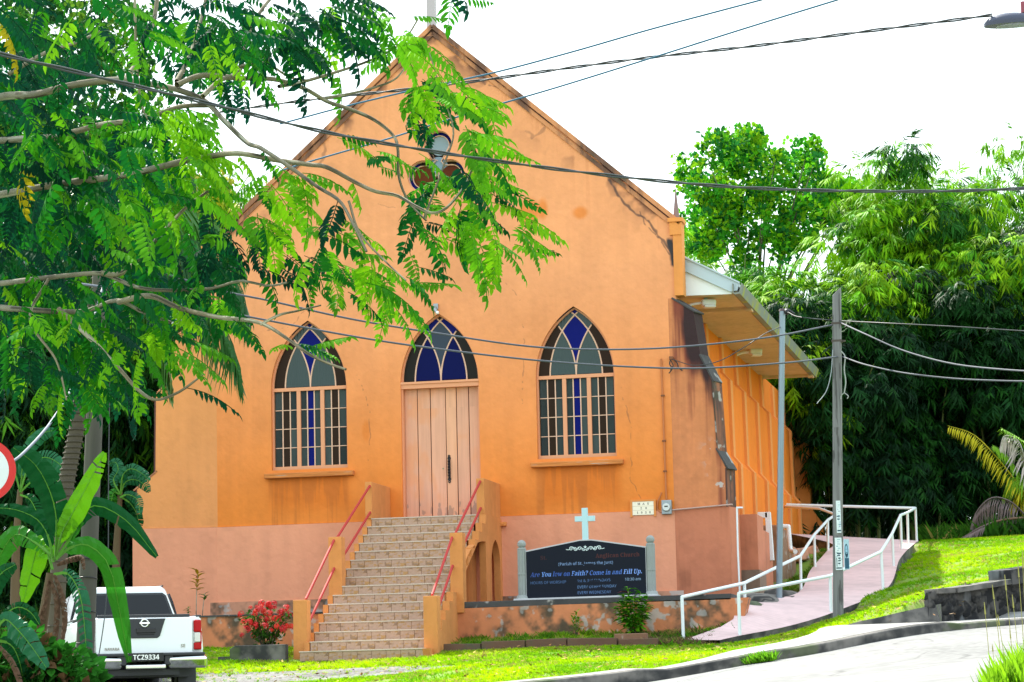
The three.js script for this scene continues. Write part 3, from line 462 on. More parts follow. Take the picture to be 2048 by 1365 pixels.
// side walls in three receding tiers with pilasters
const tier = (o, top = 7.32) => [[4.2, 0.3], [5.1 + o, 0.3], [5.1 + o, 4.42], [4.95 + o, 4.6], [4.93 + o, 6.3], [4.77 + o, 6.47], [4.75 + o, top], [4.2, top]];
for (const s of [1, -1]) {
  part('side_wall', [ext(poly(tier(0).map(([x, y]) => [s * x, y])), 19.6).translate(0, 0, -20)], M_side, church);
  for (let k = 0; k < 8; k++) { const z = -2.1 - 2.38 * k; part('pilaster', [ext(poly(tier(0.07, 7.25).map(([x, y]) => [s * x, y])), 0.3, 0.012).translate(0, 0, z - 0.3)], M_trim, church); }
  const fb = [[4.5, 0.3], [5.65, 0.3], [5.63, 3.9], [5.32, 4.35], [5.34, 6.0], [5.06, 6.25], [4.98, 6.45], [4.89, 7.36], [4.75, 7.48], [4.5, 7.48]];
  part('end_buttress', [ext(poly(fb.map(([x, y]) => [s * x, y])), 0.5, 0.01).translate(0, 0, -20.3)], M_trim, church);
}
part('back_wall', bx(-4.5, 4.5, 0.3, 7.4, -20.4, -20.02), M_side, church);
// roof
{
  const M_roof = std(0.42, 0.5, 0.54, 0.45, { metalness: 0.3 }), M_white = std(0.78, 0.8, 0.8, 0.5), M_soff = plaster([0.6, 0.42, 0.25], 130, { dirt: 0.25, wm: 4, hm: 4 });
  const roof = new THREE.Group(); roof.name = 'roof'; church.add(roof);
  for (const s of [1, -1]) {
    part('roof_sheet', [ext(poly([[0, 12.0], [s * 4.9, 8.02], [s * 6.05, 7.4], [s * 6.05, 7.47], [s * 4.93, 8.1], [0, 12.1]]), 14.3).translate(0, 0, -14.75), ext(poly([[0, 11.98], [s * 4.9, 7.99], [s * 4.92, 8.07], [0, 12.08]]), 5.5).translate(0, 0, -20.3)], M_roof, roof);
    part('barge_board', [ext(poly([[s * 4.86, 8.08], [s * 6.08, 7.44], [s * 6.04, 7.3], [s * 5.9, 7.28], [s * 4.86, 7.82]]), 0.05).translate(0, 0, -0.43), bar(V(s * 4.86, 8.1, -0.4), V(s * 6.09, 7.45, -0.4), 0.13, 0.03, 0, V(0.3, 1, 0))], M_roof, roof);
    part('gable_infill', [ext(poly([[s * 4.86, 7.86], [s * 5.92, 7.3], [s * 5.92, 7.24], [s * 4.86, 7.26]]), 0.04).translate(0, 0, -0.48)], M_white, roof);
    part('soffit', [bx(Math.min(s * 4.7, s * 5.98), Math.max(s * 4.7, s * 5.98), 7.255, 7.29, -14.7, -0.5)], M_soff, roof);
    for (const z of [-2.5, -14.4]) part('bracket', [bx(Math.min(s * 4.8, s * 6.0), Math.max(s * 4.8, s * 6.0), 7.19, 7.254, z - 0.08, z + 0.08), bx(s * 6.0 - 0.07, s * 6.0 + 0.07, 7.17, 7.4, z - 0.14, z + 0.14)], M_soff, roof);
    part('gutter', [ext(poly([[s * 5.95, 7.43], [s * 5.95, 7.24], [s * 6.0, 7.21], [s * 6.1, 7.22], [s * 6.16, 7.42], [s * 6.13, 7.42], [s * 6.08, 7.25], [s * 6.0, 7.24], [s * 5.97, 7.26], [s * 5.97, 7.43]]), 14.6).translate(0, 0, -14.9)], mossGutter(), roof);
  }
}
function mossGutter() { return std(1, 1, 1, 0.6, { map: tex(256, 256, (x, y) => { const n = fbm(x * 4, y * 4, 141, 4, 16), m = fbm(x * 1.5, y * 1.5, 142, 3, 6); return mix3([0.2, 0.21, 0.2], [0.3, 0.3, 0.06], sst(0.5, 0.7, n * 0.6 + m * 0.4)); }, 4, 4) }); }
// date stone: raised frame and lettered plate
{
  const pl = new THREE.Group(); pl.name = 'date_plaque'; pl.position.z = 0.04; church.add(pl);
  const c = document.createElement('canvas'); c.width = 256; c.height = 160; const q = c.getContext('2d'); q.fillStyle = '#efe6cf'; q.fillRect(0, 0, 256, 160); q.strokeStyle = '#b9a886'; q.lineWidth = 3; q.beginPath(); q.moveTo(0, 55); q.lineTo(256, 55); q.moveTo(0, 105); q.lineTo(256, 105); q.stroke();
  q.fillStyle = '#2c2620'; q.font = 'bold 38px serif'; q.textAlign = 'center'; ['M', 'A', 'Y'].forEach((t, i) => q.fillText(t, 78 + i * 56, 41)); ['2', '8'].forEach((t, i) => q.fillText(t, 105 + i * 60, 93)); ['1', '9', '3', '8'].forEach((t, i) => q.fillText(t, 60 + i * 50, 146));
  const t = new THREE.CanvasTexture(c); t.colorSpace = THREE.SRGBColorSpace; t.flipY = true;
  part('plate', new THREE.PlaneGeometry(0.42, 0.26).translate(4.085, 3.0, 0.014), std(1, 1, 1, 0.7, { map: t }), pl);
  part('plate_back', bx(3.87, 4.3, 2.865, 3.135, -0.02, 0.01), std(0.6, 0.52, 0.4), pl);
  part('frame', [bx(3.83, 3.87, 2.83, 3.17, -0.02, 0.02), bx(4.3, 4.34, 2.83, 3.17, -0.02, 0.02), bx(3.87, 4.3, 3.135, 3.17, -0.02, 0.02)], M_trim, pl);
}

// ---------------------------------------------------------------- entrance stairs
const STEP_N = 16, Z0 = 6.2, TR = (6.2 - 1.45) / 15, RI = 2.86 / 16, stepY = (k) => 0.04 + RI * k, stepZ = (k) => Z0 - TR * k;   // k-th riser foot
const M_post = plaster([0.64, 0.25, 0.07], 150, { dirt: 0.2, streakK: 0.25 });
{
  const st = thing('entrance_stairs', 'broad flight of stairs faced with mottled beige tiles up to the church door', 'stairs');
  const prof = [[0.02, 2.9]]; for (let k = 15; k >= 0; k--) { prof.push([stepZ(k), stepY(k + 1)], [stepZ(k), stepY(k)]); } prof.push([0.02, 0.0]);
  const core = prof.map(([z, y]) => [z - 0.02, Math.max(-0.1, y - 0.02)]); core[core.length - 1][1] = -0.3; core[core.length - 2][1] = -0.3;
  part('core', [toX(ext(poly(core), 1.75)).translate(-1.06, 0, 0)], M_post, st);
  const tileMs = [0, 1, 2, 3, 4].map((s) => std(1, 1, 1, 0.55, { map: tex(128, 128, (x, y) => { const n = fbm(x * 14, y * 18, 160 + s * 7, 4), m = fbm(x * 9 + 3, y * 11, 170 + s * 7, 3); let c = mix3([0.4, 0.25, 0.175], [0.38, 0.2, 0.07], sst(0.5, 0.62, n)); c = mix3(c, [0.2, 0.11, 0.05], sst(0.62, 0.74, m) * 0.7); return c.map((q) => q * (1 + 0.15 * (vnoise(x * 40, y * 40, 9) - 0.5))); }, 0.3, 0.3) }));
  const tg = {}; const tile = (w) => tg[w] || (tg[w] = uvBox(flat(new RoundedBoxGeometry(w, RI - 0.022, 0.014, 1, 0.003))));
  const rr = rng(5), TW = 0.265;
  for (let k = 0; k < STEP_N; k++) {
    const xl = k === 0 ? -1.17 : k < 2 ? -1.06 : -1.07, xr = k === 0 ? 1.1 : 1.08; let x = xl, first = true;
    while (x < xr - 0.03) { let w = first ? (k % 2 ? TW * 0.5 : TW) : TW; if (first && k === 0) w = TW; w = Math.min(w, xr - x); first = false; const wq = Math.max(0.04, Math.round((w - 0.006) * 100) / 100); const o = new THREE.Mesh(tile(wq), tileMs[Math.floor(rr() * 5)]); o.name = 'tile'; o.castShadow = o.receiveShadow = true; o.position.set(x + w / 2, stepY(k) + RI / 2 - 0.006, stepZ(k) - 0.004 + rr() * 0.002); st.add(o); x += w; }
    part('tread', new RoundedBoxGeometry(xr - xl + 0.02, 0.022, (k === 15 ? 1.42 : TR) + 0.02, 1, 0.004).translate((xl + xr) / 2, stepY(k + 1) - 0.011, stepZ(k) + 0.016 - ((k === 15 ? 1.42 : TR) + 0.02) / 2), std(0.5, 0.4, 0.32, 0.5), st);
  }
  part('bottom_slab', new RoundedBoxGeometry(2.42, 0.16, 0.5, 1, 0.01).translate(-0.03, -0.045, 6.1), M_slab, st);
  // stringers; the right one is opened by a half arch and a small pointed arch
  const so = [[0.02, 2.9], [1.45, 2.9]]; for (let k = 14; k >= 0; k--) { so.push([stepZ(k + 1) + 0.03, stepY(k + 1) - 0.01], [stepZ(k) + 0.03, stepY(k + 1) - 0.01]); } so.push([Z0 - 0.02, 0.05], [Z0 - 0.02, -0.2], [0.02, -0.2]);
  part('stringer', [toX(ext(poly(so.map(([z, y]) => [z - 0.03, y]))  , 0.1)).translate(-1.18, 0, 0)], M_post, st);
  const sr = poly(so); sr.holes.push(path(lancet(0.62, 0.4, 1.13, 1.95, 0.5, 10).map(([z, y]) => [z, y])));
  const ha = [[1.5, 1.13], [1.5, 2.36]]; for (let i = 1; i <= 14; i++) { const t = i / 14; ha.push([1.5 + 2.2 * Math.sin(t * Math.PI / 2 * 0.98), 1.2 + 1.16 * Math.cos(t * Math.PI / 2 * 0.98)]); } ha.push([3.72, 1.13]); sr.holes.push(path(ha));
  part('stringer', [toX(ext(sr, 0.13)).translate(1.09, 0, 0)], M_post, st);
  // landing parapets and newel posts
  part('landing_parapet', [bx(-1.2, -1.06, 2.9, 3.62, 0.01, 1.45, 0.012)], M_post, st); part('landing_parapet', [bx(1.04, 1.2, 2.9, 3.6, 0.01, 1.45, 0.012)], M_post, st);
  part('newel_post', [bx(-1.39, -1.13, -0.05, 1.15, 5.6, 5.85, 0.012)], M_post, st); part('newel_post', [bx(1.06, 1.32, -0.02, 1.14, 5.75, 6.0, 0.012)], M_post, st);
  part('newel_post', [bx(-1.24, -0.98, 0.9, 2.39, 3.75, 4.0, 0.012)], M_post, st); part('newel_post', [bx(1.1, 1.35, 0.9, 2.38, 3.8, 4.05, 0.012)], M_post, st);
  const M_red = std(0.42, 0.03, 0.025, 0.75);
  for (const [s, lab] of [[-1, 'pair of sloping red pipe rails on the left side of the tiled stairs'], [1, 'pair of sloping red pipe rails on the right, nearer the black sign']]) {
    const hr = thing('handrail', lab, 'handrail', V(0, 0, 0), 0, 'red pipe rails of the entrance stairs'), x = s < 0 ? -1.1 : 1.12;
    for (const dy of [0, -0.52]) {
      part('rail', [rod(V(x, 3.55 + dy, 1.42), V(x + s * 0.03, 2.38 + dy - (dy ? 0 : 0), 3.78), 0.024)], M_red, hr);
      part('rail', [rod(V(x + s * 0.03, 2.33 + dy + 0, 3.98), V(x + s * 0.06, 1.16 + dy, 5.8), 0.024)], M_red, hr);
    }
  }
}
// ---------------------------------------------------------------- terraces in front of the church
{
  const tw = thing('terrace_wall', 'weathered orange terrace wall with peeling patches under the black sign', 'wall');
  part('wall_body', [ext(poly([[1.0, 0.2], [6.0, 0.2], [6.45, 0.35], [6.62, 1.02], [1.0, 0.98]]), 0.3).translate(0, 0, 3.7)], M_terrace, tw);
  part('cap_slab', [bx(1.3, 6.3, 0.985, 1.1, 0.06, 4.0, 0.01)], M_slab, tw);
  part('fill', bx(1.4, 6.0, 0.1, 0.98, 0.08, 3.7), M_rough, tw);
  const lw = thing('terrace_wall', 'stained orange terrace wall behind the parked truck, topped by a pale ledge', 'wall');
  part('wall_body', [bx(-6.2, -1.25, 0.1, 0.97, 3.7, 4.0)], M_terrace, lw); part('ledge', [bx(-6.25, -1.22, 0.972, 1.0, 0.08, 4.03)], M_slab, lw);
  const gb = thing('garden_border', 'low strip of red-brown border blocks along the flower bed right of the stairs', 'border');
  let x = 1.36, i = 0; const mb = plaster([0.13, 0.065, 0.04], 165, { moss: 0.9 });
  for (const w of [0.7, 0.8, 0.75, 0.9, 0.72]) { part('block', [new RoundedBoxGeometry(w - 0.02, 0.16, 0.14, 1, 0.015).rotateZ(0.02 * (i % 3 - 1)).translate(x + w / 2, gh(x + w / 2, 5.75) + 0.06, 5.75 + 0.03 * (i % 2))], mb, gb); x += w; i++; }
  const blk = thing('concrete_block', 'short brown concrete block below the leafy bush by the sign', 'block', V(4.72, gh(4.7, 5.6) - 0.02, 5.6), 0.04);
  part('block_body', [new RoundedBoxGeometry(0.58, 0.24, 0.2, 1, 0.015).translate(0, 0.12, 0)], plaster([0.22, 0.11, 0.065], 167, { moss: 0.5, chips: 0.2 }), blk);
  const gw = thing('planter_wall', 'low grey moss-streaked concrete wall left of the bottom step', 'wall', V(-1.95, gh(-1.9, 6.05) - 0.05, 6.05), 0.03);
  part('wall_body', [ext(poly([[-0.52, 0], [0.52, 0], [0.52, 0.33], [-0.42, 0.33], [-0.52, 0.27]]), 0.16, 0.01)], M_oldconc, gw); part('footing', [bx(-0.75, 0.1, -0.02, 0.14, 0.02, 0.12)], M_oldconc, gw);
}
// ---------------------------------------------------------------- church notice board
function canvasTex(w, h, draw) { const c = document.createElement('canvas'); c.width = w; c.height = h; draw(c.getContext('2d')); const t = new THREE.CanvasTexture(c); t.colorSpace = THREE.SRGBColorSpace; return t; }
{
  const sg = thing('church_sign', 'black stone notice board between two fluted grey pillars, topped by a pale cross', 'sign', V(3.52, 1.1, 3.3), -0.02);
  const outline = [[-1.13, 0.05], [1.13, 0.05], [1.13, 0.92], [0.12, 1.09], [-0.1, 1.09], [-1.13, 0.92]];
  part('panel_frame', [ext(poly(outline.map(([x, y]) => [x * 1.012, y + (y > 0.5 ? 0.022 : 0)])), 0.09, 0.006).translate(0, 0, -0.05)], std(0.42, 0.42, 0.44, 0.6), sg);
  const t = canvasTex(1356, 654, (q) => {
    q.fillStyle = '#0b1222'; q.fillRect(0, 0, 1356, 654); q.textAlign = 'center';
    const P = (x, y) => [x / 2.26 * 1356 + 678, 654 - y / 1.09 * 654];
    const say = (s, x, y, font, color, w) => { q.font = font; q.fillStyle = color; const [a, b] = P(x, y); q.fillText(s, a, b, w); };
    q.textAlign = 'left'; say('St.', -0.86, 0.765, 'bold 62px serif', 'rgba(110,50,42,0.5)'); say('Anglican Church', 0.19, 0.765, 'bold 62px serif', 'rgba(120,54,44,0.65)', 500); q.textAlign = 'center';
    say('(Parish of St. James the Just)', 0.0, 0.645, 'bold 46px sans-serif', '#6f87ae', 700);
    q.font = 'italic bold 70px serif'; const parts = [['Are ', '#3c57a0'], ['You', '#6f96e0'], [' low on ', '#3f5fae'], ['Faith?', '#6a90dc'], [' Come in and ', '#4f74c4'], ['Fill Up.', '#7fa2ea']]; let w = 0; for (const [s] of parts) w += q.measureText(s).width; q.save(); const [ax, ay] = P(-1.06, 0.45); q.translate(ax, ay); q.scale(2.12 / 2.26 * 1356 / w, 1); q.textAlign = 'left'; let x = 0; for (const [s, c] of parts) { q.fillStyle = c; q.fillText(s, x, 0); x += q.measureText(s).width; } q.restore();
    q.textAlign = 'left'; say('HOURS OF WORSHIP', -1.06, 0.315, '44px sans-serif', '#4f6c9a', 470); say('1st & 3rd SUNDAYS', -0.17, 0.325, '44px sans-serif', '#5877a6', 440); say('10:30 am', 0.73, 0.325, '44px sans-serif', '#8ea8c4', 190); say('EVERY OTHER SUNDAY', -0.17, 0.21, '44px sans-serif', '#6585b2', 520); say('EVERY WEDNESDAY', -0.17, 0.105, '44px sans-serif', '#5d7cab', 450);
    // scroll ornament
    q.strokeStyle = '#dfeef0'; q.lineWidth = 6; q.lineCap = 'round'; const [ox, oy] = P(0.0, 0.955); const spiral = (cx, cy, r, dir, a0, turns) => { q.beginPath(); for (let i = 0; i <= 40; i++) { const k = i / 40, a = a0 + dir * k * turns * 6.283, rr = r * (1 - 0.75 * k); const px = cx + rr * Math.cos(a), py = cy + rr * Math.sin(a); i ? q.lineTo(px, py) : q.moveTo(px, py); } q.stroke(); };
    for (const s of [-1, 1]) { spiral(ox + s * 62, oy + 4, 22, s, s > 0 ? 3.1 : 0, 1.2); spiral(ox + s * 112, oy + 4, 24, -s, s > 0 ? 3.1 : 0, 1.25); spiral(ox + s * 160, oy + 2, 24, s, s > 0 ? 3.4 : -0.2, 1.4); q.beginPath(); q.moveTo(ox + s * 180, oy + 12); q.quadraticCurveTo(ox + s * 202, oy + 16, ox + s * 216, oy + 8); q.stroke(); q.beginPath(); q.moveTo(ox + s * 78, oy - 12); q.quadraticCurveTo(ox + s * 100, oy + 34, ox + s * 140, oy - 16); q.stroke(); spiral(ox + s * 26, oy + 10, 16, -s, s > 0 ? 2.6 : 0.5, 0.9); }
    q.fillStyle = '#dfeef0'; q.beginPath(); for (let i = 0; i < 10; i++) { const a = -Math.PI / 2 + i * Math.PI / 5, r = i % 2 ? 8 : 24; i ? q.lineTo(ox + r * Math.cos(a), oy - 10 + r * Math.sin(a)) : q.moveTo(ox + r * Math.cos(a), oy - 10 + r * Math.sin(a)); } q.fill(); q.beginPath(); q.moveTo(ox - 14, oy + 30); q.quadraticCurveTo(ox, oy + 4, ox + 14, oy + 30); q.stroke();
    // wear: letters worn off in patches
    const r = rng(77); for (let i = 0; i < 420; i++) { q.fillStyle = `rgba(11,18,34,${0.15 + 0.45 * r()})`; const px = 30 + r() * 1290, py = 190 + r() * 440; q.fillRect(px, py, 4 + r() * 20, 3 + r() * 8); }
    q.fillStyle = 'rgba(11,18,34,0.8)'; q.fillRect(660, 255, 110, 24); q.fillRect(712, 440, 120, 60); q.fillRect(800, 520, 90, 34);
  });
  const g = new THREE.ShapeGeometry(poly(outline)), p = g.attributes.position, uv = g.attributes.uv; for (let i = 0; i < p.count; i++) uv.setXY(i, (p.getX(i) + 1.13) / 2.26, p.getY(i) / 1.09);
  part('panel', g.translate(0, 0, 0.05), phy(1, 1, 1, 0.4, { map: t, specularIntensity: 0.3 }), sg);
  part('base_ledge', [new RoundedBoxGeometry(2.7, 0.06, 0.42, 1, 0.01).translate(0, 0.02, 0.02)], std(0.5, 0.5, 0.52, 0.7), sg);
  const M_pil = plaster([0.3, 0.32, 0.31], 180, { dirt: 0.2 });
  for (const s of [-1, 1]) {
    const pl = new THREE.Group(); pl.name = 'pillar'; pl.position.set(s * 1.22, 0, 0); sg.add(pl);
    const flute = []; for (let i = 0; i < 48; i++) { const a = i / 48 * 2 * Math.PI, r = 0.083 - 0.012 * Math.pow(Math.abs(Math.cos(a * 6)), 0.6); flute.push([r * Math.cos(a), r * Math.sin(a)]); }
    const sh = poly(flute); const up = (y0, y1) => ext(sh, y1 - y0).rotateX(-Math.PI / 2).translate(0, y0, 0);
    part('shaft', [up(0.12, 0.5), up(0.53, 0.98), new THREE.CylinderGeometry(0.085, 0.085, 0.03, 24).translate(0, 0.515, 0), new THREE.CylinderGeometry(0.075, 0.08, 0.03, 24).translate(0, 0.99, 0)], M_pil, pl);
    part('pillar_base', [new THREE.LatheGeometry([[0.18, -0.04], [0.175, 0.02], [0.13, 0.05], [0.115, 0.08], [0.1, 0.12], [0, 0.12]].map(([x, y]) => new THREE.Vector2(x, y)), 24)], M_pil, pl);
    part('ball_finial', new THREE.SphereGeometry(0.08, 24, 16).translate(0, 1.07, 0), M_pil, pl);
  }
  part('cross', [bx(-0.055, 0.055, 1.08, 1.7, -0.03, 0.03, 0.006), bx(-0.19, -0.054, 1.45, 1.55, -0.028, 0.028, 0.006), bx(0.054, 0.19, 1.45, 1.55, -0.028, 0.028, 0.006)], std(0.42, 0.62, 0.68, 0.5), sg);
}
// ---------------------------------------------------------------- fittings on the church
const M_black = std(0.012, 0.012, 0.014, 0.5), M_greyMetal = std(0.3, 0.34, 0.37, 0.4, { metalness: 0.5 }), M_whitePVC = std(0.72, 0.74, 0.76, 0.45), M_rust = std(0.2, 0.07, 0.03, 0.8);
{
  const m = thing('electric_meter', 'grey electricity meter box with a round glass dial on the church wall', 'meter', V(4.56, 3.0, 0.05));
  part('meter_box', [bx(-0.1, 0.1, -0.14, 0.14, -0.05, 0.06, 0.012)], M_greyMetal, m); part('dial', [new THREE.CylinderGeometry(0.072, 0.08, 0.05, 24).rotateX(Math.PI / 2).translate(0, 0.0, 0.085)], phy(0.55, 0.58, 0.55, 0.1, { clearcoat: 1 }), m); part('dial_ring', [new THREE.TorusGeometry(0.08, 0.01, 8, 24).translate(0, 0, 0.066)], M_greyMetal, m); part('dial_plate', [bx(-0.035, 0.035, 0.0, 0.024, 0.108, 0.114)], M_black, m);
  const c = thing('conduit', 'thin rusty orange conduit running down the wall to the meter', 'conduit');
  part('pipe_run', pipe([V(4.53, 5.95, 0.03), V(4.55, 3.16, 0.03)], 0.018, 8), std(0.5, 0.16, 0.05, 0.7), c); for (const y of [5.2, 4.3, 3.7]) part('clip', bx(4.505, 4.575, y, y + 0.03, 0.005, 0.055), M_rust, c);
  const c2 = thing('conduit_loop', 'thin conduit looping from the date plaque to the meter box', 'conduit'); part('pipe_run', [tube([V(4.46, 3.3, 0.02), V(4.37, 3.08, 0.03), V(4.38, 2.95, 0.03), V(4.47, 2.9, 0.05)], 0.014, 8)], std(0.5, 0.16, 0.05, 0.7), c2);
  const c3 = thing('ledge_pipe', 'pale pipe along the top of the plinth right of the meter', 'pipe'); part('pipe_run', pipe([V(4.67, 2.94, 0.08), V(5.9, 2.98, 0.4)], 0.016, 8), std(0.45, 0.3, 0.25, 0.6), c3);
  const l = thing('wall_lamp', 'small grey lamp on a bracket right above the door arch', 'lamp', V(-0.04, 7.2, 0)); part('bracket', [bx(-0.05, 0.05, -0.02, 0.1, 0.0, 0.05, 0.01), rod(V(0, 0.03, 0.05), V(0.0, -0.02, 0.16), 0.018)], M_greyMetal, l); part('lamp_head', [rod(V(-0.02, 0.0, 0.13), V(0.06, -0.1, 0.2), 0.05, 0.03, 12)], M_greyMetal, l); part('bulb', new THREE.SphereGeometry(0.035, 12, 10).translate(0.075, -0.115, 0.21), std(0.8, 0.8, 0.78, 0.3), l);
  const box = thing('junction_box', 'small orange junction box beside the landing, with a wire', 'box', V(1.28, 2.78, 0.05)); part('box_body', bx(-0.1, 0.05, -0.03, 0.05, -0.02, 0.1, 0.01), M_trim, box); part('wire', [tube([V(-0.1, 0, 0.05), V(-0.1, 0.06, 0.4), V(-0.13, 0.1, 1.0)], 0.008, 6)], M_black, box);
}
for (const [px, py, z, lab] of [[1417, 606, -0.9, 'white floodlight on an arm under the front corner of the eave'], [1511, 704, -9.2, 'white floodlight under the eave further back along the side wall']]) {
  const p = onZ(px, py, z), f = thing('floodlight', lab, 'floodlight', V(p.x, p.y, p.z), 0.3, 'floodlights under the eave');
  part('lamp_body', [new RoundedBoxGeometry(0.3, 0.14, 0.22, 2, 0.05), new RoundedBoxGeometry(0.24, 0.05, 0.2, 1, 0.02).translate(0.02, -0.08, 0.02)], M_whitePVC, f); part('sensor', [new THREE.CylinderGeometry(0.035, 0.035, 0.07, 12).translate(-0.05, 0.1, 0)], std(0.2, 0.45, 0.6, 0.4), f); part('arm', [tube([V(-0.12, 0, 0), V(-0.3, -0.02, -0.02), V(-0.42, -0.06, -0.05)], 0.03, 8), ], M_whitePVC, f);
}
{ // low walls and pipes along the side of the church
  const lw = thing('side_plinth_wall', 'low orange wall stub behind the right buttress, patched with grey', 'wall');
  part('wall_body', [bx(5.3, 6.25, 0.3, 2.85, -1.6, -0.6, 0.01), bx(5.3, 6.2, 0.3, 2.62, -3.4, -1.62, 0.01)], M_plinthR, lw); part('grey_patch', [bx(5.9, 6.27, 0.6, 1.75, -1.62, -0.56)], plaster([0.26, 0.17, 0.12], 191, { dirt: 0.4, moss: 0.4 }), lw);
  const lw2 = thing('side_plinth_wall', 'low brown-grey wall stub behind the pale drain pipe, nearest the platform', 'wall'); part('wall_body', [bx(5.2, 5.98, 0.6, 3.0, -8.2, -6.2, 0.02), bx(5.2, 6.0, 0.6, 2.7, -9.6, -8.21, 0.02)], plaster([0.3, 0.16, 0.09], 190, { dirt: 0.4, moss: 0.5, chips: 0.5 }), lw2);
  const pipeThing = (pts, r, lab) => { const t = thing('drain_pipe', lab, 'pipe'); part('pipe_run', pipe(pts, r, 12), M_whitePVC, t); return t; };
  pipeThing([onZ(1486, 1016, 0.75), onZ(1474, 1016, 0.75), onZ(1476, 1100, 0.75), onZ(1480, 1190, 0.75)], 0.018, 'thin white drain pipe down the edge of the plinth');
  const dp = thing('downpipe', 'thick square white downpipe with an elbow by the grey pole', 'pipe'); const a = onZ(1516, 1031, -3), b = onZ(1536, 1031, -3), c = onZ(1543, 1122, -3); part('pipe_run', [bar(a, b, 0.12, 0.12, 0.01), bar(b.clone().add(V(0, 0.06, 0)), c, 0.12, 0.12, 0.01)], M_whitePVC, dp);
  pipeThing([onZ(1560, 1053, -6), onZ(1577, 1054, -6), onZ(1581, 1098, -6), onZ(1584, 1103, -5.8), onZ(1591, 1104, -5.4)], 0.05, 'white drain pipe bent outwards below the platform');
  const rkl = ['largest flat grey rock beside the white drain pipe foot', 'grey rock on the slope just right of the drain pipe foot', 'small grey rock nearest the foot of the steel pole', 'grey rock behind the steel pole under the downpipe', 'low grey rock at the corner of the terrace wall'];
  const rk = rng(31); let rki = 0; const rocks = [[1450, 1200, 3.0, .4], [1500, 1192, 1.5, .55], [1535, 1180, 0.2, .45], [1548, 1165, -1.5, .5], [1480, 1204, 2.4, .4]];
  for (const [px, py, z, s] of rocks) { const p = onZ(px, py, z), g = mergeVertices(new THREE.IcosahedronGeometry(s, 3).deleteAttribute('uv').deleteAttribute('normal')); const q = g.attributes.position; for (let i = 0; i < q.count; i++) { const v = V(q.getX(i), q.getY(i), q.getZ(i)).normalize(), n = 0.72 + 0.5 * fbm(v.x * 2 + px, v.y * 2 + v.z, 7, 3); q.setXYZ(i, v.x * s * n * 1.5, v.y * s * n * 0.5, v.z * s * n); } g.computeVertexNormals(); const o = part('rock', [g], M_oldconc); o.position.set(p.x, gh(p.x, p.z) + 0.04, p.z); o.rotation.y = rk() * 6; tag(o, rkl[rki++], 'rock', 'rocks beside the terrace end'); }
  for (let i = 0; i < 3; i++) { const p = onZ(1570 + i * 26, 1100 + i * 3, -9 - i * 1.5), o = part('rubble_stone', [new RoundedBoxGeometry(0.5 - i * 0.08, 0.3, 0.35, 1, 0.05).rotateY(i).rotateZ(0.2 * i)], M_rough); o.position.set(p.x, Math.max(gh(p.x, p.z), p.y - 0.1), p.z); tag(o, ['large broken reddish stone under the platform, nearest the church', 'middle broken reddish stone under the platform edge', 'smallest broken stone under the platform, nearest the railing'][i], 'stone', 'rubble under the platform'); }
}
// ---------------------------------------------------------------- ramp railings
{
  const M_rail = std(0.72, 0.78, 0.8, 0.4); const run = (lab, posts, z, extra = []) => {
    const t = thing('ramp_railing', lab, 'railing'); const tops = posts.map(([tx, ty, bx_, by], i) => { const b = onZ(bx_, by, z[i]); const tp = onZ(tx, ty, z[i]); part('post', rod(b.clone().add(V(0, -0.1, 0)), tp, 0.03, 0.03, 12), M_rail, t); return tp; });
    const all = [...tops, ...extra]; part('top_rail', pipe(all, 0.032, 12), M_rail, t); return tops;
  };
  const L = run('white pipe railing along the left edge of the ramp, nearest the church', [[1364, 1195, 1367, 1276], [1489, 1167, 1491.6, 1240], [1601, 1112.5, 1602.6, 1186], [1628.6, 1070.5, 1630.5, 1136], [1655.8, 1041, 1656.5, 1104]], [4.62, 2.6, -2.4, -6.8, -11], [onZ(1672, 1030, -13), onZ(1640, 1018, -13.6), onZ(1568, 1013.5, -15.8)]);
  const Rr = run('white pipe railing along the right edge of the ramp above the lawn', [[1477.5, 1188, 1480, 1271], [1660.6, 1152.6, 1662.5, 1229], [1762.4, 1104, 1767, 1181], [1784.7, 1068, 1787.6, 1133], [1801.7, 1031, 1803.6, 1097], [1815.5, 1026, 1817, 1086], [1831.5, 1017, 1834, 1082]], [5.3, 2.9, -1.1, -6.3, -11.5, -13.5, -16]);
  const bk = thing('ramp_railing', 'single white rail across the back of the platform to the church wall', 'railing'); part('top_rail', pipe([Rr[6], onZ(1566, 1010, -16.1)], 0.034, 12), M_rail, bk); part('wall_bracket', [bar(onZ(1571, 1010, -16.2), onZ(1571, 1017, -16.2), 0.05)], M_rail, bk);
  const fr = thing('pole_socket', 'rusty steel frame set in the ramp round the foot of the grey pole', 'frame'); const q = [onZ(1526, 1209, 0.9), onZ(1575, 1206, 0.9), onZ(1587, 1196, -0.2), onZ(1541, 1199, -0.2)].map((p) => p.add(V(0, 0.02, 0))); part('rim', [0, 1, 2, 3].map((i) => bar(q[i], q[(i + 1) % 4], 0.05, 0.03)), M_oldconc, fr); part('soil_bed', ribbon([[q[0].clone().add(V(0, 0.004, 0)), q[1].clone().add(V(0, 0.004, 0))], [q[3].clone().add(V(0, 0.004, 0)), q[2].clone().add(V(0, 0.004, 0))]]), M_oldconc, fr);
}
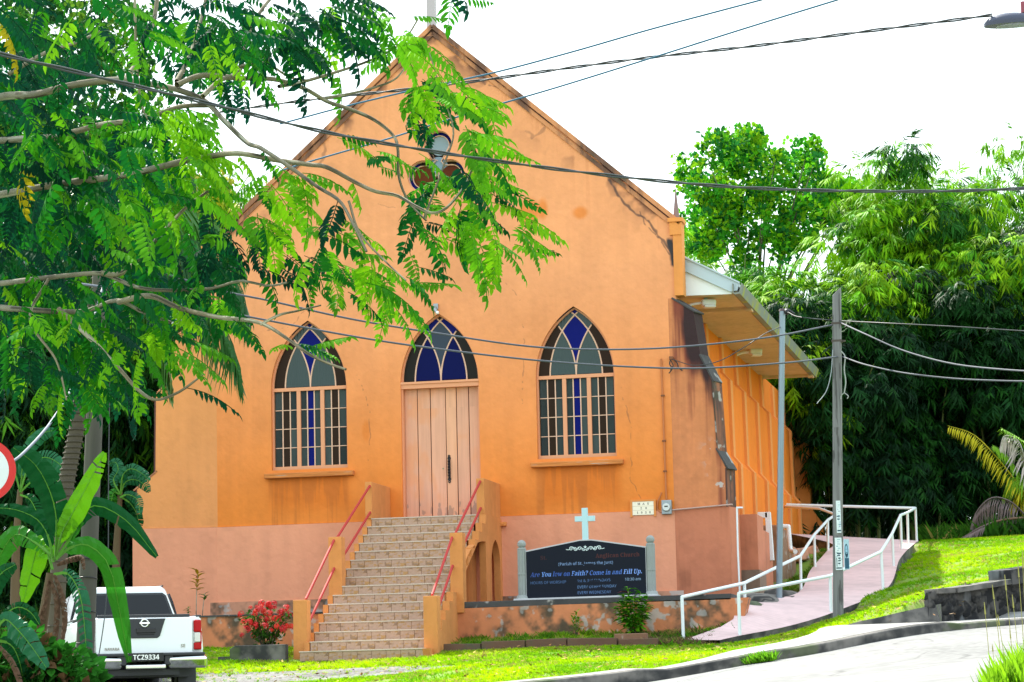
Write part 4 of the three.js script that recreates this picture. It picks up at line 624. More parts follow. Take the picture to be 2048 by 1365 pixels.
// ---------------------------------------------------------------- poles, wires, lamp
const woodGrey = tex(128, 512, (x, y) => { const n = fbm(x * 40, y * 1.2, 200, 4, 40), m = fbm(x * 8, y * 0.6, 201, 3, 8), k = sst(0.66, 0.7, fbm(x * 25, y * 2, 202, 3, 25)); const v = 0.17 + 0.16 * (n - 0.5) + 0.08 * (m - 0.5); return mix3([v, v * 0.98, v * 1.0], [0.05, 0.045, 0.045], k * 0.7); }, 1, 4);
const M_oldwood = std(1, 1, 1, 0.9, { map: woodGrey, bumpMap: woodGrey, bumpScale: 0.01 });
const WP0 = onZ(1677, 1236, 4.2), WP1 = onZ(1674, 577, 4.2);
{
  const w = thing('wooden_pole', 'tall weathered square timber pole with a slanted top in front of the ramp', 'pole');
  const ax = WP1.clone().sub(WP0), Lh = ax.length(); ax.normalize();
  const g = ext(poly([[-0.088, -0.3], [0.088, -0.3], [0.072, Lh], [-0.072, Lh - 0.14]]), 0.17, 0.008).translate(0, 0, -0.085).applyQuaternion(new THREE.Quaternion().setFromUnitVectors(V(0, 1, 0), ax)).translate(WP0.x, WP0.y, WP0.z);
  part('shaft', [g], M_oldwood, w);
  for (const py of [648, 683]) { const p = onZ(1674.5, py, 4.2); part('band', [bx(-0.092, 0.092, -0.02, 0.02, -0.1, 0.095).translate(p.x, p.y, p.z), bx(0.09, 0.15, -0.015, 0.015, -0.03, 0.03).translate(p.x, p.y, p.z)], std(0.1, 0.08, 0.07, 0.7, { metalness: 0.6 }), w); }
  const lw = thing('loose_wire', 'frayed grey wire end dangling from the timber pole', 'wire'); const wp = (px, py) => onZ(px, py, 4.32); part('strand', [tube([wp(1683, 703), wp(1690, 712), wp(1689, 740), wp(1692, 765), wp(1689, 786)], 0.012, 6), tube([wp(1689, 786), wp(1683, 792), wp(1682, 799)], 0.008, 6), tube([wp(1689, 786), wp(1697, 793), wp(1695, 798)], 0.01, 6)], std(0.3, 0.32, 0.3, 0.6), lw);
  const lw2 = thing('loose_wire', 'thin curved wire hanging on the left of the timber pole', 'wire'); part('strand', [tube([wp(1666, 700), wp(1662, 750), wp(1652, 785), wp(1634, 808)], 0.008, 6)], M_greyMetal, lw2);
  const poster = (x0, x1, y0, y1, dx, dz, turn, draw, lab) => { const p0 = onZ(x0, y0, 4.2), p1 = onZ(x1, y1, 4.2), w_ = p1.x - p0.x, h_ = p0.y - p1.y, n = 10, P = [], U = [], I = []; for (let j = 0; j <= 4; j++) for (let i = 0; i <= n; i++) { const u = i / n, v = j / 4; P.push((u - 0.5) * w_, (0.5 - v) * h_, 0.012 * Math.sin(u * 5 + v * 3) * turn); U.push(u, 1 - v); } for (let j = 0; j < 4; j++) for (let i = 0; i < n; i++) { const a = j * (n + 1) + i; I.push(a, a + n + 1, a + 1, a + 1, a + n + 1, a + n + 2); } const g = new THREE.BufferGeometry(); g.setAttribute('position', new THREE.Float32BufferAttribute(P, 3)); g.setAttribute('uv', new THREE.Float32BufferAttribute(U, 2)); g.setIndex(I); g.computeVertexNormals(); const o = part('poster', g, std(1, 1, 1, 0.8, { map: canvasTex(128, 256, draw) })); o.position.set((p0.x + p1.x) / 2 + dx, (p0.y + p1.y) / 2, 4.2 + dz); tag(o, lab, 'poster'); };
  const print = (q, seed) => { q.fillStyle = '#d3dde2'; q.fillRect(0, 0, 128, 256); const r = rng(seed); for (let i = 0; i < 14; i++) { q.fillStyle = `rgba(${50 + 60 * r()},${90 + 50 * r()},${120 + 40 * r()},${0.2 + 0.5 * r()})`; q.fillRect(8 + r() * 60, 10 + i * 17 + r() * 6, 20 + r() * 50, 3 + r() * 7); } q.fillStyle = 'rgba(250,252,253,0.5)'; for (let i = 0; i < 30; i++) q.fillRect(r() * 128, r() * 256, 3 + r() * 14, 2 + r() * 9); };
  poster(1673, 1684.5, 1003, 1067, 0, 0.105, 0.3, (q) => { print(q, 3); q.fillStyle = '#2f4a5c'; q.fillRect(10, 120, 90, 9); q.fillRect(24, 142, 70, 9); q.fillRect(20, 232, 100, 12); }, 'upper faded white paper bill on the timber pole');
  poster(1671, 1687, 1077, 1141, 0, 0.112, 0.3, (q) => { print(q, 8); q.fillStyle = '#26404f'; q.fillRect(30, 120, 80, 10); q.fillRect(30, 138, 60, 8); q.fillRect(18, 160, 14, 70); q.fillRect(52, 158, 46, 10); q.fillRect(50, 178, 52, 9); q.fillRect(50, 200, 40, 10); q.fillRect(10, 236, 106, 10); }, 'lower torn white paper bill on the timber pole');
  poster(1686, 1699, 1080, 1140, 0.02, 0.09, 0.8, (q) => { q.fillStyle = '#a9c6d6'; q.fillRect(0, 0, 128, 256); const r = rng(12); for (let i = 0; i < 40; i++) { q.fillStyle = `rgba(60,100,130,${0.1 + 0.2 * r()})`; q.fillRect(r() * 128, r() * 256, 6 + r() * 30, 4 + r() * 16); } q.fillStyle = '#22475e'; q.beginPath(); q.ellipse(62, 98, 42, 58, 0, 0, 7); q.fill(); q.fillStyle = '#8db6cf'; q.beginPath(); q.ellipse(62, 92, 28, 40, 0, 0, 7); q.fill(); q.fillStyle = '#1d3c50'; q.fillRect(44, 82, 12, 5); q.fillRect(68, 82, 12, 5); q.fillRect(50, 112, 24, 7); q.beginPath(); q.ellipse(62, 124, 24, 18, 0, 0, 3.15); q.fill(); q.fillStyle = '#2e5870'; q.fillRect(14, 160, 100, 90); }, 'blue-tinted portrait poster curling off the side of the timber pole');
}
const GP0 = onZ(1557, 1204, 0.5), GP1 = onZ(1565, 623, 0.5);
{
  const g = thing('steel_pole', 'slim grey galvanised steel pole standing in the ramp', 'pole'); part('shaft', rod(GP0.clone().add(V(0, -0.3, 0)), GP1, 0.062, 0.058, 16), std(0.27, 0.34, 0.4, 0.45, { metalness: 0.55, map: tex(128, 512, (x, y) => { const n = fbm(x * 6, y * 3, 210, 4, 6); const v = 0.8 + 0.5 * (n - 0.5); return [v, v, v]; }, 1, 4) }), g);
  part('cap', [rod(GP1, GP1.clone().add(V(0, 0.05, 0)), 0.068, 0.05)], std(0.08, 0.05, 0.05, 0.7), g); part('insulator', [new THREE.SphereGeometry(0.06, 10, 8).translate(GP1.x + 0.1, GP1.y - 0.02, GP1.z + 0.05), tube([GP1.clone(), GP1.clone().add(V(0.1, 0.02, 0.06)), GP1.clone().add(V(0.25, -0.08, 0.1))], 0.02, 6)], M_black, g);
}
const LP0 = at(163, 1420, 36.5), LP1 = at(203, 470, 37.6);
{
  const p = thing('concrete_pole', 'stout grey utility pole behind the banana plant, wrapped by thin wires', 'pole'); part('shaft', rod(LP0.clone().add(V(0, -0.3, 0)), LP1, 0.125, 0.1, 20), plaster([0.07, 0.066, 0.05], 215, { dirt: 0.4, streakK: 0.5 }), p);
  const d = LP1.clone().sub(LP0); for (const t of [0.14, 0.2, 0.27, 0.31]) { const c = LP0.clone().addScaledVector(d, t); part('wire_band', [new THREE.TorusGeometry(0.128, 0.008, 6, 24).rotateX(Math.PI / 2 + 0.25 * Math.sin(t * 60)).translate(c.x, c.y, c.z)], M_black, p); }
}
const M_cable = std(0.03, 0.035, 0.04, 0.55), M_silver = std(0.06, 0.07, 0.09, 0.75), M_thin = std(0.03, 0.12, 0.2, 0.8);
function wire(name, lab, pts, r, m, twist = 0) {
  const c = new THREE.CatmullRomCurve3(pts, false, 'centripetal'), o = thing(name, lab, 'cable');
  if (!twist) { part('strand', [tube(pts, r, 6, 60)], m, o); return; }
  const L = c.getLength(), n = Math.ceil(L * 14);
  for (const ph of [0, Math.PI]) { const q = []; for (let i = 0; i <= n; i++) { const p = c.getPointAt(i / n), a = ph + i / n * L * 2 * Math.PI / twist; q.push(p.add(V(0, Math.sin(a) * r * 1.1, Math.cos(a) * r * 1.1))); } part('strand', [tube(q, r, 6, n)], m, o); }
}
const A = (list, d0, d1) => list.map(([x, y], i) => at(x, y, d0 + (d1 - d0) * (list.length > 1 ? (x - list[0][0]) / (list[list.length - 1][0] - list[0][0]) : 0)));
{
  const w1 = [[-60, 94], [0, 108], [215, 159], [430, 210], [640, 262], [860, 302], [1080, 334], [1300, 360], [1450, 373], [1600, 380], [1800, 383], [1950, 381], [2120, 372], [2500, 330], [3100, 220]];
  wire('overhead_cable', 'thick black overhead cable sagging from the upper left to the right edge', A(w1, 13.6, 22), 0.006, M_cable, 0.9);
  wire('twisted_cable', 'twisted black service cable running up to the street lamp', A([[440, 224], [600, 202], [720, 189], [840, 176], [960, 161], [1130, 137], [1300, 115], [1500, 93], [1700, 67], [1840, 49], [1985, 30]], 34, 30), 0.010, M_cable, 0.9);
  wire('thin_wire', 'thin bluish wire crossing the gable below its top, rising to the right', A([[560, 248], [690, 213], [836, 178], [985, 146], [1140, 105], [1300, 59], [1420, 27], [1560, -10]], 32, 30), 0.0105, M_thin);
  wire('thin_wire', 'thin bluish wire from the roof edge past the round window up to the right', A([[560, 342], [620, 323], [778, 277], [860, 251], [980, 214], [1110, 176], [1300, 117], [1480, 60], [1720, -14]], 33, 29), 0.0105, M_thin);
  const sag1 = [[-30, 488], [27, 516], [99, 550], [212, 574], [332, 549]];
  wire('phone_cable', 'upper grey phone cable crossing the church front to the timber pole', [...A([[332, 549], [455, 585], [526, 599], [700, 638], [874, 667], [1079, 695], [1260, 699], [1400, 691], [1530, 676]], 38, 47.6), onZ(1667, 650, 4.2)], 0.015, M_silver);
  wire('phone_cable', 'lower grey phone cable crossing the church front to the timber pole', [...A([[438, 622], [513, 637], [700, 672], [821, 691], [1072, 721], [1260, 734], [1400, 737], [1560, 727]], 39, 47.6), onZ(1675, 714, 4.3)], 0.015, M_silver);
  wire('phone_cable', 'upper grey cable from the timber pole sagging to the right edge', [onZ(1682, 646, 4.3), ...A([[1730, 668], [1800, 699], [1900, 727], [2000, 739], [2100, 744], [2400, 735], [2900, 690]], 47.5, 30)], 0.014, M_silver);
  wire('phone_cable', 'lower grey cable from the timber pole sagging to the right edge', [onZ(1686, 714, 4.3), ...A([[1740, 732], [1800, 745], [1900, 757], [2000, 762], [2100, 763], [2400, 750], [2900, 700]], 47.5, 30)], 0.013, M_silver);
  wire('service_wire', 'thin black wire from the steel pole past the timber pole to the right edge', [GP1.clone().add(V(0.1, -0.02, 0)), at(1610, 636, 49.5), onZ(1668, 641, 4.1), at(1760, 646, 47), at(1900, 653, 46), at(2100, 665, 45), at(2500, 670, 40), at(3000, 640, 34)], 0.009, M_cable);
  wire('service_wire', 'thin black wire drooping from the church wall up to the steel pole', [V(4.73, 5.93, 0.06), ...A([[1400, 731], [1440, 722], [1490, 694], [1530, 668]], 53.9, 53.9), GP1.clone().add(V(-0.03, -0.3, 0))], 0.009, M_cable);
  wire('silver_cable', 'silvery cable looping across the red-ringed traffic sign to the utility pole', A([[-40, 937], [0, 931], [30, 920], [60, 893], [88, 862], [103, 842], [150, 760], [205, 575]], 25.2, 36.8), 0.016, std(0.1, 0.12, 0.16, 0.7));
  wire('silver_cable', 'silvery cable through the leaves on the left to the utility pole', [...A([[-20, 492], [27, 516], [99, 550], [127, 562], [203, 574]], 30, 37.4)], 0.016, std(0.1, 0.12, 0.16, 0.7));
  wire('stay_wire', 'thin dark stay wire hanging straight down beside the utility pole', [at(222, 560, 37.2), at(217, 900, 36.9), at(212, 1200, 36.5), at(192, 1345, 36.2)], 0.007, M_cable);
  const kn = thing('wire_anchor', 'rusty hook with tangled wire ends on the church wall', 'hook', V(4.74, 5.94, 0.04)); part('hook', [bx(-0.04, 0.04, -0.03, 0.04, 0, 0.08, 0.01)], M_rust, kn); part('wire_ends', [tube([V(0, 0, 0.06), V(-0.03, -0.12, 0.08), V(0.02, -0.2, 0.08), V(-0.05, -0.3, 0.07)], 0.012, 6), tube([V(0.05, -0.02, 0.06), V(0.12, -0.1, 0.08), V(0.15, -0.2, 0.08), V(0.22, -0.26, 0.07)], 0.012, 6), tube([V(0, -0.05, 0.06), V(0.04, -0.16, 0.09), V(-0.02, -0.24, 0.07)], 0.01, 6)], M_black, kn);
  const sl = thing('street_lamp', 'dark cobra-head street lamp with a clear bowl at the top right corner', 'street lamp'); const c = at(2022, 42, 30), e = at(2170, 30, 30);
  part('lamp_head', [new THREE.SphereGeometry(1, 24, 16, 0, 6.3, 0, Math.PI / 2).scale(0.28, 0.11, 0.13).translate(c.x, c.y - 0.02, c.z), new THREE.CylinderGeometry(1, 1, 0.035, 32).scale(0.285, 1, 0.135).translate(c.x, c.y - 0.03, c.z)], std(0.035, 0.04, 0.075, 0.4), sl);
  part('bowl', new THREE.SphereGeometry(1, 24, 12, 0, 6.3, Math.PI / 2, Math.PI / 2).scale(0.2, 0.13, 0.11).translate(c.x + 0.04, c.y - 0.05, c.z), phy(0.95, 0.97, 0.97, 0.08, { transmission: 0.9, thickness: 0 }), sl);
  part('arm', [tube([V(c.x + 0.2, c.y, c.z), V(c.x + 0.6, c.y + 0.02, c.z), V(e.x, e.y - 0.1, e.z)], 0.03, 10)], M_greyMetal, sl); part('lamp_post', [rod(V(e.x, gh(e.x, e.z) - 0.3, e.z), V(e.x, e.y + 0.6, e.z), 0.12, 0.09, 16)], M_oldwood, sl);
  const top = at(2047, 5, 30); part('photocell', [rod(V(top.x, c.y + 0.08, c.z), V(top.x, c.y + 0.2, c.z), 0.03)], std(0.25, 0.04, 0.07, 0.5), sl);
}
{ // traffic sign
  const p = at(-34, 942, 26), t = thing('traffic_sign', 'round white traffic sign with a red border at the left edge', 'traffic sign', V(p.x, p.y, p.z), Math.atan2(EYE.x - p.x, EYE.z - p.z) - 0.1);
  part('face', new THREE.CylinderGeometry(0.235, 0.235, 0.012, 48).rotateX(Math.PI / 2).translate(0, 0, 0.004), std(0.72, 0.76, 0.78, 0.35), t); part('red_border', [new THREE.RingGeometry(0.235, 0.3, 64).translate(0, 0, 0.008), new THREE.CylinderGeometry(0.3, 0.3, 0.008, 64, 1, true).rotateX(Math.PI / 2).translate(0, 0, 0.004)], std(0.62, 0.012, 0.012, 0.4), t); part('back_plate', new THREE.CylinderGeometry(0.3, 0.3, 0.004, 48).rotateX(Math.PI / 2).translate(0, 0, -0.004), M_greyMetal, t); part('sign_post', rod(V(0, gh(p.x, p.z) - p.y - 0.3, -0.04), V(0, 0.34, -0.04), 0.03), M_greyMetal, t);
}
{ // dark stone retaining wall and low edging by the pavement
  const a = onZ(1886, 1225, 9.0), t = thing('retaining_wall', 'dark mossy stone retaining wall stepping up beside the pavement', 'wall'); const M_stone = std(1, 1, 1, 0.95, { map: tex(512, 512, (x, y) => { const n = fbm(x * 2, y * 2, 220, 4, 8), m = fbm(x * 7, y * 7, 221, 4, 28), s = fbm(x * 6, y * 0.6, 222, 3, 24); let c = mix3([0.012, 0.012, 0.014], [0.075, 0.07, 0.065], sst(0.4, 0.7, m)); return mix3(c, [0.16, 0.17, 0.18], sst(0.62, 0.72, 0.6 * s + 0.45 * n) * 0.8); }, 4, 4) });
  const pts = [onZ(1856, 1232, 9.2), onZ(1890, 1229, 9.0), onZ(1990, 1224, 8.0), onZ(2048, 1221, 7.3), onZ(2200, 1205, 5.6), V(19, 0.75, 0.5)], tops = [onZ(1856, 1184, 9.2), onZ(1890, 1182, 9.0), onZ(1998, 1165, 8.0), onZ(2048, 1160, 7.3), onZ(2200, 1130, 5.6), V(19, 1.95, 0.5)];
  const back = V(0.25, 0, -0.7).normalize(); const rowsF = pts.map((p, i) => [p.clone().add(V(0, -0.4, 0)), tops[i], tops[i].clone().addScaledVector(back, 0.34), pts[i].clone().addScaledVector(back, 0.34).add(V(0, -0.4, 0))]);
  part('wall_body', [ribbon(rowsF), ribbon([[rowsF[0][0], rowsF[0][3]], [rowsF[0][1], rowsF[0][2]]])], M_stone, t);
  const rs = rng(41); // protruding stones on the face
  for (let i = 0; i < 34; i++) { const u = 0.03 + 0.7 * rs(), k = Math.min(pts.length - 2, Math.floor(u * 4)), f = u * 4 - k, b = pts[k].clone().lerp(pts[k + 1], f), tp = tops[k].clone().lerp(tops[k + 1], f), v = 0.12 + 0.7 * rs(), p = b.lerp(tp, v), s = 0.08 + 0.07 * rs(); const g = new THREE.IcosahedronGeometry(s, 1); { const q = g.attributes.position; for (let j = 0; j < q.count; j++) { const n = 0.75 + 0.5 * vnoise(q.getX(j) * 22 + i * 7, q.getY(j) * 22 + q.getZ(j) * 15, 4); q.setXYZ(j, q.getX(j) * n, q.getY(j) * n, q.getZ(j) * n); } g.computeVertexNormals(); } g.scale(0.7 + 0.6 * rs(), 0.8 + 0.5 * rs(), 0.2); const o = part('stone', [g], M_stone, t); o.position.copy(p); o.rotation.set(0, 0.4 * rs(), rs() * 3); }
  part('coping', [0, 1, 3, 4].map((i) => bar(tops[i].clone().addScaledVector(back, 0.15).add(V(0, 0.0, 0)), tops[i + 1].clone().addScaledVector(back, 0.15), 0.42, 0.09, 0.015)), M_oldconc, t);
  const u0 = onZ(1999, 1163, 8), u1 = onZ(2060, 1160, 7.2), v0 = onZ(1999, 1149, 8), v1 = onZ(2200, 1120, 5.6); part('upper_block', [bar(u0.clone().lerp(v0, 0.5).add(V(0, 0, -0.2)), V(v1.x, v1.y - 0.05, v1.z - 0.2), 0.46, 0.26, 0.02)], M_stone, t);
  const e = thing('kerb_edging', 'low curved concrete edging rising from the lawn to the dark wall', 'edging'); const ep = [onZ(1668, 1279, 9.6), onZ(1676, 1262, 9.5), onZ(1700, 1250, 9.4), onZ(1760, 1236, 9.2), onZ(1820, 1222, 9.1), onZ(1884, 1209, 9.0)], es = along(ep, 20);
  part('edging_body', [ribbon(es.map((p) => [p.clone().add(V(0, -0.45, 0.17)), p.clone().add(V(0, 0, 0.15)), p.clone().add(V(0, 0.005, -0.12)), p.clone().add(V(0, -0.4, -0.15))]))], M_oldconc, e);
}
// ---------------------------------------------------------------- pickup truck, rear at local z = 0, heading -z
{
  const gx = -1.62, gz = 13.15, t = thing('pickup_truck', 'white double-cab pickup parked left of the stairs, tailgate towards the road', 'pickup truck', V(gx, gh(gx, gz) + 0.02, gz), 29 * R);
  t.rotation.x = 0.012;
  const M_paint = phy(0.76, 0.8, 0.82, 0.35, { clearcoat: 1, clearcoatRoughness: 0.06 }), M_glass = phy(0.006, 0.009, 0.013, 0.05, { specularIntensity: 0.55 }), M_chrome = std(0.7, 0.7, 0.68, 0.09, { metalness: 1 }), M_trimB = std(0.02, 0.022, 0.028, 0.5), M_tyre = std(0.012, 0.012, 0.013, 0.85), M_red = phy(0.42, 0.004, 0.006, 0.3, { specularIntensity: 0.4 }), M_clear = phy(0.6, 0.58, 0.55, 0.1, { clearcoat: 1 });
  const arch = (s, zc) => { const p = []; for (let i = 0; i <= 14; i++) { const a = i / 14 * Math.PI; p.push([zc - 0.44 * Math.cos(a) * s, 0.42 + 0.44 * Math.sin(a)]); } return p; };
  // side profile (z, y) of the lower body, wheel arches cut in
  const lower = [[-0.02, 0.62], [0.0, 0.72], [0.0, 1.2], [-0.04, 1.225], [-1.66, 1.21], [-1.66, 1.16], [-3.75, 1.14], [-4.6, 1.06], [-5.1, 0.95], [-5.16, 0.5], [-5.05, 0.42], ...arch(1, -4.15).map(([z, y]) => [z, y]), [-3.6, 0.42], [-1.55, 0.42], ...arch(1, -1.1), [-0.62, 0.5], [-0.3, 0.56]];
  const body = toX(ext(poly(lower), 1.8, 0.03)).translate(-0.9, 0, 0); const bp = body.attributes.position; for (let i = 0; i < bp.count; i++) { const y = bp.getY(i), k = 1 - 0.04 * sst(0.9, 1.25, y) - 0.03 * (1 - sst(0.4, 0.75, y)); bp.setX(i, bp.getX(i) * k); } body.computeVertexNormals();
  part('body', [body], M_paint, t);
  part('bed_liner', [bx(-0.78, 0.78, 1.19, 1.235, -1.6, -0.06), bar(V(-0.86, 1.235, -0.02), V(-0.86, 1.225, -1.66), 0.09, 0.025, 0.01), bar(V(0.86, 1.235, -0.02), V(0.86, 1.225, -1.66), 0.09, 0.025, 0.01), bar(V(-0.72, 1.24, 0.0), V(0.72, 1.24, 0.0), 0.025, 0.05, 0.01)], M_trimB, t);
  const cab = new RoundedBoxGeometry(1.72, 0.68, 2.1, 5, 0.13); const q = cab.attributes.position; for (let i = 0; i < q.count; i++) { const y = q.getY(i), z = q.getZ(i), f = sst(-0.34, 0.34, y); q.setX(i, q.getX(i) * (1 - 0.2 * f)); q.setZ(i, z > 0 ? z - 0.13 * f : z + 0.55 * f); } cab.computeVertexNormals(); cab.translate(0, 1.43, -2.72);
  part('cab', [cab], M_paint, t);
  const tilt = Math.atan(0.13 / 0.68);
  const rw = poly([[-0.72, -0.19], [0.72, -0.19], [0.735, -0.14], [0.63, 0.17], [0.58, 0.21], [-0.58, 0.21], [-0.63, 0.17], [-0.735, -0.14]]);
  part('rear_window', [ext(rw, 0.02, 0.008).rotateX(-tilt).translate(0, 1.43, -1.735)], M_glass, t);
  const rgo = poly([[-0.76, -0.22], [0.76, -0.22], [0.77, -0.15], [0.66, 0.19], [0.6, 0.235], [-0.6, 0.235], [-0.66, 0.19], [-0.77, -0.15]]); rgo.holes.push(path([[-0.72, -0.19], [0.72, -0.19], [0.735, -0.14], [0.63, 0.17], [0.58, 0.21], [-0.58, 0.21], [-0.63, 0.17], [-0.735, -0.14]])); part('window_seal', [ext(rgo, 0.018).rotateX(-tilt).translate(0, 1.43, -1.737)], M_trimB, t);
  for (const s of [-1, 1]) { const sw = (pts) => toX(ext(poly(pts), 0.02)).translate(s > 0 ? 0 : -0.02, 0, 0).applyMatrix4(new THREE.Matrix4().makeRotationZ(s * 0.25)).translate(s * 0.805, 0, 0); part('side_window', [sw([[-1.86, 1.22], [-1.9, 1.5], [-2.02, 1.66], [-2.62, 1.66], [-2.66, 1.22]].map(([z, y]) => [z, y - 1.43])).translate(0, 1.43, 0)], M_glass, t); part('side_window', [sw([[-2.74, 1.22], [-2.7, 1.66], [-3.1, 1.62], [-3.6, 1.22]].map(([z, y]) => [z, y - 1.43])).translate(0, 1.43, 0)], M_glass, t); part('roof_rail', [bar(V(s * 0.62, 1.775, -1.85), V(s * 0.6, 1.785, -3.1), 0.03, 0.025, 0.008)], M_trimB, t); part('door_mirror', [new RoundedBoxGeometry(0.2, 0.16, 0.1, 2, 0.03).translate(s * 1.0, 1.26, -3.45)], M_paint, t); }
  part('windscreen', [ext(poly([[-0.68, -0.25], [0.68, -0.25], [0.6, 0.25], [-0.6, 0.25]]), 0.02).rotateX(0.72).translate(0, 1.45, -3.52)], M_glass, t);
  const tg = part('tailgate', [new RoundedBoxGeometry(1.5, 0.55, 0.05, 3, 0.02).translate(0, 0.935, 0.035)], M_paint, t);
  part('tailgate_trim', [ext(poly([[-0.33, 0], [0.33, 0], [0.31, -0.05], [0.24, -0.27], [0.2, -0.3], [-0.2, -0.3], [-0.24, -0.27], [-0.31, -0.05]]), 0.018, 0.008).translate(0, 1.2, 0.056)], M_trimB, tg);
  part('tailgate_handle', [new RoundedBoxGeometry(0.3, 0.075, 0.03, 2, 0.012).translate(0.02, 1.015, 0.085), new RoundedBoxGeometry(0.27, 0.035, 0.03, 2, 0.01).translate(0.02, 0.965, 0.075)], std(0.008, 0.008, 0.01, 0.4), tg);
  part('emblem', [new THREE.TorusGeometry(0.055, 0.014, 10, 28).translate(0, 1.13, 0.09), new RoundedBoxGeometry(0.16, 0.03, 0.015, 2, 0.005).translate(0, 1.13, 0.096)], M_chrome, tg);
  const font = await new FontLoader().loadAsync('fonts/droid/droid_sans_bold.typeface.json'); const text = (s, size, dep) => { const g = new TextGeometry(s, { font, size, depth: dep, curveSegments: 4 }); g.computeBoundingBox(); return g.translate(-(g.boundingBox.max.x + g.boundingBox.min.x) / 2, 0, 0); };
  part('badge', [text('NAVARA', 0.042, 0.006).translate(-0.5, 0.72, 0.062)], std(0.3, 0.28, 0.25, 0.35, { metalness: 0.7 }), tg); part('badge', [text('SE', 0.05, 0.006).translate(0.6, 0.75, 0.062)], std(0.3, 0.28, 0.25, 0.35, { metalness: 0.7 }), tg);
  for (const s of [-1, 1]) { const tl = new THREE.Group(); tl.name = 'tail_light'; t.add(tl); const x = s * 0.835; part('red_lens', [new RoundedBoxGeometry(0.12, 0.19, 0.1, 3, 0.025).translate(x, 1.075, 0.0), new RoundedBoxGeometry(0.12, 0.11, 0.1, 3, 0.02).translate(x, 0.765, 0.0)], M_red, tl); part('clear_lens', [new RoundedBoxGeometry(0.105, 0.15, 0.1, 3, 0.015).translate(x, 0.9, 0.0)], M_clear, tl); part('red_edge', [bx(x + s * 0.05 - 0.012, x + s * 0.05 + 0.012, 0.8, 1.0, -0.05, 0.052, 0.008)], M_red, tl); }
  part('bumper', [new RoundedBoxGeometry(0.6, 0.19, 0.2, 4, 0.05).rotateX(0.3).rotateY(0.12).translate(-0.66, 0.535, 0.1), new RoundedBoxGeometry(0.6, 0.19, 0.2, 4, 0.05).rotateX(0.3).rotateY(-0.12).translate(0.66, 0.535, 0.1), new RoundedBoxGeometry(0.62, 0.07, 0.16, 2, 0.02).translate(0, 0.46, 0.12)], M_chrome, t);
  part('bumper_step', [new RoundedBoxGeometry(1.84, 0.045, 0.2, 2, 0.015).translate(0, 0.645, 0.09), new RoundedBoxGeometry(0.14, 0.16, 0.12, 2, 0.02).translate(-0.36, 0.56, 0.1), new RoundedBoxGeometry(0.14, 0.16, 0.12, 2, 0.02).translate(0.36, 0.56, 0.1)], M_trimB, t);
  const pt = canvasTex(512, 112, (q) => { q.fillStyle = '#0c0f14'; q.fillRect(0, 0, 512, 112); q.fillStyle = '#f2f4f2'; q.font = 'bold 100px sans-serif'; q.textAlign = 'center'; q.fillText('TCZ9334', 256, 93, 480); });
  const lp = part('licence_plate', bx(-0.27, 0.27, 0.545, 0.67, 0.2, 0.212), M_trimB, t); part('plate_face', new THREE.PlaneGeometry(0.53, 0.118).translate(0, 0.607, 0.216), std(1, 1, 1, 0.5, { map: pt }), lp);
  part('underbody', [bx(-0.8, 0.8, 0.3, 0.5, -5.0, -0.25), bx(-0.55, 0.55, 0.33, 0.42, -0.24, 0.0)], M_trimB, t);
  for (const s of [-1, 1]) part('mud_flap', [bx(s * 0.78 - 0.14, s * 0.78 + 0.14, 0.1, 0.5, -0.62, -0.6)], M_trimB, t);
  for (const [x, z] of [[-0.78, -1.1], [0.78, -1.1], [-0.78, -4.15], [0.78, -4.15]]) { const w = new THREE.Group(); w.name = 'wheel'; w.position.set(x, 0.37, z); t.add(w); part('tyre', [new THREE.TorusGeometry(0.27, 0.11, 14, 36).rotateY(Math.PI / 2).scale(1.1, 1, 1)], M_tyre, w); part('rim', [new THREE.CylinderGeometry(0.19, 0.19, 0.16, 24).rotateZ(Math.PI / 2), ...[0, 1, 2, 3, 4].map((i) => bx(-0.09, 0.09, 0.05, 0.18, -0.03, 0.03).rotateX(i * 1.2566))], std(0.5, 0.5, 0.5, 0.3, { metalness: 0.8 }), w); }
}
// ---------------------------------------------------------------- foliage
const leafMat = (r, g, b, tr = 0.4, rough = 0.75, sp = 0.35) => new THREE.MeshPhysicalMaterial({ color: col(r, g, b), roughness: rough, transmission: tr, thickness: 0, specularIntensity: sp, side: THREE.DoubleSide });
const M_leafW = leafMat(1, 1, 1, 0.42, 0.8, 0.1);
const M_bark = std(1, 1, 1, 0.95, { map: tex(128, 256, (x, y) => { const n = fbm(x * 10, y * 4, 301, 4, 10), m = fbm(x * 4, y * 12, 302, 3, 4), l = fbm(x * 6, y * 3, 303, 3, 6); let c = mix3([0.05, 0.042, 0.03], [0.2, 0.17, 0.12], sst(0.35, 0.65, n)); c = mix3(c, [0.34, 0.33, 0.27], sst(0.58, 0.68, l) * 0.8); return c.map((v) => v * (0.7 + 0.6 * m)); }, 1, 2) });
const M_barkPale = std(1, 1, 1, 0.9, { map: M_bark.map, color: col(1.15, 1.1, 1.0) }), M_barkDark = std(0.06, 0.05, 0.035, 0.95), M_culm = std(0.12, 0.15, 0.04, 0.7);
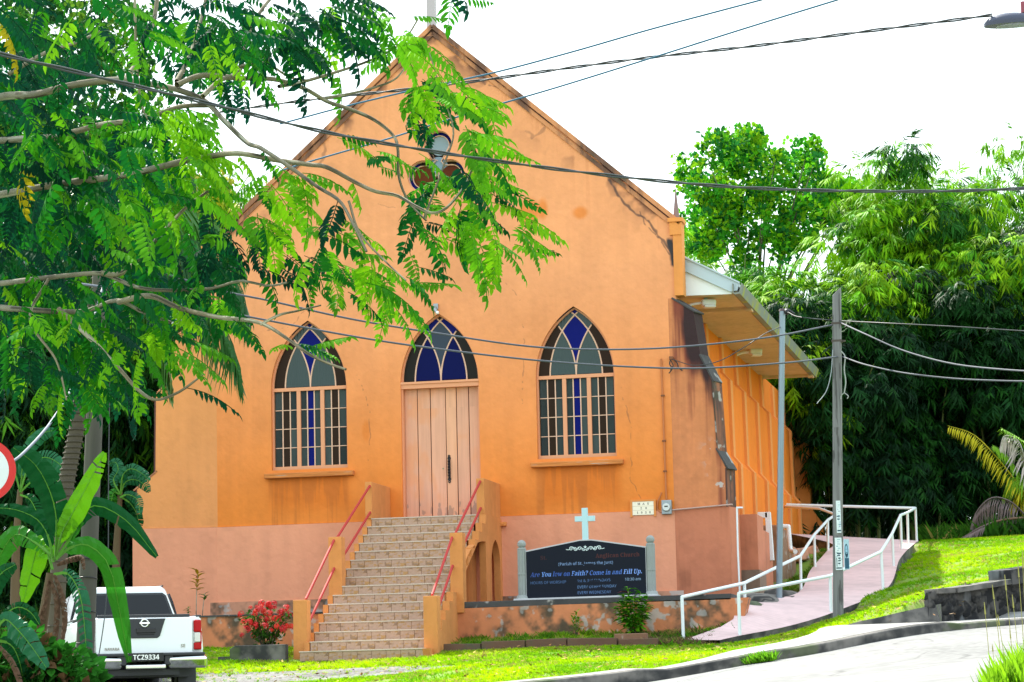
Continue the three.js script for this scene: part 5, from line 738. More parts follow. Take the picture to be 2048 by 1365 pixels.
function leafTris(P, base, dir, up, len, wid, fold = 0.25, curl = 0.25) {     // pointed leaflet, two halves folded on the midrib
  const d = dir.clone().normalize(), s = new THREE.Vector3().crossVectors(d, up).normalize(), n = new THREE.Vector3().crossVectors(s, d).normalize();
  const pt = (t, w) => base.clone().addScaledVector(d, t * len).addScaledVector(s, w * wid * 0.5).addScaledVector(n, Math.abs(w) * wid * fold - curl * len * t * t);
  const m1 = pt(0.3, 0), m2 = pt(0.68, 0), b0 = pt(0, 0), tip = pt(1, 0);
  for (const q of [-1, 1]) { const a = pt(0.27, q * 0.9), b = pt(0.62, q * 0.95); const T = [[b0, a, m1], [a, b, m1], [b, m2, m1], [b, tip, m2]]; for (const t of T) for (const v of (q > 0 ? t : [t[0], t[2], t[1]])) P.push(v.x, v.y, v.z); }
}
function leafSimple(P, base, dir, up, len, wid, curl = 0.2) {                 // 2 + 2 triangles
  const d = dir.clone().normalize(), s = new THREE.Vector3().crossVectors(d, up).normalize(), n = new THREE.Vector3().crossVectors(s, d).normalize();
  const a = base.clone().addScaledVector(d, len * 0.4).addScaledVector(s, wid * 0.5).addScaledVector(n, -curl * len * 0.16), b = base.clone().addScaledVector(d, len * 0.4).addScaledVector(s, -wid * 0.5).addScaledVector(n, -curl * len * 0.16), t = base.clone().addScaledVector(d, len).addScaledVector(n, -curl * len);
  for (const v of [base, a, b, a, t, b]) P.push(v.x, v.y, v.z);
}
function soup(P) { const g = new THREE.BufferGeometry(); g.setAttribute('position', new THREE.Float32BufferAttribute(P, 3)); g.setAttribute('uv', new THREE.Float32BufferAttribute(new Float32Array(P.length / 3 * 2), 2)); g.computeVertexNormals(); return g; }
function stick(P, a, b, r) { const d = b.clone().sub(a).normalize(), s = (Math.abs(d.y) < 0.9 ? V(0, 1, 0) : V(1, 0, 0)).cross(d).normalize(), t = new THREE.Vector3().crossVectors(d, s); const c = [0, 1, 2].map((i) => s.clone().multiplyScalar(r * Math.cos(i * 2.094)).addScaledVector(t, r * Math.sin(i * 2.094))); for (let i = 0; i < 3; i++) { const p = a.clone().add(c[i]), q = a.clone().add(c[(i + 1) % 3]), u = b.clone().add(c[i]), v = b.clone().add(c[(i + 1) % 3]); for (const w of [p, q, u, q, v, u]) P.push(w.x, w.y, w.z); } }
function pinnate(n, L, ll, lw, droop, seed) {              // compound leaf: rachis along +z, leaflets to both sides
  const P = [], r = rng(seed), pos = (t) => V(0.03 * L * Math.sin(t * 3 + seed), 0.06 * L * t - droop * L * t * t, L * (t - 0.12 * droop * t * t));
  for (let i = 0; i < 6; i++) stick(P, pos(i / 6), pos((i + 1) / 6), 0.0035);
  for (let i = 0; i < n; i++) { const t = 0.16 + 0.82 * i / (n - 1), p = pos(t), k = Math.sin(Math.PI * (0.22 + 0.66 * t)); for (const s of [-1, 1]) { if (r() < 0.04) continue; const tilt = 0.3 + 0.35 * t + 0.2 * (r() - 0.5), d = V(s * Math.cos(tilt), -0.28 - 0.35 * r() - droop * 0.3, Math.sin(tilt)); leafTris(P, p, d, V(0.2 * (r() - 0.5), 1, 0.2 * (r() - 0.5)), ll * k * (0.85 + 0.3 * r()), lw * (0.85 + 0.3 * r()), 0.18, 0.16); } }
  leafTris(P, pos(1), V(0.2 * (r() - 0.5), -0.4 - droop, 1), V(0, 1, 0), ll * 0.8, lw, 0.2, 0.2);
  return soup(P);
}
// ---- the tree whose limbs hang into the picture from the left
{
  const tr = thing('overhanging_tree', 'leafy tree reaching in from the left with long feathery leaves across the gable', 'tree');
  const T = at(-190, 500, 19), base = V(T.x, gh(T.x, T.z), T.z);
  part('trunk', [tube([base.clone().add(V(0.1, -0.4, 0)), base.clone().add(V(0, 1.2, 0)), at(-175, 600, 19), at(-150, 250, 19), at(-120, -60, 19.3), at(-60, -420, 19.5)], 0.24, 14, 40, 0.1)], M_bark, tr);
  const limbs = [
    [[[-150, 260, 19], [0, 198, 18.4], [68, 184, 18.2], [147, 168, 18], [240, 164, 18], [308, 168, 17.8], [359, 181, 17.6], [404, 202, 17.5], [448, 239, 17.3], [496, 287, 17.2], [523, 301, 17], [575, 328, 16.8], [633, 373, 16.7], [677, 404, 16.6], [705, 440, 16.5], [735, 505, 16.4]], 0.042, 0.01],
    [[[356, 172, 17.6], [404, 155, 17.8], [479, 152, 18], [544, 157, 18], [609, 181, 18], [657, 202, 18], [692, 216, 17.9], [744, 240, 17.8], [785, 267, 17.7], [797, 300, 17.6], [800, 360, 17.6], [818, 402, 17.5], [850, 440, 17.4]], 0.026, 0.008],
    [[[404, 318, 17.3], [479, 311, 17], [547, 315, 17], [616, 328, 16.9], [655, 339, 16.8], [713, 363, 16.8], [750, 383, 16.7], [791, 393, 16.7], [833, 410, 16.6], [867, 428, 16.6], [891, 424, 16.6], [928, 369, 16.6], [945, 330, 16.6]], 0.026, 0.008],
    [[[-150, 420, 19], [120, 372, 18], [250, 345, 17.6], [330, 330, 17.4], [404, 318, 17.3]], 0.035, 0.026],
    [[[-170, 600, 19], [0, 619, 18], [44, 615, 17.8], [164, 622, 17.6], [240, 605, 17.4], [280, 619, 17.4], [342, 646, 17.3]], 0.04, 0.012],
    [[[240, 606, 17.4], [300, 596, 17.2], [356, 612, 17], [428, 633, 16.8], [523, 651, 16.6], [575, 674, 16.5], [616, 708, 16.4], [650, 728, 16.4], [690, 735, 16.3]], 0.026, 0.009],
    [[[523, 651, 16.6], [560, 634, 16.6], [590, 618, 16.6], [640, 610, 16.6]], 0.013, 0.006],
    [[[-170, 580, 19], [0, 571, 18], [103, 550, 17.6], [205, 547, 17.4], [233, 562, 17.4], [291, 576, 17.3], [421, 578, 17.2], [479, 564, 17.1], [534, 568, 17.1], [577, 566, 17]], 0.034, 0.008],
    [[[205, 548, 17.4], [236, 553, 17.4], [274, 516, 17.4], [325, 461, 17.5], [376, 417, 17.6], [420, 380, 17.6]], 0.024, 0.01],
    [[[120, 620, 17.6], [180, 680, 17.4], [239, 738, 17.2], [274, 780, 17.1], [315, 804, 17], [359, 783, 17], [407, 749, 16.9]], 0.024, 0.008],
    [[[147, 267, 18], [205, 253, 18], [274, 236, 17.9], [359, 212, 17.7], [420, 215, 17.6]], 0.026, 0.018],
    [[[-150, 300, 19], [0, 285, 18.3], [147, 267, 18]], 0.034, 0.026],
    [[[250, 166, 18], [274, 130, 18.2], [298, 68, 18.4], [312, -5, 18.6], [325, -80, 18.8]], 0.026, 0.016],
    [[[356, 165, 17.7], [380, 116, 18], [397, 44, 18.2], [412, -20, 18.4]], 0.022, 0.014],
    [[[408, 195, 17.5], [440, 165, 17.7], [476, 137, 18], [493, 68, 18.3], [520, 30, 18.4], [548, -10, 18.6]], 0.022, 0.014],
    [[[476, 137, 18], [530, 130, 18], [578, 150, 18], [620, 160, 18]], 0.014, 0.008],
    [[[272, -10, 17.4], [274, 137, 17.3], [280, 205, 17.2], [290, 232, 17.2], [300, 240, 17.2]], 0.013, 0.009],
    [[[560, 175, 18], [600, 169, 18.2], [668, 140, 18.3], [737, 120, 18.4], [792, 99, 18.5], [819, 68, 18.6], [835, 40, 18.6]], 0.018, 0.007],
    [[[640, 200, 18], [696, 192, 18.2], [744, 171, 18.3], [792, 154, 18.4], [820, 120, 18.5], [830, 90, 18.5]], 0.014, 0.006],
    [[[20, 150, 18.6], [90, 110, 18.7], [150, 80, 18.8], [200, 60, 19]], 0.022, 0.01], [[[100, 560, 17.6], [60, 640, 17.4], [110, 720, 17.2], [130, 800, 17.1]], 0.014, 0.006],
    [[[850, 440, 17.4], [890, 330, 17.5], [905, 260, 17.6], [880, 180, 17.8], [860, 110, 18]], 0.01, 0.005], [[[700, 404, 16.6], [720, 470, 16.5], [770, 520, 16.4], [810, 560, 16.3]], 0.011, 0.005],
  ];
  const curves = [];
  for (const [pts, ra, rb] of limbs) { const q = pts.map(([x, y, d], i) => at(x, y, d).add(V(0, 0.012 * Math.sin(i * 2.1), 0.03 * Math.cos(i * 1.3)))); part('branch', [tube(q, ra * 0.74, 8, q.length * 5, rb * 0.8)], ra > 0.03 ? M_bark : M_barkPale, tr); curves.push(new THREE.CatmullRomCurve3(q, false, 'centripetal')); }
  const geos = [[8, 0.33, 0.112, 0.035, 0.22], [8, 0.36, 0.11, 0.034, 0.34], [7, 0.3, 0.112, 0.037, 0.12], [9, 0.39, 0.105, 0.033, 0.45], [5, 0.22, 0.12, 0.042, 0.2], [9, 0.34, 0.1, 0.032, 0.1], [10, 0.4, 0.1, 0.032, 0.3], [6, 0.26, 0.115, 0.038, 0.5]].map((a, i) => pinnate(...a, i + 1));
  const tones = { d: [[0.003, 0.062, 0.022], [0.005, 0.085, 0.016], [0.003, 0.042, 0.022]], m: [[0.014, 0.16, 0.01], [0.035, 0.22, 0.006], [0.006, 0.11, 0.014]], b: [[0.12, 0.38, 0.008], [0.18, 0.44, 0.008], [0.08, 0.29, 0.012]], y: [[0.45, 0.36, 0.01]] };  // b tones put sunlight through the leaves into their colour, cluster by cluster
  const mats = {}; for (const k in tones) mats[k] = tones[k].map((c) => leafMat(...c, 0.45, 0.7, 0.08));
  const cl = [[90, 50, 150, 75, 34, 'd'], [240, 50, 80, 70, 14, 'm'], [390, 70, 120, 80, 34, 'd'], [560, 40, 120, 55, 30, 'd'], [610, 85, 60, 45, 12, 'd'], [690, 80, 65, 65, 20, 'd'], [700, 30, 60, 40, 8, 'd'], [55, 320, 110, 120, 46, 'd'], [170, 270, 120, 60, 24, 'm'], [320, 260, 100, 70, 22, 'm'], [390, 300, 70, 80, 20, 'b'], [250, 400, 130, 90, 36, 'm'], [90, 480, 130, 80, 34, 'd'], [470, 470, 60, 60, 7, 'd'], [590, 365, 60, 35, 9, 'b'], [560, 425, 60, 70, 13, 'b'], [530, 520, 110, 45, 12, 'd'], [100, 640, 150, 90, 34, 'm'], [50, 730, 110, 60, 24, 'd'], [240, 680, 130, 60, 22, 'm'], [190, 770, 90, 50, 12, 'm'], [710, 535, 75, 45, 11, 'b'], [800, 550, 75, 45, 8, 'b'], [735, 580, 60, 35, 5, 'm'], [838, 85, 40, 40, 12, 'b'], [860, 150, 40, 60, 11, 'b'], [885, 225, 45, 50, 8, 'd'], [940, 215, 60, 40, 10, 'b'], [870, 210, 30, 40, 4, 'd'], [915, 320, 70, 60, 15, 'm'], [965, 320, 70, 60, 12, 'b'], [965, 400, 60, 50, 13, 'm'], [1005, 470, 65, 50, 13, 'b'], [905, 410, 70, 50, 11, 'd'], [885, 465, 50, 40, 6, 'm'], [1045, 520, 35, 25, 4, 'b'], [775, 340, 20, 30, 3, 'm'], [700, 480, 60, 50, 5, 'b'], [830, 610, 40, 35, 5, 'b'], [925, 5, 30, 25, 5, 'd'], [430, 600, 90, 40, 12, 'm'], [350, 700, 60, 50, 8, 'm'], [380, 520, 90, 60, 14, 'd'], [640, 715, 45, 10, 3, 'b'], [380, 400, 60, 40, 8, 'b'], [-20, 150, 60, 150, 20, 'd'], [150, 160, 120, 60, 14, 'd'], [480, 90, 60, 60, 10, 'm'], [30, 560, 60, 60, 14, 'd'], [250, 560, 120, 50, 14, 'm'], [690, 300, 20, 30, 1, 'm']];
  const r = rng(1234), all = [];
  for (const [cx, cy, rx, ry, n, k] of cl) for (let i = 0; i < n * (cx < 420 && cy > 220 ? 1.3 : cy < 120 ? 0.95 : 1.12); i++) {
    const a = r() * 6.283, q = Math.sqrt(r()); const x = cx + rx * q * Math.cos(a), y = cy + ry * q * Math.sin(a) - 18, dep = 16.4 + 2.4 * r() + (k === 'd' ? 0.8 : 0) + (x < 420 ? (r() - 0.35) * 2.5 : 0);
    const p = at(x - 25, y, dep), out = RIGHT.clone().multiplyScalar((x - cx) / rx * 0.6 + (r() - 0.22) * 1.7).addScaledVector(UP, -0.15 - 0.65 * r() - (y - cy) / ry * 0.25).addScaledVector(FWD, (r() - 0.5) * 1.6);
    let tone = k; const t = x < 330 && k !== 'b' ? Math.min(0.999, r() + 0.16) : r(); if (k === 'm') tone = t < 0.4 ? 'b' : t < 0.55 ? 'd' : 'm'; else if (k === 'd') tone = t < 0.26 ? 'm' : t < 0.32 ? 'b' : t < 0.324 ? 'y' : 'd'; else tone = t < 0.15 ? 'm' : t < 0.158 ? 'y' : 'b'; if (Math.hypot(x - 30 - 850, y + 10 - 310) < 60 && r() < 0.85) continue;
    all.push([pose(p, out, V(0.3 * (r() - 0.5), 1, 0.3 * (r() - 0.5)), 0.62 + 0.46 * r(), (r() - 0.5) * 1.3), Math.floor(r() * geos.length), tone, x]);
  }
  for (const [cx, cy, rx, ry, n] of [[60, 120, 130, 130, 60], [60, 380, 130, 150, 80], [230, 330, 140, 120, 60], [100, 600, 150, 130, 70], [300, 560, 120, 110, 45], [420, 90, 130, 80, 40], [180, 730, 120, 60, 24]]) for (let i = 0; i < n; i++) { // boughs farther back
    const x = cx + rx * (r() + r() - 1), y = cy + ry * (r() + r() - 1); all.push([pose(at(x, y, 21 + 7 * r()), V(r() - 0.3, -0.5 - 0.5 * r(), r() - 0.5), V(0.3 * (r() - 0.5), 1, 0.3), 0.7 + 0.5 * r(), (r() - 0.5) * 1.3), Math.floor(r() * geos.length), r() < 0.7 ? 'd' : 'm', -500]);
  }
  // a few twigs carrying leaves off each limb
  curves.forEach((c, ci) => { const L = c.getLength(); for (let s = 0.35 + r() * 0.2; s < L; s += 0.22 + 0.25 * r()) { if (r() < 0.66) continue; const p = c.getPointAt(s / L), tg = c.getTangentAt(s / L), d = tg.clone().multiplyScalar(0.6).add(V((r() - 0.5) * 1.6, -0.5 - 0.4 * r(), (r() - 0.5) * 1.6)); const t = r(); all.push([pose(p, d, V(0, 1, 0), 0.5 + 0.5 * r(), (r() - 0.5) * 0.8), Math.floor(r() * geos.length), t < 0.3 ? 'd' : t < 0.65 ? 'm' : 'b', 700]); } });
  all.sort((a, b) => b[3] - a[3]);
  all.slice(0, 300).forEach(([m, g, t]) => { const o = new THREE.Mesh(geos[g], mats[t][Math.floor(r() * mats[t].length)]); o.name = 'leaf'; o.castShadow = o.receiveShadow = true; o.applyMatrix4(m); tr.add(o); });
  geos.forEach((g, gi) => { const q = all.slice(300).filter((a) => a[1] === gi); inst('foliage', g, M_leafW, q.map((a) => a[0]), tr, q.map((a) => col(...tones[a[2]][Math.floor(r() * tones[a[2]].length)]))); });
}
// ---- bamboo
const sprayGeo = (seed, n, len, wid, droop) => { const P = [], r = rng(seed); for (let i = 0; i < n; i++) { const t = i / n, b = V((r() - 0.5) * 0.05, -0.06 * t, 0.3 * t), a = (i % 2 ? 1 : -1) * (0.3 + 0.9 * r()); leafSimple(P, b, V(Math.sin(a), -droop * (0.4 + 0.8 * r()), Math.cos(a)), V(0.3 * (r() - 0.5), 1, 0.3 * (r() - 0.5)), len * (0.7 + 0.6 * r()), wid, 0.3); } stick(P, V(0, 0, -0.15), V(0, -0.05, 0.3), 0.004); return soup(P); };
const bambooSprays = [sprayGeo(11, 11, 0.36, 0.055, 0.55), sprayGeo(12, 10, 0.42, 0.06, 0.75), sprayGeo(13, 12, 0.32, 0.052, 0.4)];
const M_bamboo = leafMat(1, 1, 1, 0.34, 0.55, 0.14);
function bamboo(lab, x, z, h, spread, nc, nodes, per, seed, { tones = [[0.06, 0.2, 0.015], [0.1, 0.26, 0.015], [0.03, 0.11, 0.02], [0.2, 0.28, 0.02]], low = 0.12, lean = 0, leanZ = 0, puff = 0.86, group } = {}) {
  const b = thing('bamboo_clump', lab, 'bamboo', V(x, gh(x, z), z), 0, group), r = rng(seed), cs = [];
  for (let i = 0; i < nc; i++) { const a = r() * 6.283, q = Math.sqrt(r()), hh = h * (0.72 + 0.33 * r()), bx_ = V(Math.cos(a) * q * 0.9, -0.2, Math.sin(a) * q * 0.9), s = spread * (0.4 + 0.8 * r()); const pts = [bx_, V(bx_.x + Math.cos(a) * s * 0.12 + lean * 0.1, hh * 0.4, bx_.z + Math.sin(a) * s * 0.12), V(bx_.x + Math.cos(a) * s * 0.45 + lean * 0.5, hh * 0.82, bx_.z + Math.sin(a) * s * 0.45 + leanZ * 0.5), V(bx_.x + Math.cos(a) * s + lean, hh * 0.96, bx_.z + Math.sin(a) * s + leanZ)]; part('culm', [tube(pts, 0.045, 6, 14, 0.012)], M_culm, b); cs.push(new THREE.CatmullRomCurve3(pts)); }
  const M = [[], [], []], C = [[], [], []];
  per = Math.round(per * 1.75); nodes = Math.round(nodes * 0.58); for (let i = 0; i < nodes; i++) {
    const c = cs[i % nc], t = low + (1 - low) * Math.pow(r(), 0.8), p = c.getPoint(t), sp = puff * (0.7 + 0.7 * r()), off = V((r() - 0.5) * spread * 0.8, (r() - 0.5) * 0.8, (r() - 0.5) * spread * 0.8); p.add(off); const tone = tones[Math.floor(r() * tones.length)];
    for (let k = 0; k < per * 1.3; k++) { const d = V(r() - 0.5, (r() - 0.5) * 0.8, r() - 0.5).normalize(), rr = sp * Math.cbrt(r()); const q = p.clone().addScaledVector(d, rr).multiply(V(1, 0.999, 1)).add(V(0, -0.3 * rr * rr - 0.25 * d.y * rr, 0)), dir = d.clone().add(V((r() - 0.5) * 0.8, -0.35 - 0.5 * r(), (r() - 0.5) * 0.8)), g = Math.floor(r() * 3); M[g].push(pose(q, dir, V(0, 1, 0), 0.55 + 0.5 * r(), (r() - 0.5))); const v = 0.6 + 0.7 * r(), tn = r() < 0.62 ? tone : tones[Math.floor(r() * tones.length)]; C[g].push(col(tn[0] * v, tn[1] * v, tn[2] * v)); }
  }
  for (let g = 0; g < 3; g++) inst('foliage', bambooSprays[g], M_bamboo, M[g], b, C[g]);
  return b;
}
const bamG = 'bamboo clumps behind the church and the lawn', bright = [[0.15, 0.4, 0.006], [0.24, 0.5, 0.006], [0.08, 0.3, 0.008], [0.28, 0.5, 0.008], [0.02, 0.12, 0.01]], deep = [[0.008, 0.055, 0.01], [0.016, 0.09, 0.01], [0.005, 0.032, 0.01]];  // bright carries sunlit tops and deep the shade below, both put into leaf colour
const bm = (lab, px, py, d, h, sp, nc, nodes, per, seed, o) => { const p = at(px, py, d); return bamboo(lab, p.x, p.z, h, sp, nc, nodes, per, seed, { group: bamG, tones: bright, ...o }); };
bm('feathery yellow-green bamboo rising right behind the eave of the church', 1490, 1000, 79, 9.2, 2.3, 12, 90, 36, 21, { low: 0.35 });
bm('tall rounded bamboo clump in the middle of the grove behind the ramp', 1845, 1000, 80, 12.3, 2.3, 14, 125, 40, 22, { low: 0.25 });
bm('bright bamboo plume just above and left of the timber pole top', 1690, 1000, 76, 8.0, 1.9, 10, 75, 38, 30, { low: 0.45 });
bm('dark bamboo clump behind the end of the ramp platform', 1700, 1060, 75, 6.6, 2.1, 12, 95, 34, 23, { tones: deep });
bm('bamboo clump above the yellowing palm near the right edge', 1990, 1000, 78, 9.9, 2.4, 14, 105, 38, 24, { low: 0.25, tones: [...bright, ...deep] });
bm('sparse tall bamboo tips at the upper right edge', 1975, 1000, 84, 13.4, 1.6, 9, 55, 22, 25, { low: 0.5 });
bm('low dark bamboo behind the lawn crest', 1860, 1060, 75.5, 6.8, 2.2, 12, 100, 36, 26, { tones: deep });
bm('pale yellow-green bamboo top leaning over the church roof edge', 1420, 1000, 82, 9.4, 2.0, 9, 60, 34, 27, { low: 0.5 });
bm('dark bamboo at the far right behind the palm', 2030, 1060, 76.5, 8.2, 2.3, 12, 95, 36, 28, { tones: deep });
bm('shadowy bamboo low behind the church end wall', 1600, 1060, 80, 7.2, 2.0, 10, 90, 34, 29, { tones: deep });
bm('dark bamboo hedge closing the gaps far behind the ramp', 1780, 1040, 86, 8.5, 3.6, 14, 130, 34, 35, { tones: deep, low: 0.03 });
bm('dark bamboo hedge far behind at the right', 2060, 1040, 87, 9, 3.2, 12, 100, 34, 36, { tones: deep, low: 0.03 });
bm('bamboo clump beyond the right edge of the lawn', 2260, 1040, 78, 10.5, 2.8, 12, 90, 32, 39, { low: 0.1, tones: [...bright, ...deep] });
bm('farther bamboo clump beyond the right edge of the lawn', 2460, 1040, 76, 9, 3, 12, 80, 30, 40, { low: 0.05, tones: [...bright, ...deep] });
// left background
const bamL = 'bamboo left of the church', bl = (lab, px, py, d, h, sp, nc, nodes, per, seed, o) => bm(lab, px, py, d, h, sp, nc, nodes, per, seed, { group: bamL, ...o });
bl('dark bamboo between the utility pole and the left buttress', 245, 1150, 60, 6.2, 1.5, 10, 85, 34, 31, { tones: deep, low: 0.04 });
bl('bamboo left of the utility pole, behind the banana plants', 60, 1150, 59, 7, 2.0, 12, 100, 34, 37, { tones: [...deep, [0.08, 0.25, 0.012]], low: 0.04 });
bl('yellow-green bamboo behind the left roof edge', 330, 1100, 72, 12, 2.2, 12, 85, 34, 32, { tones: [...bright, [0.4, 0.4, 0.02]], low: 0.25 });
bl('tall bamboo at the upper left behind the overhanging tree', 90, 1100, 70, 14, 2.8, 12, 95, 34, 33, { tones: [...bright, ...deep], low: 0.2 });
bl('dark bamboo low at the left edge behind the traffic sign', -40, 1150, 58, 8.8, 2.2, 11, 80, 34, 34, { tones: deep, low: 0.04 });
bl('dark bamboo filling the gap low behind the pickup', 180, 1200, 62, 5.2, 2.2, 11, 90, 34, 38, { tones: deep, low: 0.02 });
// ---- broad-leaved trees
const broadGeo = (seed, n, len, wid) => { const P = [], r = rng(seed); for (let i = 0; i < n; i++) { const a = i * 2.4 + r(), el = -0.5 + 0.9 * r(); leafTris(P, V(0.05 * Math.cos(a), 0, 0.05 * Math.sin(a)), V(Math.cos(a) * Math.cos(el), Math.sin(el) - 0.15, Math.sin(a) * Math.cos(el)), V(0, 1, 0), len * (0.75 + 0.5 * r()), wid * (0.8 + 0.4 * r()), 0.15, 0.25); } return soup(P); };
const broadLeaves = [broadGeo(41, 5, 0.15, 0.1), broadGeo(42, 4, 0.17, 0.115)];
function broadTree(lab, base, pts, crownR, n, seed, tones, name = 'broadleaf_tree') { // pts: limb ends with clump radius
  const t = thing(name, lab, 'tree', base.clone()), r = rng(seed), M = [[], []], C = [[], []];
  const top = pts.reduce((s, p) => s.add(p[0]), V(0, 0, 0)).multiplyScalar(1 / pts.length).sub(base), fork = top.clone().multiplyScalar(0.6);
  part('trunk', [tube([V(0, -0.3, 0), fork.clone().multiplyScalar(0.5).add(V(0.15, 0, 0.1)), fork], 0.26, 10, 20, 0.15)], M_bark, t);
  let li = 0; for (const [p, rad] of pts) {
    const q = p.clone().sub(base); if (pts.length < 20 || li++ % 5 === 0) part('limb', [tube([fork, fork.clone().lerp(q, 0.5).add(V(0.2 * Math.sin(li), 0.3, 0.2)), q], pts.length < 20 ? 0.09 : 0.06, 7, 14, 0.012)], M_bark, t);
    const m = Math.round(n * rad * rad); for (let i = 0; i < m; i++) { const d = V(r() - 0.5, r() - 0.5, r() - 0.5).normalize(), rr = rad * (r() < 0.14 ? 1.35 : 1) * (0.35 + 0.65 * Math.sqrt(r())) * (0.75 + 0.5 * vnoise(d.x * 3 + seed, d.y * 3 + d.z * 2, 5)), g = i % 2; const tone = tones[Math.floor(r() * tones.length)], v = 0.7 + 0.6 * r(); M[g].push(pose(q.clone().addScaledVector(d, rr).multiply(V(1, 0.92, 1)).add(V(0, q.y * 0.08, 0)), d.clone().add(V(0, 0.3, 0)), V(0, 1, 0.2), 0.75 + 0.5 * r(), r() * 3)); C[g].push(col(tone[0] * v, tone[1] * v, tone[2] * v)); }
  }
  broadLeaves.forEach((g, i) => inst('crown', g, M_leafW, M[i], t, C[i])); return t;
}
const bAt = (x, y, d) => at(x, y, d);
{
  const g = (x, z) => V(x, gh(x, z), z), b = at(1500, 1000, 92);
  const br = rng(515), ends = []; for (const [x, y, n, sx, sy] of [[1440, 320, 7, 45, 30], [1530, 320, 8, 50, 35], [1610, 345, 6, 45, 35], [1420, 390, 7, 40, 40], [1500, 400, 8, 50, 40], [1585, 410, 7, 50, 40], [1655, 400, 13, 45, 32], [1690, 388, 5, 18, 16], [1395, 470, 8, 30, 45], [1480, 470, 6, 50, 40], [1570, 480, 6, 50, 40], [1640, 455, 5, 45, 35], [1500, 285, 3, 40, 12], [1610, 300, 2, 20, 10]]) for (let i = 0; i < n; i++) ends.push([at(x + (br() + br() - 1) * 1.5 * sx, y + (br() + br() - 1) * 1.5 * sy, 90 + 4 * br()), 0.3 + 0.28 * br()]);
  broadTree('tall broad-leaved tree standing clear above the bamboo, right of the gable', g(b.x, b.z), ends, 1, 230, 51, [[0.05, 0.3, 0.02], [0.12, 0.42, 0.012], [0.02, 0.16, 0.03], [0.24, 0.48, 0.012]]);
  const c = at(60, 900, 70); broadTree('dense dark tree filling the left edge behind the overhanging limbs', g(c.x, c.z), [[bAt(20, 100, 66), 1.9], [bAt(140, 60, 68), 1.7], [bAt(60, 300, 65), 1.8], [bAt(170, 330, 67), 1.5], [bAt(30, 480, 65), 1.6], [bAt(150, 520, 66), 1.5], [bAt(60, 680, 64), 1.5], [bAt(250, 250, 70), 1.2], [bAt(230, 100, 70), 1.2], [bAt(-60, 250, 66), 1.6], [bAt(-60, 550, 66), 1.6], [bAt(170, 700, 66), 1.2]], 1, 130, 52, [[0.02, 0.1, 0.02], [0.04, 0.15, 0.02], [0.015, 0.07, 0.02], [0.12, 0.26, 0.02]], 'dense_tree');
  const e = at(390, 900, 78); broadTree('sunlit yellowish tree seen through the palm left of the church', g(e.x, e.z), [[bAt(330, 420, 76), 1.0], [bAt(400, 460, 77), 1.0], [bAt(300, 560, 75), 1.1], [bAt(360, 600, 76), 1.0], [bAt(420, 380, 78), 0.7], [bAt(280, 680, 74), 1.0]], 1, 180, 53, [[0.2, 0.28, 0.02], [0.12, 0.26, 0.02], [0.3, 0.3, 0.03], [0.05, 0.18, 0.02]], 'yellowish_tree');
}
// ---- palms
function frondGeo(seed, pts, n, ll, lw, hang, tw = 0.02) {     // pts: rachis from base to tip (local)
  const P = [], r = rng(seed), c = new THREE.CatmullRomCurve3(pts, false, 'centripetal'); for (let i = 0; i < 14; i++) stick(P, c.getPoint(i / 14), c.getPoint((i + 1) / 14), tw * (1 - 0.8 * i / 14));
  for (let i = 0; i < n; i++) { const t = 0.14 + 0.86 * i / n, p = c.getPoint(t), tg = c.getTangent(t), sd = new THREE.Vector3().crossVectors(tg, V(0, 1, 0)).normalize(); if (sd.length() < 0.1) sd.set(1, 0, 0); const k = Math.sin(Math.PI * Math.min(1, 0.25 + t * 0.75)) * 0.7 + 0.3; for (const s of [-1, 1]) { const d = sd.clone().multiplyScalar(s * (1 - hang * 0.6)).addScaledVector(tg, 0.45 + 0.2 * r()).add(V(0.15 * (r() - 0.5), -hang + 0.2 * (1 - hang), 0.15 * (r() - 0.5))); leafSimple(P, p, d, V(0.3 * (r() - 0.5), 1, 0.2), ll * k * (0.8 + 0.4 * r()), lw, 0.25 + 0.3 * hang); } }
  return soup(P);
}
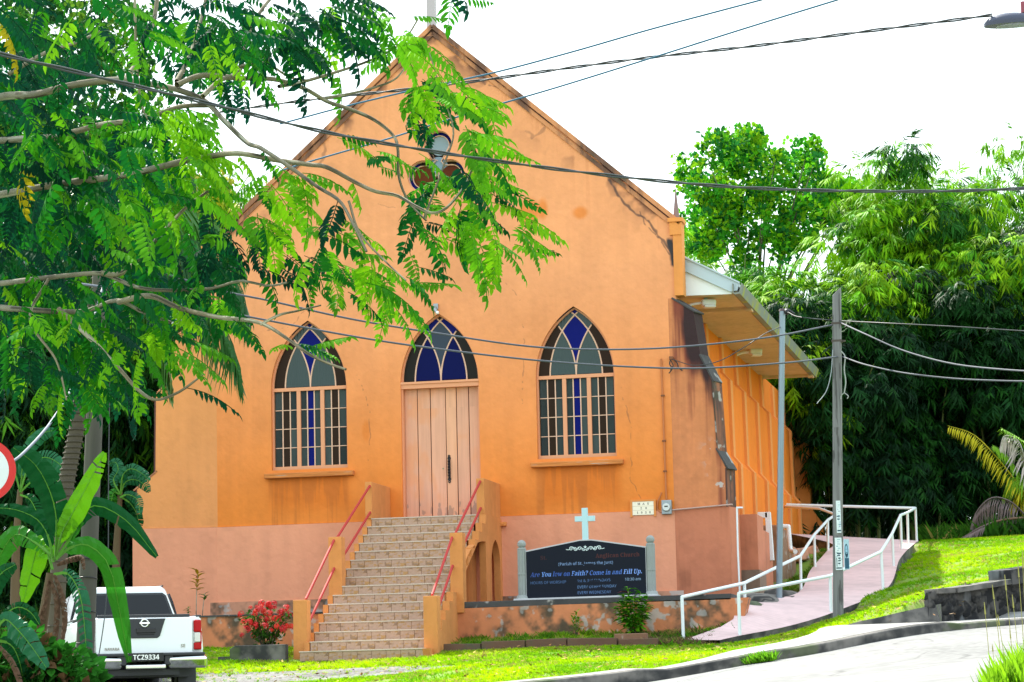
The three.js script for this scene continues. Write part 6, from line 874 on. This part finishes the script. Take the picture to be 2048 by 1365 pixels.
{
  const c0 = at(215, 480, 42), bse = at(112, 1180, 41.5), base = V(bse.x, gh(bse.x, bse.z), bse.z), pm = thing('dark_palm', 'palm with long drooping dark fronds hanging in front of the church corner', 'palm', base), Lc = (p) => p.clone().sub(base), cr = Lc(c0);
  part('trunk', [tube([V(-0.1, -0.3, 0), Lc(at(128, 1000, 41.5)), Lc(at(152, 860, 41.7)), Lc(at(180, 660, 41.9)), cr], 0.13, 12, 40, 0.1)], std(0.075, 0.062, 0.042, 0.95), pm);
  for (let i = 0; i < 46; i++) { const t = i / 46, c = new THREE.CatmullRomCurve3([V(-0.1, -0.3, 0), Lc(at(128, 1000, 41.5)), Lc(at(152, 860, 41.7)), Lc(at(180, 660, 41.9)), cr]).getPoint(t); part('trunk_ring', new THREE.TorusGeometry(0.125, 0.014, 5, 16).rotateX(Math.PI / 2).translate(c.x, c.y, c.z), M_barkDark, pm); }
  const fr = [[[215, 480], [310, 460], [420, 500], [480, 570], [498, 650]], [[215, 480], [310, 510], [400, 590], [462, 680], [480, 760]], [[215, 480], [290, 420], [380, 410], [450, 465], [490, 540]], [[215, 480], [150, 430], [70, 440], [10, 520], [-10, 600]], [[215, 480], [160, 500], [90, 560], [50, 640], [40, 720]], [[215, 480], [260, 550], [300, 640], [330, 720], [345, 780]], [[215, 480], [230, 400], [280, 340], [340, 330], [390, 360]], [[215, 480], [180, 400], [120, 360], [60, 370], [20, 420]]];
  fr.forEach((q, i) => part('frond', frondGeo(400 + i, q.map(([x, y], k) => Lc(at(x, y, 41 + (k * 0.25) * (i % 3 - 1)))), 70, i < 3 ? 1.0 : 0.8, 0.05, 0.8, 0.024), leafMat(...[[0.015, 0.09, 0.02], [0.025, 0.12, 0.02], [0.04, 0.16, 0.015]][i % 3], 0.3, 0.35), pm));
}
{
  const d = 71, B = at(2075, 1070, d), base = V(B.x, gh(B.x, B.z), B.z), pm = thing('coconut_palm', 'young coconut palm with yellowing fronds at the right edge of the lawn', 'palm', base), Lc = (x, y, k = 0) => at(x, y, d + k).sub(base);
  part('trunk', [tube([V(0, -0.3, 0), Lc(2072, 1030), Lc(2066, 1000)], 0.13, 10, 10, 0.08)], M_bark, pm);
  const F = (pts, n, ll, lw, hang, m, seed) => part('frond', frondGeo(seed, pts.map(([x, y], i) => Lc(x, y, 0.2 * Math.sin(i + seed))), n, ll, lw, hang, 0.03), m, pm);
  const yel = leafMat(0.55, 0.5, 0.015, 0.35), grn = leafMat(0.2, 0.42, 0.015, 0.4), grn2 = leafMat(0.08, 0.28, 0.02, 0.4), pinkish = std(0.42, 0.36, 0.34, 0.6), dead = std(0.16, 0.12, 0.12, 0.9);
  F([[2066, 1010], [2030, 960], [1985, 905], [1945, 868], [1896, 852]], 40, 0.55, 0.05, 0.75, yel, 501); F([[2066, 1000], [2050, 920], [2035, 880], [2010, 872], [2000, 900]], 30, 0.7, 0.05, 0.8, pinkish, 502); F([[2066, 1000], [2040, 950], [2010, 905], [1985, 890]], 30, 0.6, 0.05, 0.7, grn, 503); F([[2070, 1000], [2060, 930], [2040, 880], [2002, 856]], 30, 0.55, 0.06, 0.4, grn, 504); F([[2070, 1000], [2085, 920], [2110, 870], [2150, 860]], 30, 0.6, 0.05, 0.6, grn2, 505); F([[2070, 1000], [2045, 960], [2020, 960], [2005, 1000]], 26, 0.55, 0.05, 0.8, grn, 506); F([[2070, 1010], [2050, 985], [2035, 990], [2020, 1020]], 22, 0.5, 0.05, 0.8, yel, 507); F([[2070, 1000], [2095, 950], [2120, 960], [2140, 1010]], 22, 0.6, 0.05, 0.8, grn2, 508);
  const df = thing('dead_frond', 'withered grey-brown palm frond drooping onto the lawn edge', 'frond'); part('dry_leaflets', frondGeo(511, [[2060, 1040], [2020, 1003], [1985, 996], [1955, 1022], [1938, 1070]].map(([x, y]) => at(x, y, 70.5)), 44, 0.62, 0.035, 0.92, 0.03), dead, df);
  const ds = thing('dead_frond', 'fallen brown frond stalk arching along the lawn crest', 'frond'); part('stalk', [tube([at(2060, 1036, 70.3), at(2010, 1040, 70.3), at(1965, 1054, 70.3), at(1935, 1072, 70.3), at(1912, 1084, 70.2)], 0.035, 7, 24, 0.02)], std(0.16, 0.09, 0.055, 0.9), ds); part('dry_leaflets', frondGeo(512, [[1985, 1046], [1960, 1056], [1935, 1070], [1908, 1086]].map(([x, y]) => at(x, y, 70.2)), 20, 0.35, 0.04, 0.5, 0.02), dead, ds);
}
// ---- banana plants
function bananaLeaf(pts, wid, seed, { tear = 0.25, fold = 0.35, start = 0.12 } = {}) {
  const c = new THREE.CatmullRomCurve3(pts, false, 'centripetal'), r = rng(seed), P = [], n = 26, L = c.getLength();
  const toEye = EYE.clone().sub(pts[1]).normalize(), prof = (t) => t < start ? 0 : Math.pow(Math.sin(Math.PI * Math.min(1, 0.08 + 0.9 * (t - start) / (1 - start))), 0.55);
  const row = (t, side, jit) => { const p = c.getPoint(t), tg = c.getTangent(t); let s = new THREE.Vector3().crossVectors(tg, toEye).normalize(); const nn = new THREE.Vector3().crossVectors(s, tg).normalize(); const w = wid * 0.5 * prof(t) * jit; return [0, 0.5, 1].map((k) => p.clone().addScaledVector(s, side * w * k).addScaledVector(nn, -fold * w * k * k + 0.012 * Math.sin(t * 60 + k * 3)).addScaledVector(tg, w * k * 0.28).add(V(0, -fold * 0.4 * w * k * k, 0))); };
  for (const side of [-1, 1]) { let j = 0.95; for (let i = 0; i < n; i++) { const t0 = i / n, t1 = (i + 1) / n, torn = r() < tear; const a = row(t0 + (torn ? 0.012 : 0), side, j); j = 0.88 + 0.14 * r(); const b = row(t1, side, j); for (let k = 0; k < 2; k++) for (const v of [a[k], b[k], a[k + 1], b[k], b[k + 1], a[k + 1]]) P.push(v.x, v.y, v.z); } }
  const rib = []; for (let i = 0; i < 12; i++) stick(rib, c.getPoint(i / 12).addScaledVector(toEye, 0.008), c.getPoint((i + 1) / 12).addScaledVector(toEye, 0.008), (i < 3 ? 0.022 : 0.011) * (1 - 0.75 * i / 12)); return [soup(P), soup(rib)];
}
const M_ban = { bright: leafMat(0.14, 0.44, 0.006, 0.5, 0.5, 0.25), mid: leafMat(0.03, 0.22, 0.01, 0.42, 0.45, 0.3), dark: leafMat(0.004, 0.07, 0.016, 0.25, 0.5, 0.15), blue: leafMat(0.012, 0.12, 0.045, 0.25, 0.45, 0.3), dry: std(0.09, 0.045, 0.022, 0.95), rib: leafMat(0.1, 0.28, 0.03, 0.2) };
function banana(lab, d, stem, leaves, dry, seed, group) {
  const b0 = at(stem[0][0], stem[0][1], d), base = V(b0.x, gh(b0.x, b0.z), b0.z), t = thing('banana_plant', lab, 'banana plant', base, 0, group), L = (x, y, k = 0) => at(x, y, d + k).sub(base);
  part('stem', [tube([V(0, -0.2, 0), ...stem.map(([x, y]) => L(x, y))], 0.115, 12, 24, 0.05)], std(0.1, 0.065, 0.03, 0.9), t);
  leaves.forEach(([pts, w, m, tear], i) => { const [g, rb] = bananaLeaf(pts.map(([x, y], k) => L(x, y, (k * 0.12) * (i % 3 - 1) - 0.1)), 0.74 * w * d / 5600, seed + i, { tear: tear || 0.2 }); const o = part('leaf', [g], M_ban[m], t); part('midrib', [rb], M_ban.rib, o); });
  dry.forEach((pts, i) => { const [g] = bananaLeaf(pts.map(([x, y]) => L(x, y, -0.2)), 13 * d / 5600, seed + 50 + i, { tear: 0.25, fold: 1.2, start: 0 }); part('dry_leaf', [g], M_ban.dry, t); });
}
banana('large banana plant with one upright bright leaf in front of the utility pole', 35, [[66, 1420], [80, 1280], [100, 1147]], [[[[112, 1110], [124, 1065], [140, 1035], [175, 970], [208, 906]], 62, 'bright', 0.08], [[[116, 1100], [150, 1045], [188, 1012], [250, 1040], [313, 1114]], 54, 'dark', 0.12], [[[110, 1120], [140, 1096], [172, 1090], [214, 1125], [240, 1230], [258, 1325]], 58, 'mid', 0.12], [[[110, 1115], [112, 1040], [100, 985], [70, 930], [26, 896]], 78, 'dark', 0.1], [[[106, 1125], [94, 1070], [74, 1040], [30, 1020], [-20, 1016]], 44, 'dark', 0.1], [[[104, 1140], [92, 1100], [78, 1092], [60, 1150], [46, 1205]], 66, 'bright', 0.2], [[[108, 1150], [135, 1148], [158, 1185], [170, 1270], [176, 1375]], 44, 'blue', 0.8], [[[112, 1120], [150, 1060], [170, 1010], [150, 1040], [130, 1000]], 30, 'mid', 0.1], [[[106, 1115], [60, 1080], [30, 1070], [0, 1110], [-16, 1160]], 60, 'mid', 0.3]], [[[100, 1160], [112, 1200], [110, 1260], [104, 1330]], [[96, 1160], [86, 1220], [70, 1290], [40, 1350]], [[108, 1150], [122, 1190], [128, 1240], [120, 1300]], [[90, 1200], [70, 1260], [50, 1320], [20, 1390]], [[112, 1130], [140, 1118], [160, 1115], [168, 1140]], [[84, 1250], [96, 1300], [120, 1340], [140, 1390]]], 601);
{ // leafy undergrowth round the foot of the banana plant
  const p = at(40, 1400, 33.6), t = thing('leafy_shrub', 'tangled dark green shrub at the foot of the large banana plant', 'shrub', p), r = rng(777), M = [[], []], C = [[], []];
  part('stem', [0, 1, 2, 3].map((i) => tube([V(0, -0.5, 0), V(0.3 * Math.cos(i * 1.6), 0.2, 0.2 * Math.sin(i * 1.6)), V(0.7 * Math.cos(i * 1.6), 0.6 + 0.1 * i, 0.3 * Math.sin(i * 1.6))], 0.02, 6, 10, 0.008)), M_barkDark, t);
  for (let i = 0; i < 620; i++) { const g = i & 1, a = r() * 6.28, q = Math.sqrt(r()), y = 0.85 * Math.pow(r(), 0.8) * (1.15 - 0.7 * q); M[g].push(pose(V(0.95 * q * Math.cos(a) + 0.05, y - 0.05, 0.45 * q * Math.sin(a)), V(Math.cos(a) + r() - 0.5, r() - 0.4, Math.sin(a) + r() - 0.5), V(0, 1, 0.2), 0.55 + 0.5 * r(), r() * 3)); const v = 0.5 + 0.9 * r(), dry = r() < 0.12; C[g].push(dry ? col(0.13, 0.07, 0.03) : col(0.025 * v, 0.15 * v, 0.012 * v)); }
  broadLeaves.forEach((g, i) => inst('foliage', g, M_leafW, M[i], t, C[i]));
}
banana('banana shoot with blue-green leaves at the lower left corner', 33, [[-30, 1420], [-20, 1330], [-10, 1260]], [[[[-12, 1270], [10, 1240], [30, 1255], [60, 1290], [92, 1336]], 66, 'blue', 0.3], [[[-14, 1270], [10, 1230], [36, 1215], [60, 1225], [78, 1250]], 34, 'dark', 0.2], [[[-16, 1280], [20, 1290], [40, 1330], [50, 1400]], 60, 'dark', 0.3], [[[-12, 1260], [-20, 1200], [0, 1150], [30, 1130]], 50, 'dark', 0.2]], [[[-5, 1290], [20, 1320], [40, 1370], [44, 1420]]], 651);
banana('pale glossy banana plant in the gap beside the left buttress', 55, [[232, 1120], [236, 1040], [240, 985]], [[[[240, 990], [246, 950], [262, 938], [284, 948], [298, 962]], 34, 'blue', 0.5], [[[240, 990], [250, 965], [270, 960], [290, 972], [298, 985]], 30, 'blue', 0.5], [[[240, 990], [226, 960], [236, 940], [230, 925], [215, 930]], 34, 'blue', 0.5], [[[240, 995], [256, 990], [274, 1000], [280, 1030]], 30, 'blue', 0.6], [[[238, 990], [228, 985], [222, 1010], [226, 1040]], 30, 'mid', 0.6], [[[242, 995], [262, 1010], [276, 1040], [270, 1070]], 30, 'dark', 0.5]], [], 701);
banana('dark banana plant low behind the utility pole', 50, [[30, 1150], [34, 1050], [40, 980]], [[[[40, 985], [60, 930], [90, 915], [120, 930], [140, 960]], 44, 'blue', 0.3], [[[40, 985], [70, 960], [110, 960], [150, 1000]], 44, 'dark', 0.3], [[[40, 985], [20, 930], [-10, 920], [-30, 950]], 50, 'dark', 0.3], [[[40, 990], [60, 1000], [80, 1050], [84, 1110]], 44, 'dark', 0.3], [[[40, 985], [50, 910], [80, 870], [110, 860]], 40, 'blue', 0.3]], [], 731);
// ---------------------------------------------------------------- small plants and grass
const M_red = null;
function leafyPlant(name, lab, p, stems, leafPer, len, wid, cols, seed, group, upK = 0.5) {
  const t = thing(name, lab, 'plant', p.clone(), 0, group), r = rng(seed), P = [0, 1].map((k) => { const q = []; leafTris(q, V(0, 0, 0), V(0, 0, 1), V(0, 1, 0), len, wid, 0.2, 0.25 + 0.2 * k); return soup(q); }), mats = cols.map((c) => leafMat(...c, 0.35, 0.35));
  for (const [dx, dy, dz, bare] of stems) { const tip = V(dx, dy, dz); part('stem', [tube([V(dx * 0.1, -0.08, dz * 0.1), V(dx * 0.45, dy * 0.5, dz * 0.45), tip], 0.012, 6, 10, 0.006)], M_barkPale, t); for (let i = 0; i < leafPer; i++) { const s = bare + (1 - bare) * i / leafPer, a = i * 2.4 + r(), q = V(dx * (0.1 + 0.9 * s), dy * s, dz * (0.1 + 0.9 * s)), o = new THREE.Mesh(P[i % 2], mats[Math.floor(r() * r() * mats.length * 0.999 + (1 - s) * 0.0)]); o.name = 'leaf'; o.castShadow = o.receiveShadow = true; o.applyMatrix4(pose(q, V(Math.cos(a), upK * (r() + (s - 0.5)), Math.sin(a)), V(0, 1, 0), 0.7 + 0.6 * r())); t.add(o); } }
  return t;
}
{
  const z0 = 4.9, b = onZ(1268, 1252, 4.4); leafyPlant('croton_bush', 'leafy green bush with red-tinged lower leaves growing before the black sign', V(b.x, 0.36, 4.35), [[-0.1, 0.9, 0.05, 0.35], [0.12, 0.8, -0.05, 0.3], [-0.22, 0.62, 0.1, 0.35], [0.02, 0.72, 0.15, 0.2], [0.22, 0.55, 0.08, 0.3], [-0.05, 0.4, 0.18, 0.1], [0.1, 0.35, 0.18, 0.1], [-0.28, 0.5, 0.05, 0.3], [0.26, 0.7, 0.0, 0.4], [-0.15, 0.75, 0.12, 0.4]], 34, 0.18, 0.075, [[0.07, 0.3, 0.008], [0.12, 0.36, 0.008], [0.24, 0.42, 0.01], [0.18, 0.02, 0.04]], 801);
  const s = onZ(1152, 1262, 4.4); leafyPlant('small_shrub', 'small yellow-green shrub against the terrace wall below the sign', V(s.x, 0.36, 4.35), [[0, 0.48, 0, 0.3], [-0.06, 0.38, 0.03, 0.3], [0.06, 0.36, 0.03, 0.3]], 20, 0.12, 0.035, [[0.2, 0.36, 0.012], [0.12, 0.3, 0.012]], 802, undefined, 1.2);
  const c = onZ(397, 1212, 0.7); leafyPlant('croton_plant', 'thin croton with yellow and maroon leaves in front of the pink wall', V(c.x, 1.0, 0.9), [[0.05, 1.02, 0, 0.62]], 20, 0.17, 0.06, [[0.5, 0.36, 0.02], [0.35, 0.12, 0.02], [0.12, 0.03, 0.03]], 803, undefined, 0.9);
  leafyPlant('croton_plant', 'short side shoot beside the thin croton at the pink wall', V(c.x + 0.12, 1.0, 0.9), [[0.08, 0.58, 0, 0.75]], 6, 0.13, 0.06, [[0.08, 0.2, 0.02], [0.1, 0.05, 0.03]], 804, undefined, 0.9);
  const c2 = onZ(382, 1212, 0.7); leafyPlant('seedling', 'tiny green seedling left of the croton on the terrace', V(c2.x, 1.0, 0.9), [[0, 0.3, 0, 0.6]], 8, 0.09, 0.045, [[0.1, 0.3, 0.02]], 805, undefined, 0.9);
  // red flowering bush
  const p = V(-2.15, 0.2, 5.0), t = thing('ixora_bush', 'round bush covered in bright red flower heads left of the stairs', 'flowering bush', p), r = rng(811), q = []; leafTris(q, V(0, 0, 0), V(0, 0, 1), V(0, 1, 0), 0.1, 0.045, 0.2, 0.2); const lg = soup(q), Ms = [], Cs = [];
  const stemsB = []; for (let i = 0; i < 16; i++) { const a = i * 2.4, q2 = 0.2 + 0.32 * r(), e = V(Math.cos(a) * q2, 0.45 + 0.45 * r() * (1.2 - q2), Math.sin(a) * q2 * 0.8); part('stem', [tube([V(0, -0.1, 0), e.clone().multiplyScalar(0.5).add(V(0, 0.08, 0)), e], 0.012, 5, 8, 0.005)], M_barkDark, t); stemsB.push(e); for (let k = 0; k < 34; k++) { const s = 0.35 + 0.65 * r(), b2 = e.clone().multiplyScalar(s).add(V((r() - 0.5) * 0.22, (r() - 0.5) * 0.2, (r() - 0.5) * 0.22)); Ms.push(pose(b2, V(r() - 0.5, r() * 0.6, r() - 0.5), V(0, 1, 0), 0.7 + 0.5 * r())); const v = 0.6 + 0.8 * r(); Cs.push(col(0.05 * v, 0.16 * v, 0.02)); } }
  inst('foliage', lg, M_leafW, Ms, t, Cs);
  const fg = []; const fr = rng(9); for (let i = 0; i < 46; i++) { const d = V(fr() - 0.5, fr() * 0.9 - 0.15, fr() - 0.5).normalize(); const P = []; for (let k = 0; k < 4; k++) { const a = k * 1.571 + fr(), s1 = new THREE.Vector3().crossVectors(d, V(0.3, 1, 0.2)).normalize(), s2 = new THREE.Vector3().crossVectors(d, s1); leafSimple(P, d.clone().multiplyScalar(0.05), s1.clone().multiplyScalar(Math.cos(a)).addScaledVector(s2, Math.sin(a)).addScaledVector(d, 0.4), d, 0.022, 0.014, 0.1); } fg.push(soup(P)); }
  const fgeo = mergeGeometries(fg), fm = [std(0.62, 0.012, 0.01, 0.6), std(0.7, 0.03, 0.012, 0.6), std(0.5, 0.008, 0.012, 0.6)];
  for (let i = 0; i < 58; i++) { const a = i * 2.4, q2 = Math.sqrt((i + 0.5) / 58), y = 0.98 - 0.75 * q2 * r() - 0.12 * q2; const o = new THREE.Mesh(fgeo, fm[i % 3]); o.name = 'flower_head'; o.position.set(Math.cos(a) * 0.5 * q2 + 0.03, y, Math.sin(a) * 0.42 * q2 + 0.1); o.scale.setScalar(0.7 + 0.6 * r()); o.rotation.set(r(), r() * 6, r()); o.castShadow = true; t.add(o); }
}
const TUFT = [3, 4].map((s) => { const P = [], r = rng(900 + s); for (let i = 0; i < 8; i++) { const a = r() * 6.283, l = 0.6 + 0.5 * r(), b = V((r() - 0.5) * 0.9, 0, (r() - 0.5) * 0.9); leafSimple(P, b, V(Math.cos(a) * 0.5, 1, Math.sin(a) * 0.5), V(Math.cos(a + 1.5), 0.2, Math.sin(a + 1.5)), l, 0.13, 0.35); } return soup(P); });
const M_grass = leafMat(1, 1, 1, 0.5, 1, 0.05);
function grass(name, lab, n, x0, x1, z0, z1, ok, hgt, seed, tones = [[0.25, 0.45, 0.003], [0.38, 0.56, 0.003], [0.14, 0.34, 0.005]]) {
  const r = rng(seed), M = [[], []], C = [[], []];
  for (let i = 0; i < n; i++) { const x = x0 + (x1 - x0) * r(), z = z0 + (z1 - z0) * r(), o = ok(x, z); if (!o || r() > o) continue; const s = hgt * (0.6 + 0.8 * r()) * (0.7 + 0.6 * vnoise(x * 1.3, z * 1.3, 8)), g = i & 1; M[g].push(new THREE.Matrix4().makeRotationY(r() * 6.283).scale(V(s * 1.2, s, s * 1.2)).setPosition(x, gh(x, z) - 0.006, z)); const k = vnoise(x * 0.8, z * 0.8, 3) * 0.7 + 0.3 * r(), t = k < 0.35 ? tones[2] : k < 0.62 ? tones[0] : tones[1], v = 0.75 + 0.5 * r(), dry = r() < 0.07 + 0.3 * sst(0.6, 0.75, vnoise(x * 1.7, z * 1.7, 77)); C[g].push(dry ? col(0.34, 0.28, 0.08) : col(t[0] * v, t[1] * v, t[2] * v)); }
  const a = inst(name, TUFT[0], M_grass, M[0], scene, C[0]), b = inst(name, TUFT[1], M_grass, M[1], scene, C[1]); for (const o of [a, b]) { o.userData.label = lab; o.userData.category = 'grass'; }
}
const onRamp = (x, z) => inPoly(x, z, RAMP_POLY) || inPoly(x - 0.14, z - 0.1, RAMP_POLY) || inPoly(x, z - 0.2, RAMP_POLY);
const lawnOK = (x, z) => sst(0.74, 0.64, fbm(x * 1.1, z * 1.1, 41, 4)) * 0.85 + 0.15;
grass('grass', 'short bright grass strip in front of the stairs and terrace', 62000, -7, 8.6, 4.05, 14.4, (x, z) => {
  if (kerbSide(x, z) > -1.28 || onRamp(x, z)) return 0; if (z < 6.35 && x > -1.4 && x < 1.35) return 0; if (z < 5.7 && x > 1.3 && x < 5.2) return 0.3; if (Math.abs(z - 5.75) < 0.1 && x > 1.3 && x < 5.3) return 0;
  if (inPoly(x, z, DRIVE)) return 0.05 + 0.7 * sst(0.62, 0.75, fbm(x * 0.9, z * 0.9, 5, 3)); return lawnOK(x, z);
}, 0.055, 921);
grass('grass', 'bright mown lawn sloping up to the right of the ramp', 82000, 7.2, 21, -19, 10.5, (x, z) => { const ks = kerbSide(x, z); if (ks > -1.25 || (x > 8.9 && ks > -2.5) || onRamp(x, z)) return 0; return lawnOK(x, z); }, 0.06, 922);
grass('grass', 'shaded rough grass between the ramp and the side of the church', 9000, 5.2, 8, -15, 3.4, (x, z) => onRamp(x, z) || x < 6.25 ? 0 : 0.8, 0.07, 923, [[0.09, 0.2, 0.015], [0.12, 0.24, 0.015], [0.12, 0.13, 0.03]]);
grass('weeds', 'straggling weeds and leaf litter in the bed under the terrace wall', 2600, 1.3, 6.6, 4.0, 5.7, (x, z) => fbm(x * 2, z * 2, 12, 3) > 0.5 && !onRamp(x, z) ? 0.9 : 0.12, 0.12, 924, [[0.08, 0.22, 0.012], [0.16, 0.3, 0.012], [0.14, 0.1, 0.05]]);
grass('undergrowth', 'low dark green undergrowth along the top of the lawn', 7000, 8.4, 24, -20.5, -17, (x, z) => x > 8.6 + (z + 17) * -0.1 ? 0.9 : 0, 0.5, 925, [[0.04, 0.14, 0.015], [0.06, 0.2, 0.015], [0.03, 0.1, 0.02]]);
grass('weeds', 'patch of green weeds growing in the kerb by the road', 120, KERB[5].x - 0.15, KERB[5].x + 0.25, KERB[5].z - 0.12, KERB[5].z + 0.15, () => 1, 0.14, 926, [[0.12, 0.32, 0.012], [0.2, 0.4, 0.012], [0.1, 0.26, 0.012]]);
grass('undergrowth', 'shadowy undergrowth left of the church behind the pickup', 7000, -16, -6.6, -6, 9, () => 0.8, 0.4, 927, [[0.03, 0.11, 0.015], [0.05, 0.16, 0.015], [0.02, 0.07, 0.02]]);
{ // fallen leaves lying on the grass
  const r = rng(941), P = []; leafSimple(P, V(0, 0, -0.5), V(0, 0, 1), V(0, 1, 0), 1, 0.45, -0.2); const g = soup(P), M = [], C = []; for (let i = 0; i < 900; i++) { const x = -4 + 15 * r(), z = 4 + 9 * r(), ks = kerbSide(x, z); if (ks > 0.2 || onRamp(x, z) || (z < 6.4 && x > -1.4 && x < 1.35) || (ks > -1.3 && r() < 0.85)) continue; const s = 0.05 + 0.06 * r(); M.push(new THREE.Matrix4().makeRotationFromEuler(new THREE.Euler((r() - 0.5) * 0.9, r() * 6.28, (r() - 0.5) * 0.9)).scale(V(s, s, s)).setPosition(x, gh(x, z) + (ks > -1.3 ? 0.06 : 0.045), z)); const t = r(); C.push(t < 0.5 ? col(0.3, 0.14, 0.04) : t < 0.8 ? col(0.42, 0.3, 0.05) : col(0.16, 0.1, 0.05)); }
  const o = inst('leaf_litter', g, std(1, 1, 1, 0.9), M, scene, C); o.userData.label = 'scattered brown and yellow fallen leaves on the grass strip'; o.userData.category = 'fallen leaves';
}
{ // tall grass close to the camera, lower right
  const r = rng(931), M = [[], []], C = [[], []]; for (let i = 0; i < 420; i++) { const px = 1965 + 150 * Math.sqrt(r()), d = 17 + 1.6 * r(), p = at(px, 1392 - 20 * (px - 1965) / 100, d), g = i & 1, s = 0.14 + 0.14 * r() * Math.min(1, (px - 1950) / 90); M[g].push(new THREE.Matrix4().makeRotationY(r() * 6).scale(V(s * 0.8, s * 1.3, s * 0.8)).setPosition(p.x, p.y - 0.05, p.z)); const v = 0.7 + 0.6 * r(); C[g].push(col(0.2 * v, 0.4 * v, 0.012)); }
  for (let g = 0; g < 2; g++) { const o = inst('tall_grass', TUFT[g], M_grass, M[g], scene, C[g]); o.userData.label = 'lush tall grass at the lower right corner beside the road'; o.userData.category = 'grass'; }
  const b = at(2040, 1440, 18); const bank = struct('verge', sheet(b.x - 3, b.x + 6, 12, b.z - 2.5, b.z + 6, 12, (x, z) => b.y - 0.0 - 0.25 * Math.pow(Math.max(0, Math.hypot((x - b.x - 1.4) / 2, (z - b.z) / 2) - 0.4), 1.5)), M_soil);
  for (let i = 0; i < 9; i++) { const px = [1993, 2003, 2016, 2030, 2040, 1972, 2022, 2046, 1985][i], h = [1170, 1230, 1150, 1190, 1120, 1205, 1260, 1100, 1290][i], a = at(px + 14, 1400, 19), c = at(px + 6, (1400 + h) / 2, 19), e = at(px - 8 + i, h, 19), o = part('grass_stalk', [tube([a, c, e], 0.0035, 5, 12, 0.0015), tube([c.clone().lerp(e, 0.75), e], 0.006, 5, 6, 0.002)], std(0.36, 0.3, 0.1, 0.8)); tag(o, ['dry grass stalk at lower right, third from the left', 'dry grass stalk at lower right, short one before the kerb', 'tall dry grass stalk at lower right reaching the pavement', 'dry grass stalk at lower right under the dark wall', 'second tallest dry grass stalk near the right edge', 'leftmost dry grass stalk at lower right', 'short dry grass stalk among the taller ones at lower right', 'tallest dry grass stalk at the right edge', 'shortest dry grass stalk at lower right, against the road'][i], 'grass stalk', 'dry grass stalks at the road edge'); }
}
const renderer = new THREE.WebGLRenderer({ antialias: true });
renderer.setSize(W, H);
renderer.toneMapping = THREE.LinearToneMapping;
renderer.toneMappingExposure = EXPOSURE;
renderer.shadowMap.enabled = true;
renderer.render(scene, camera);
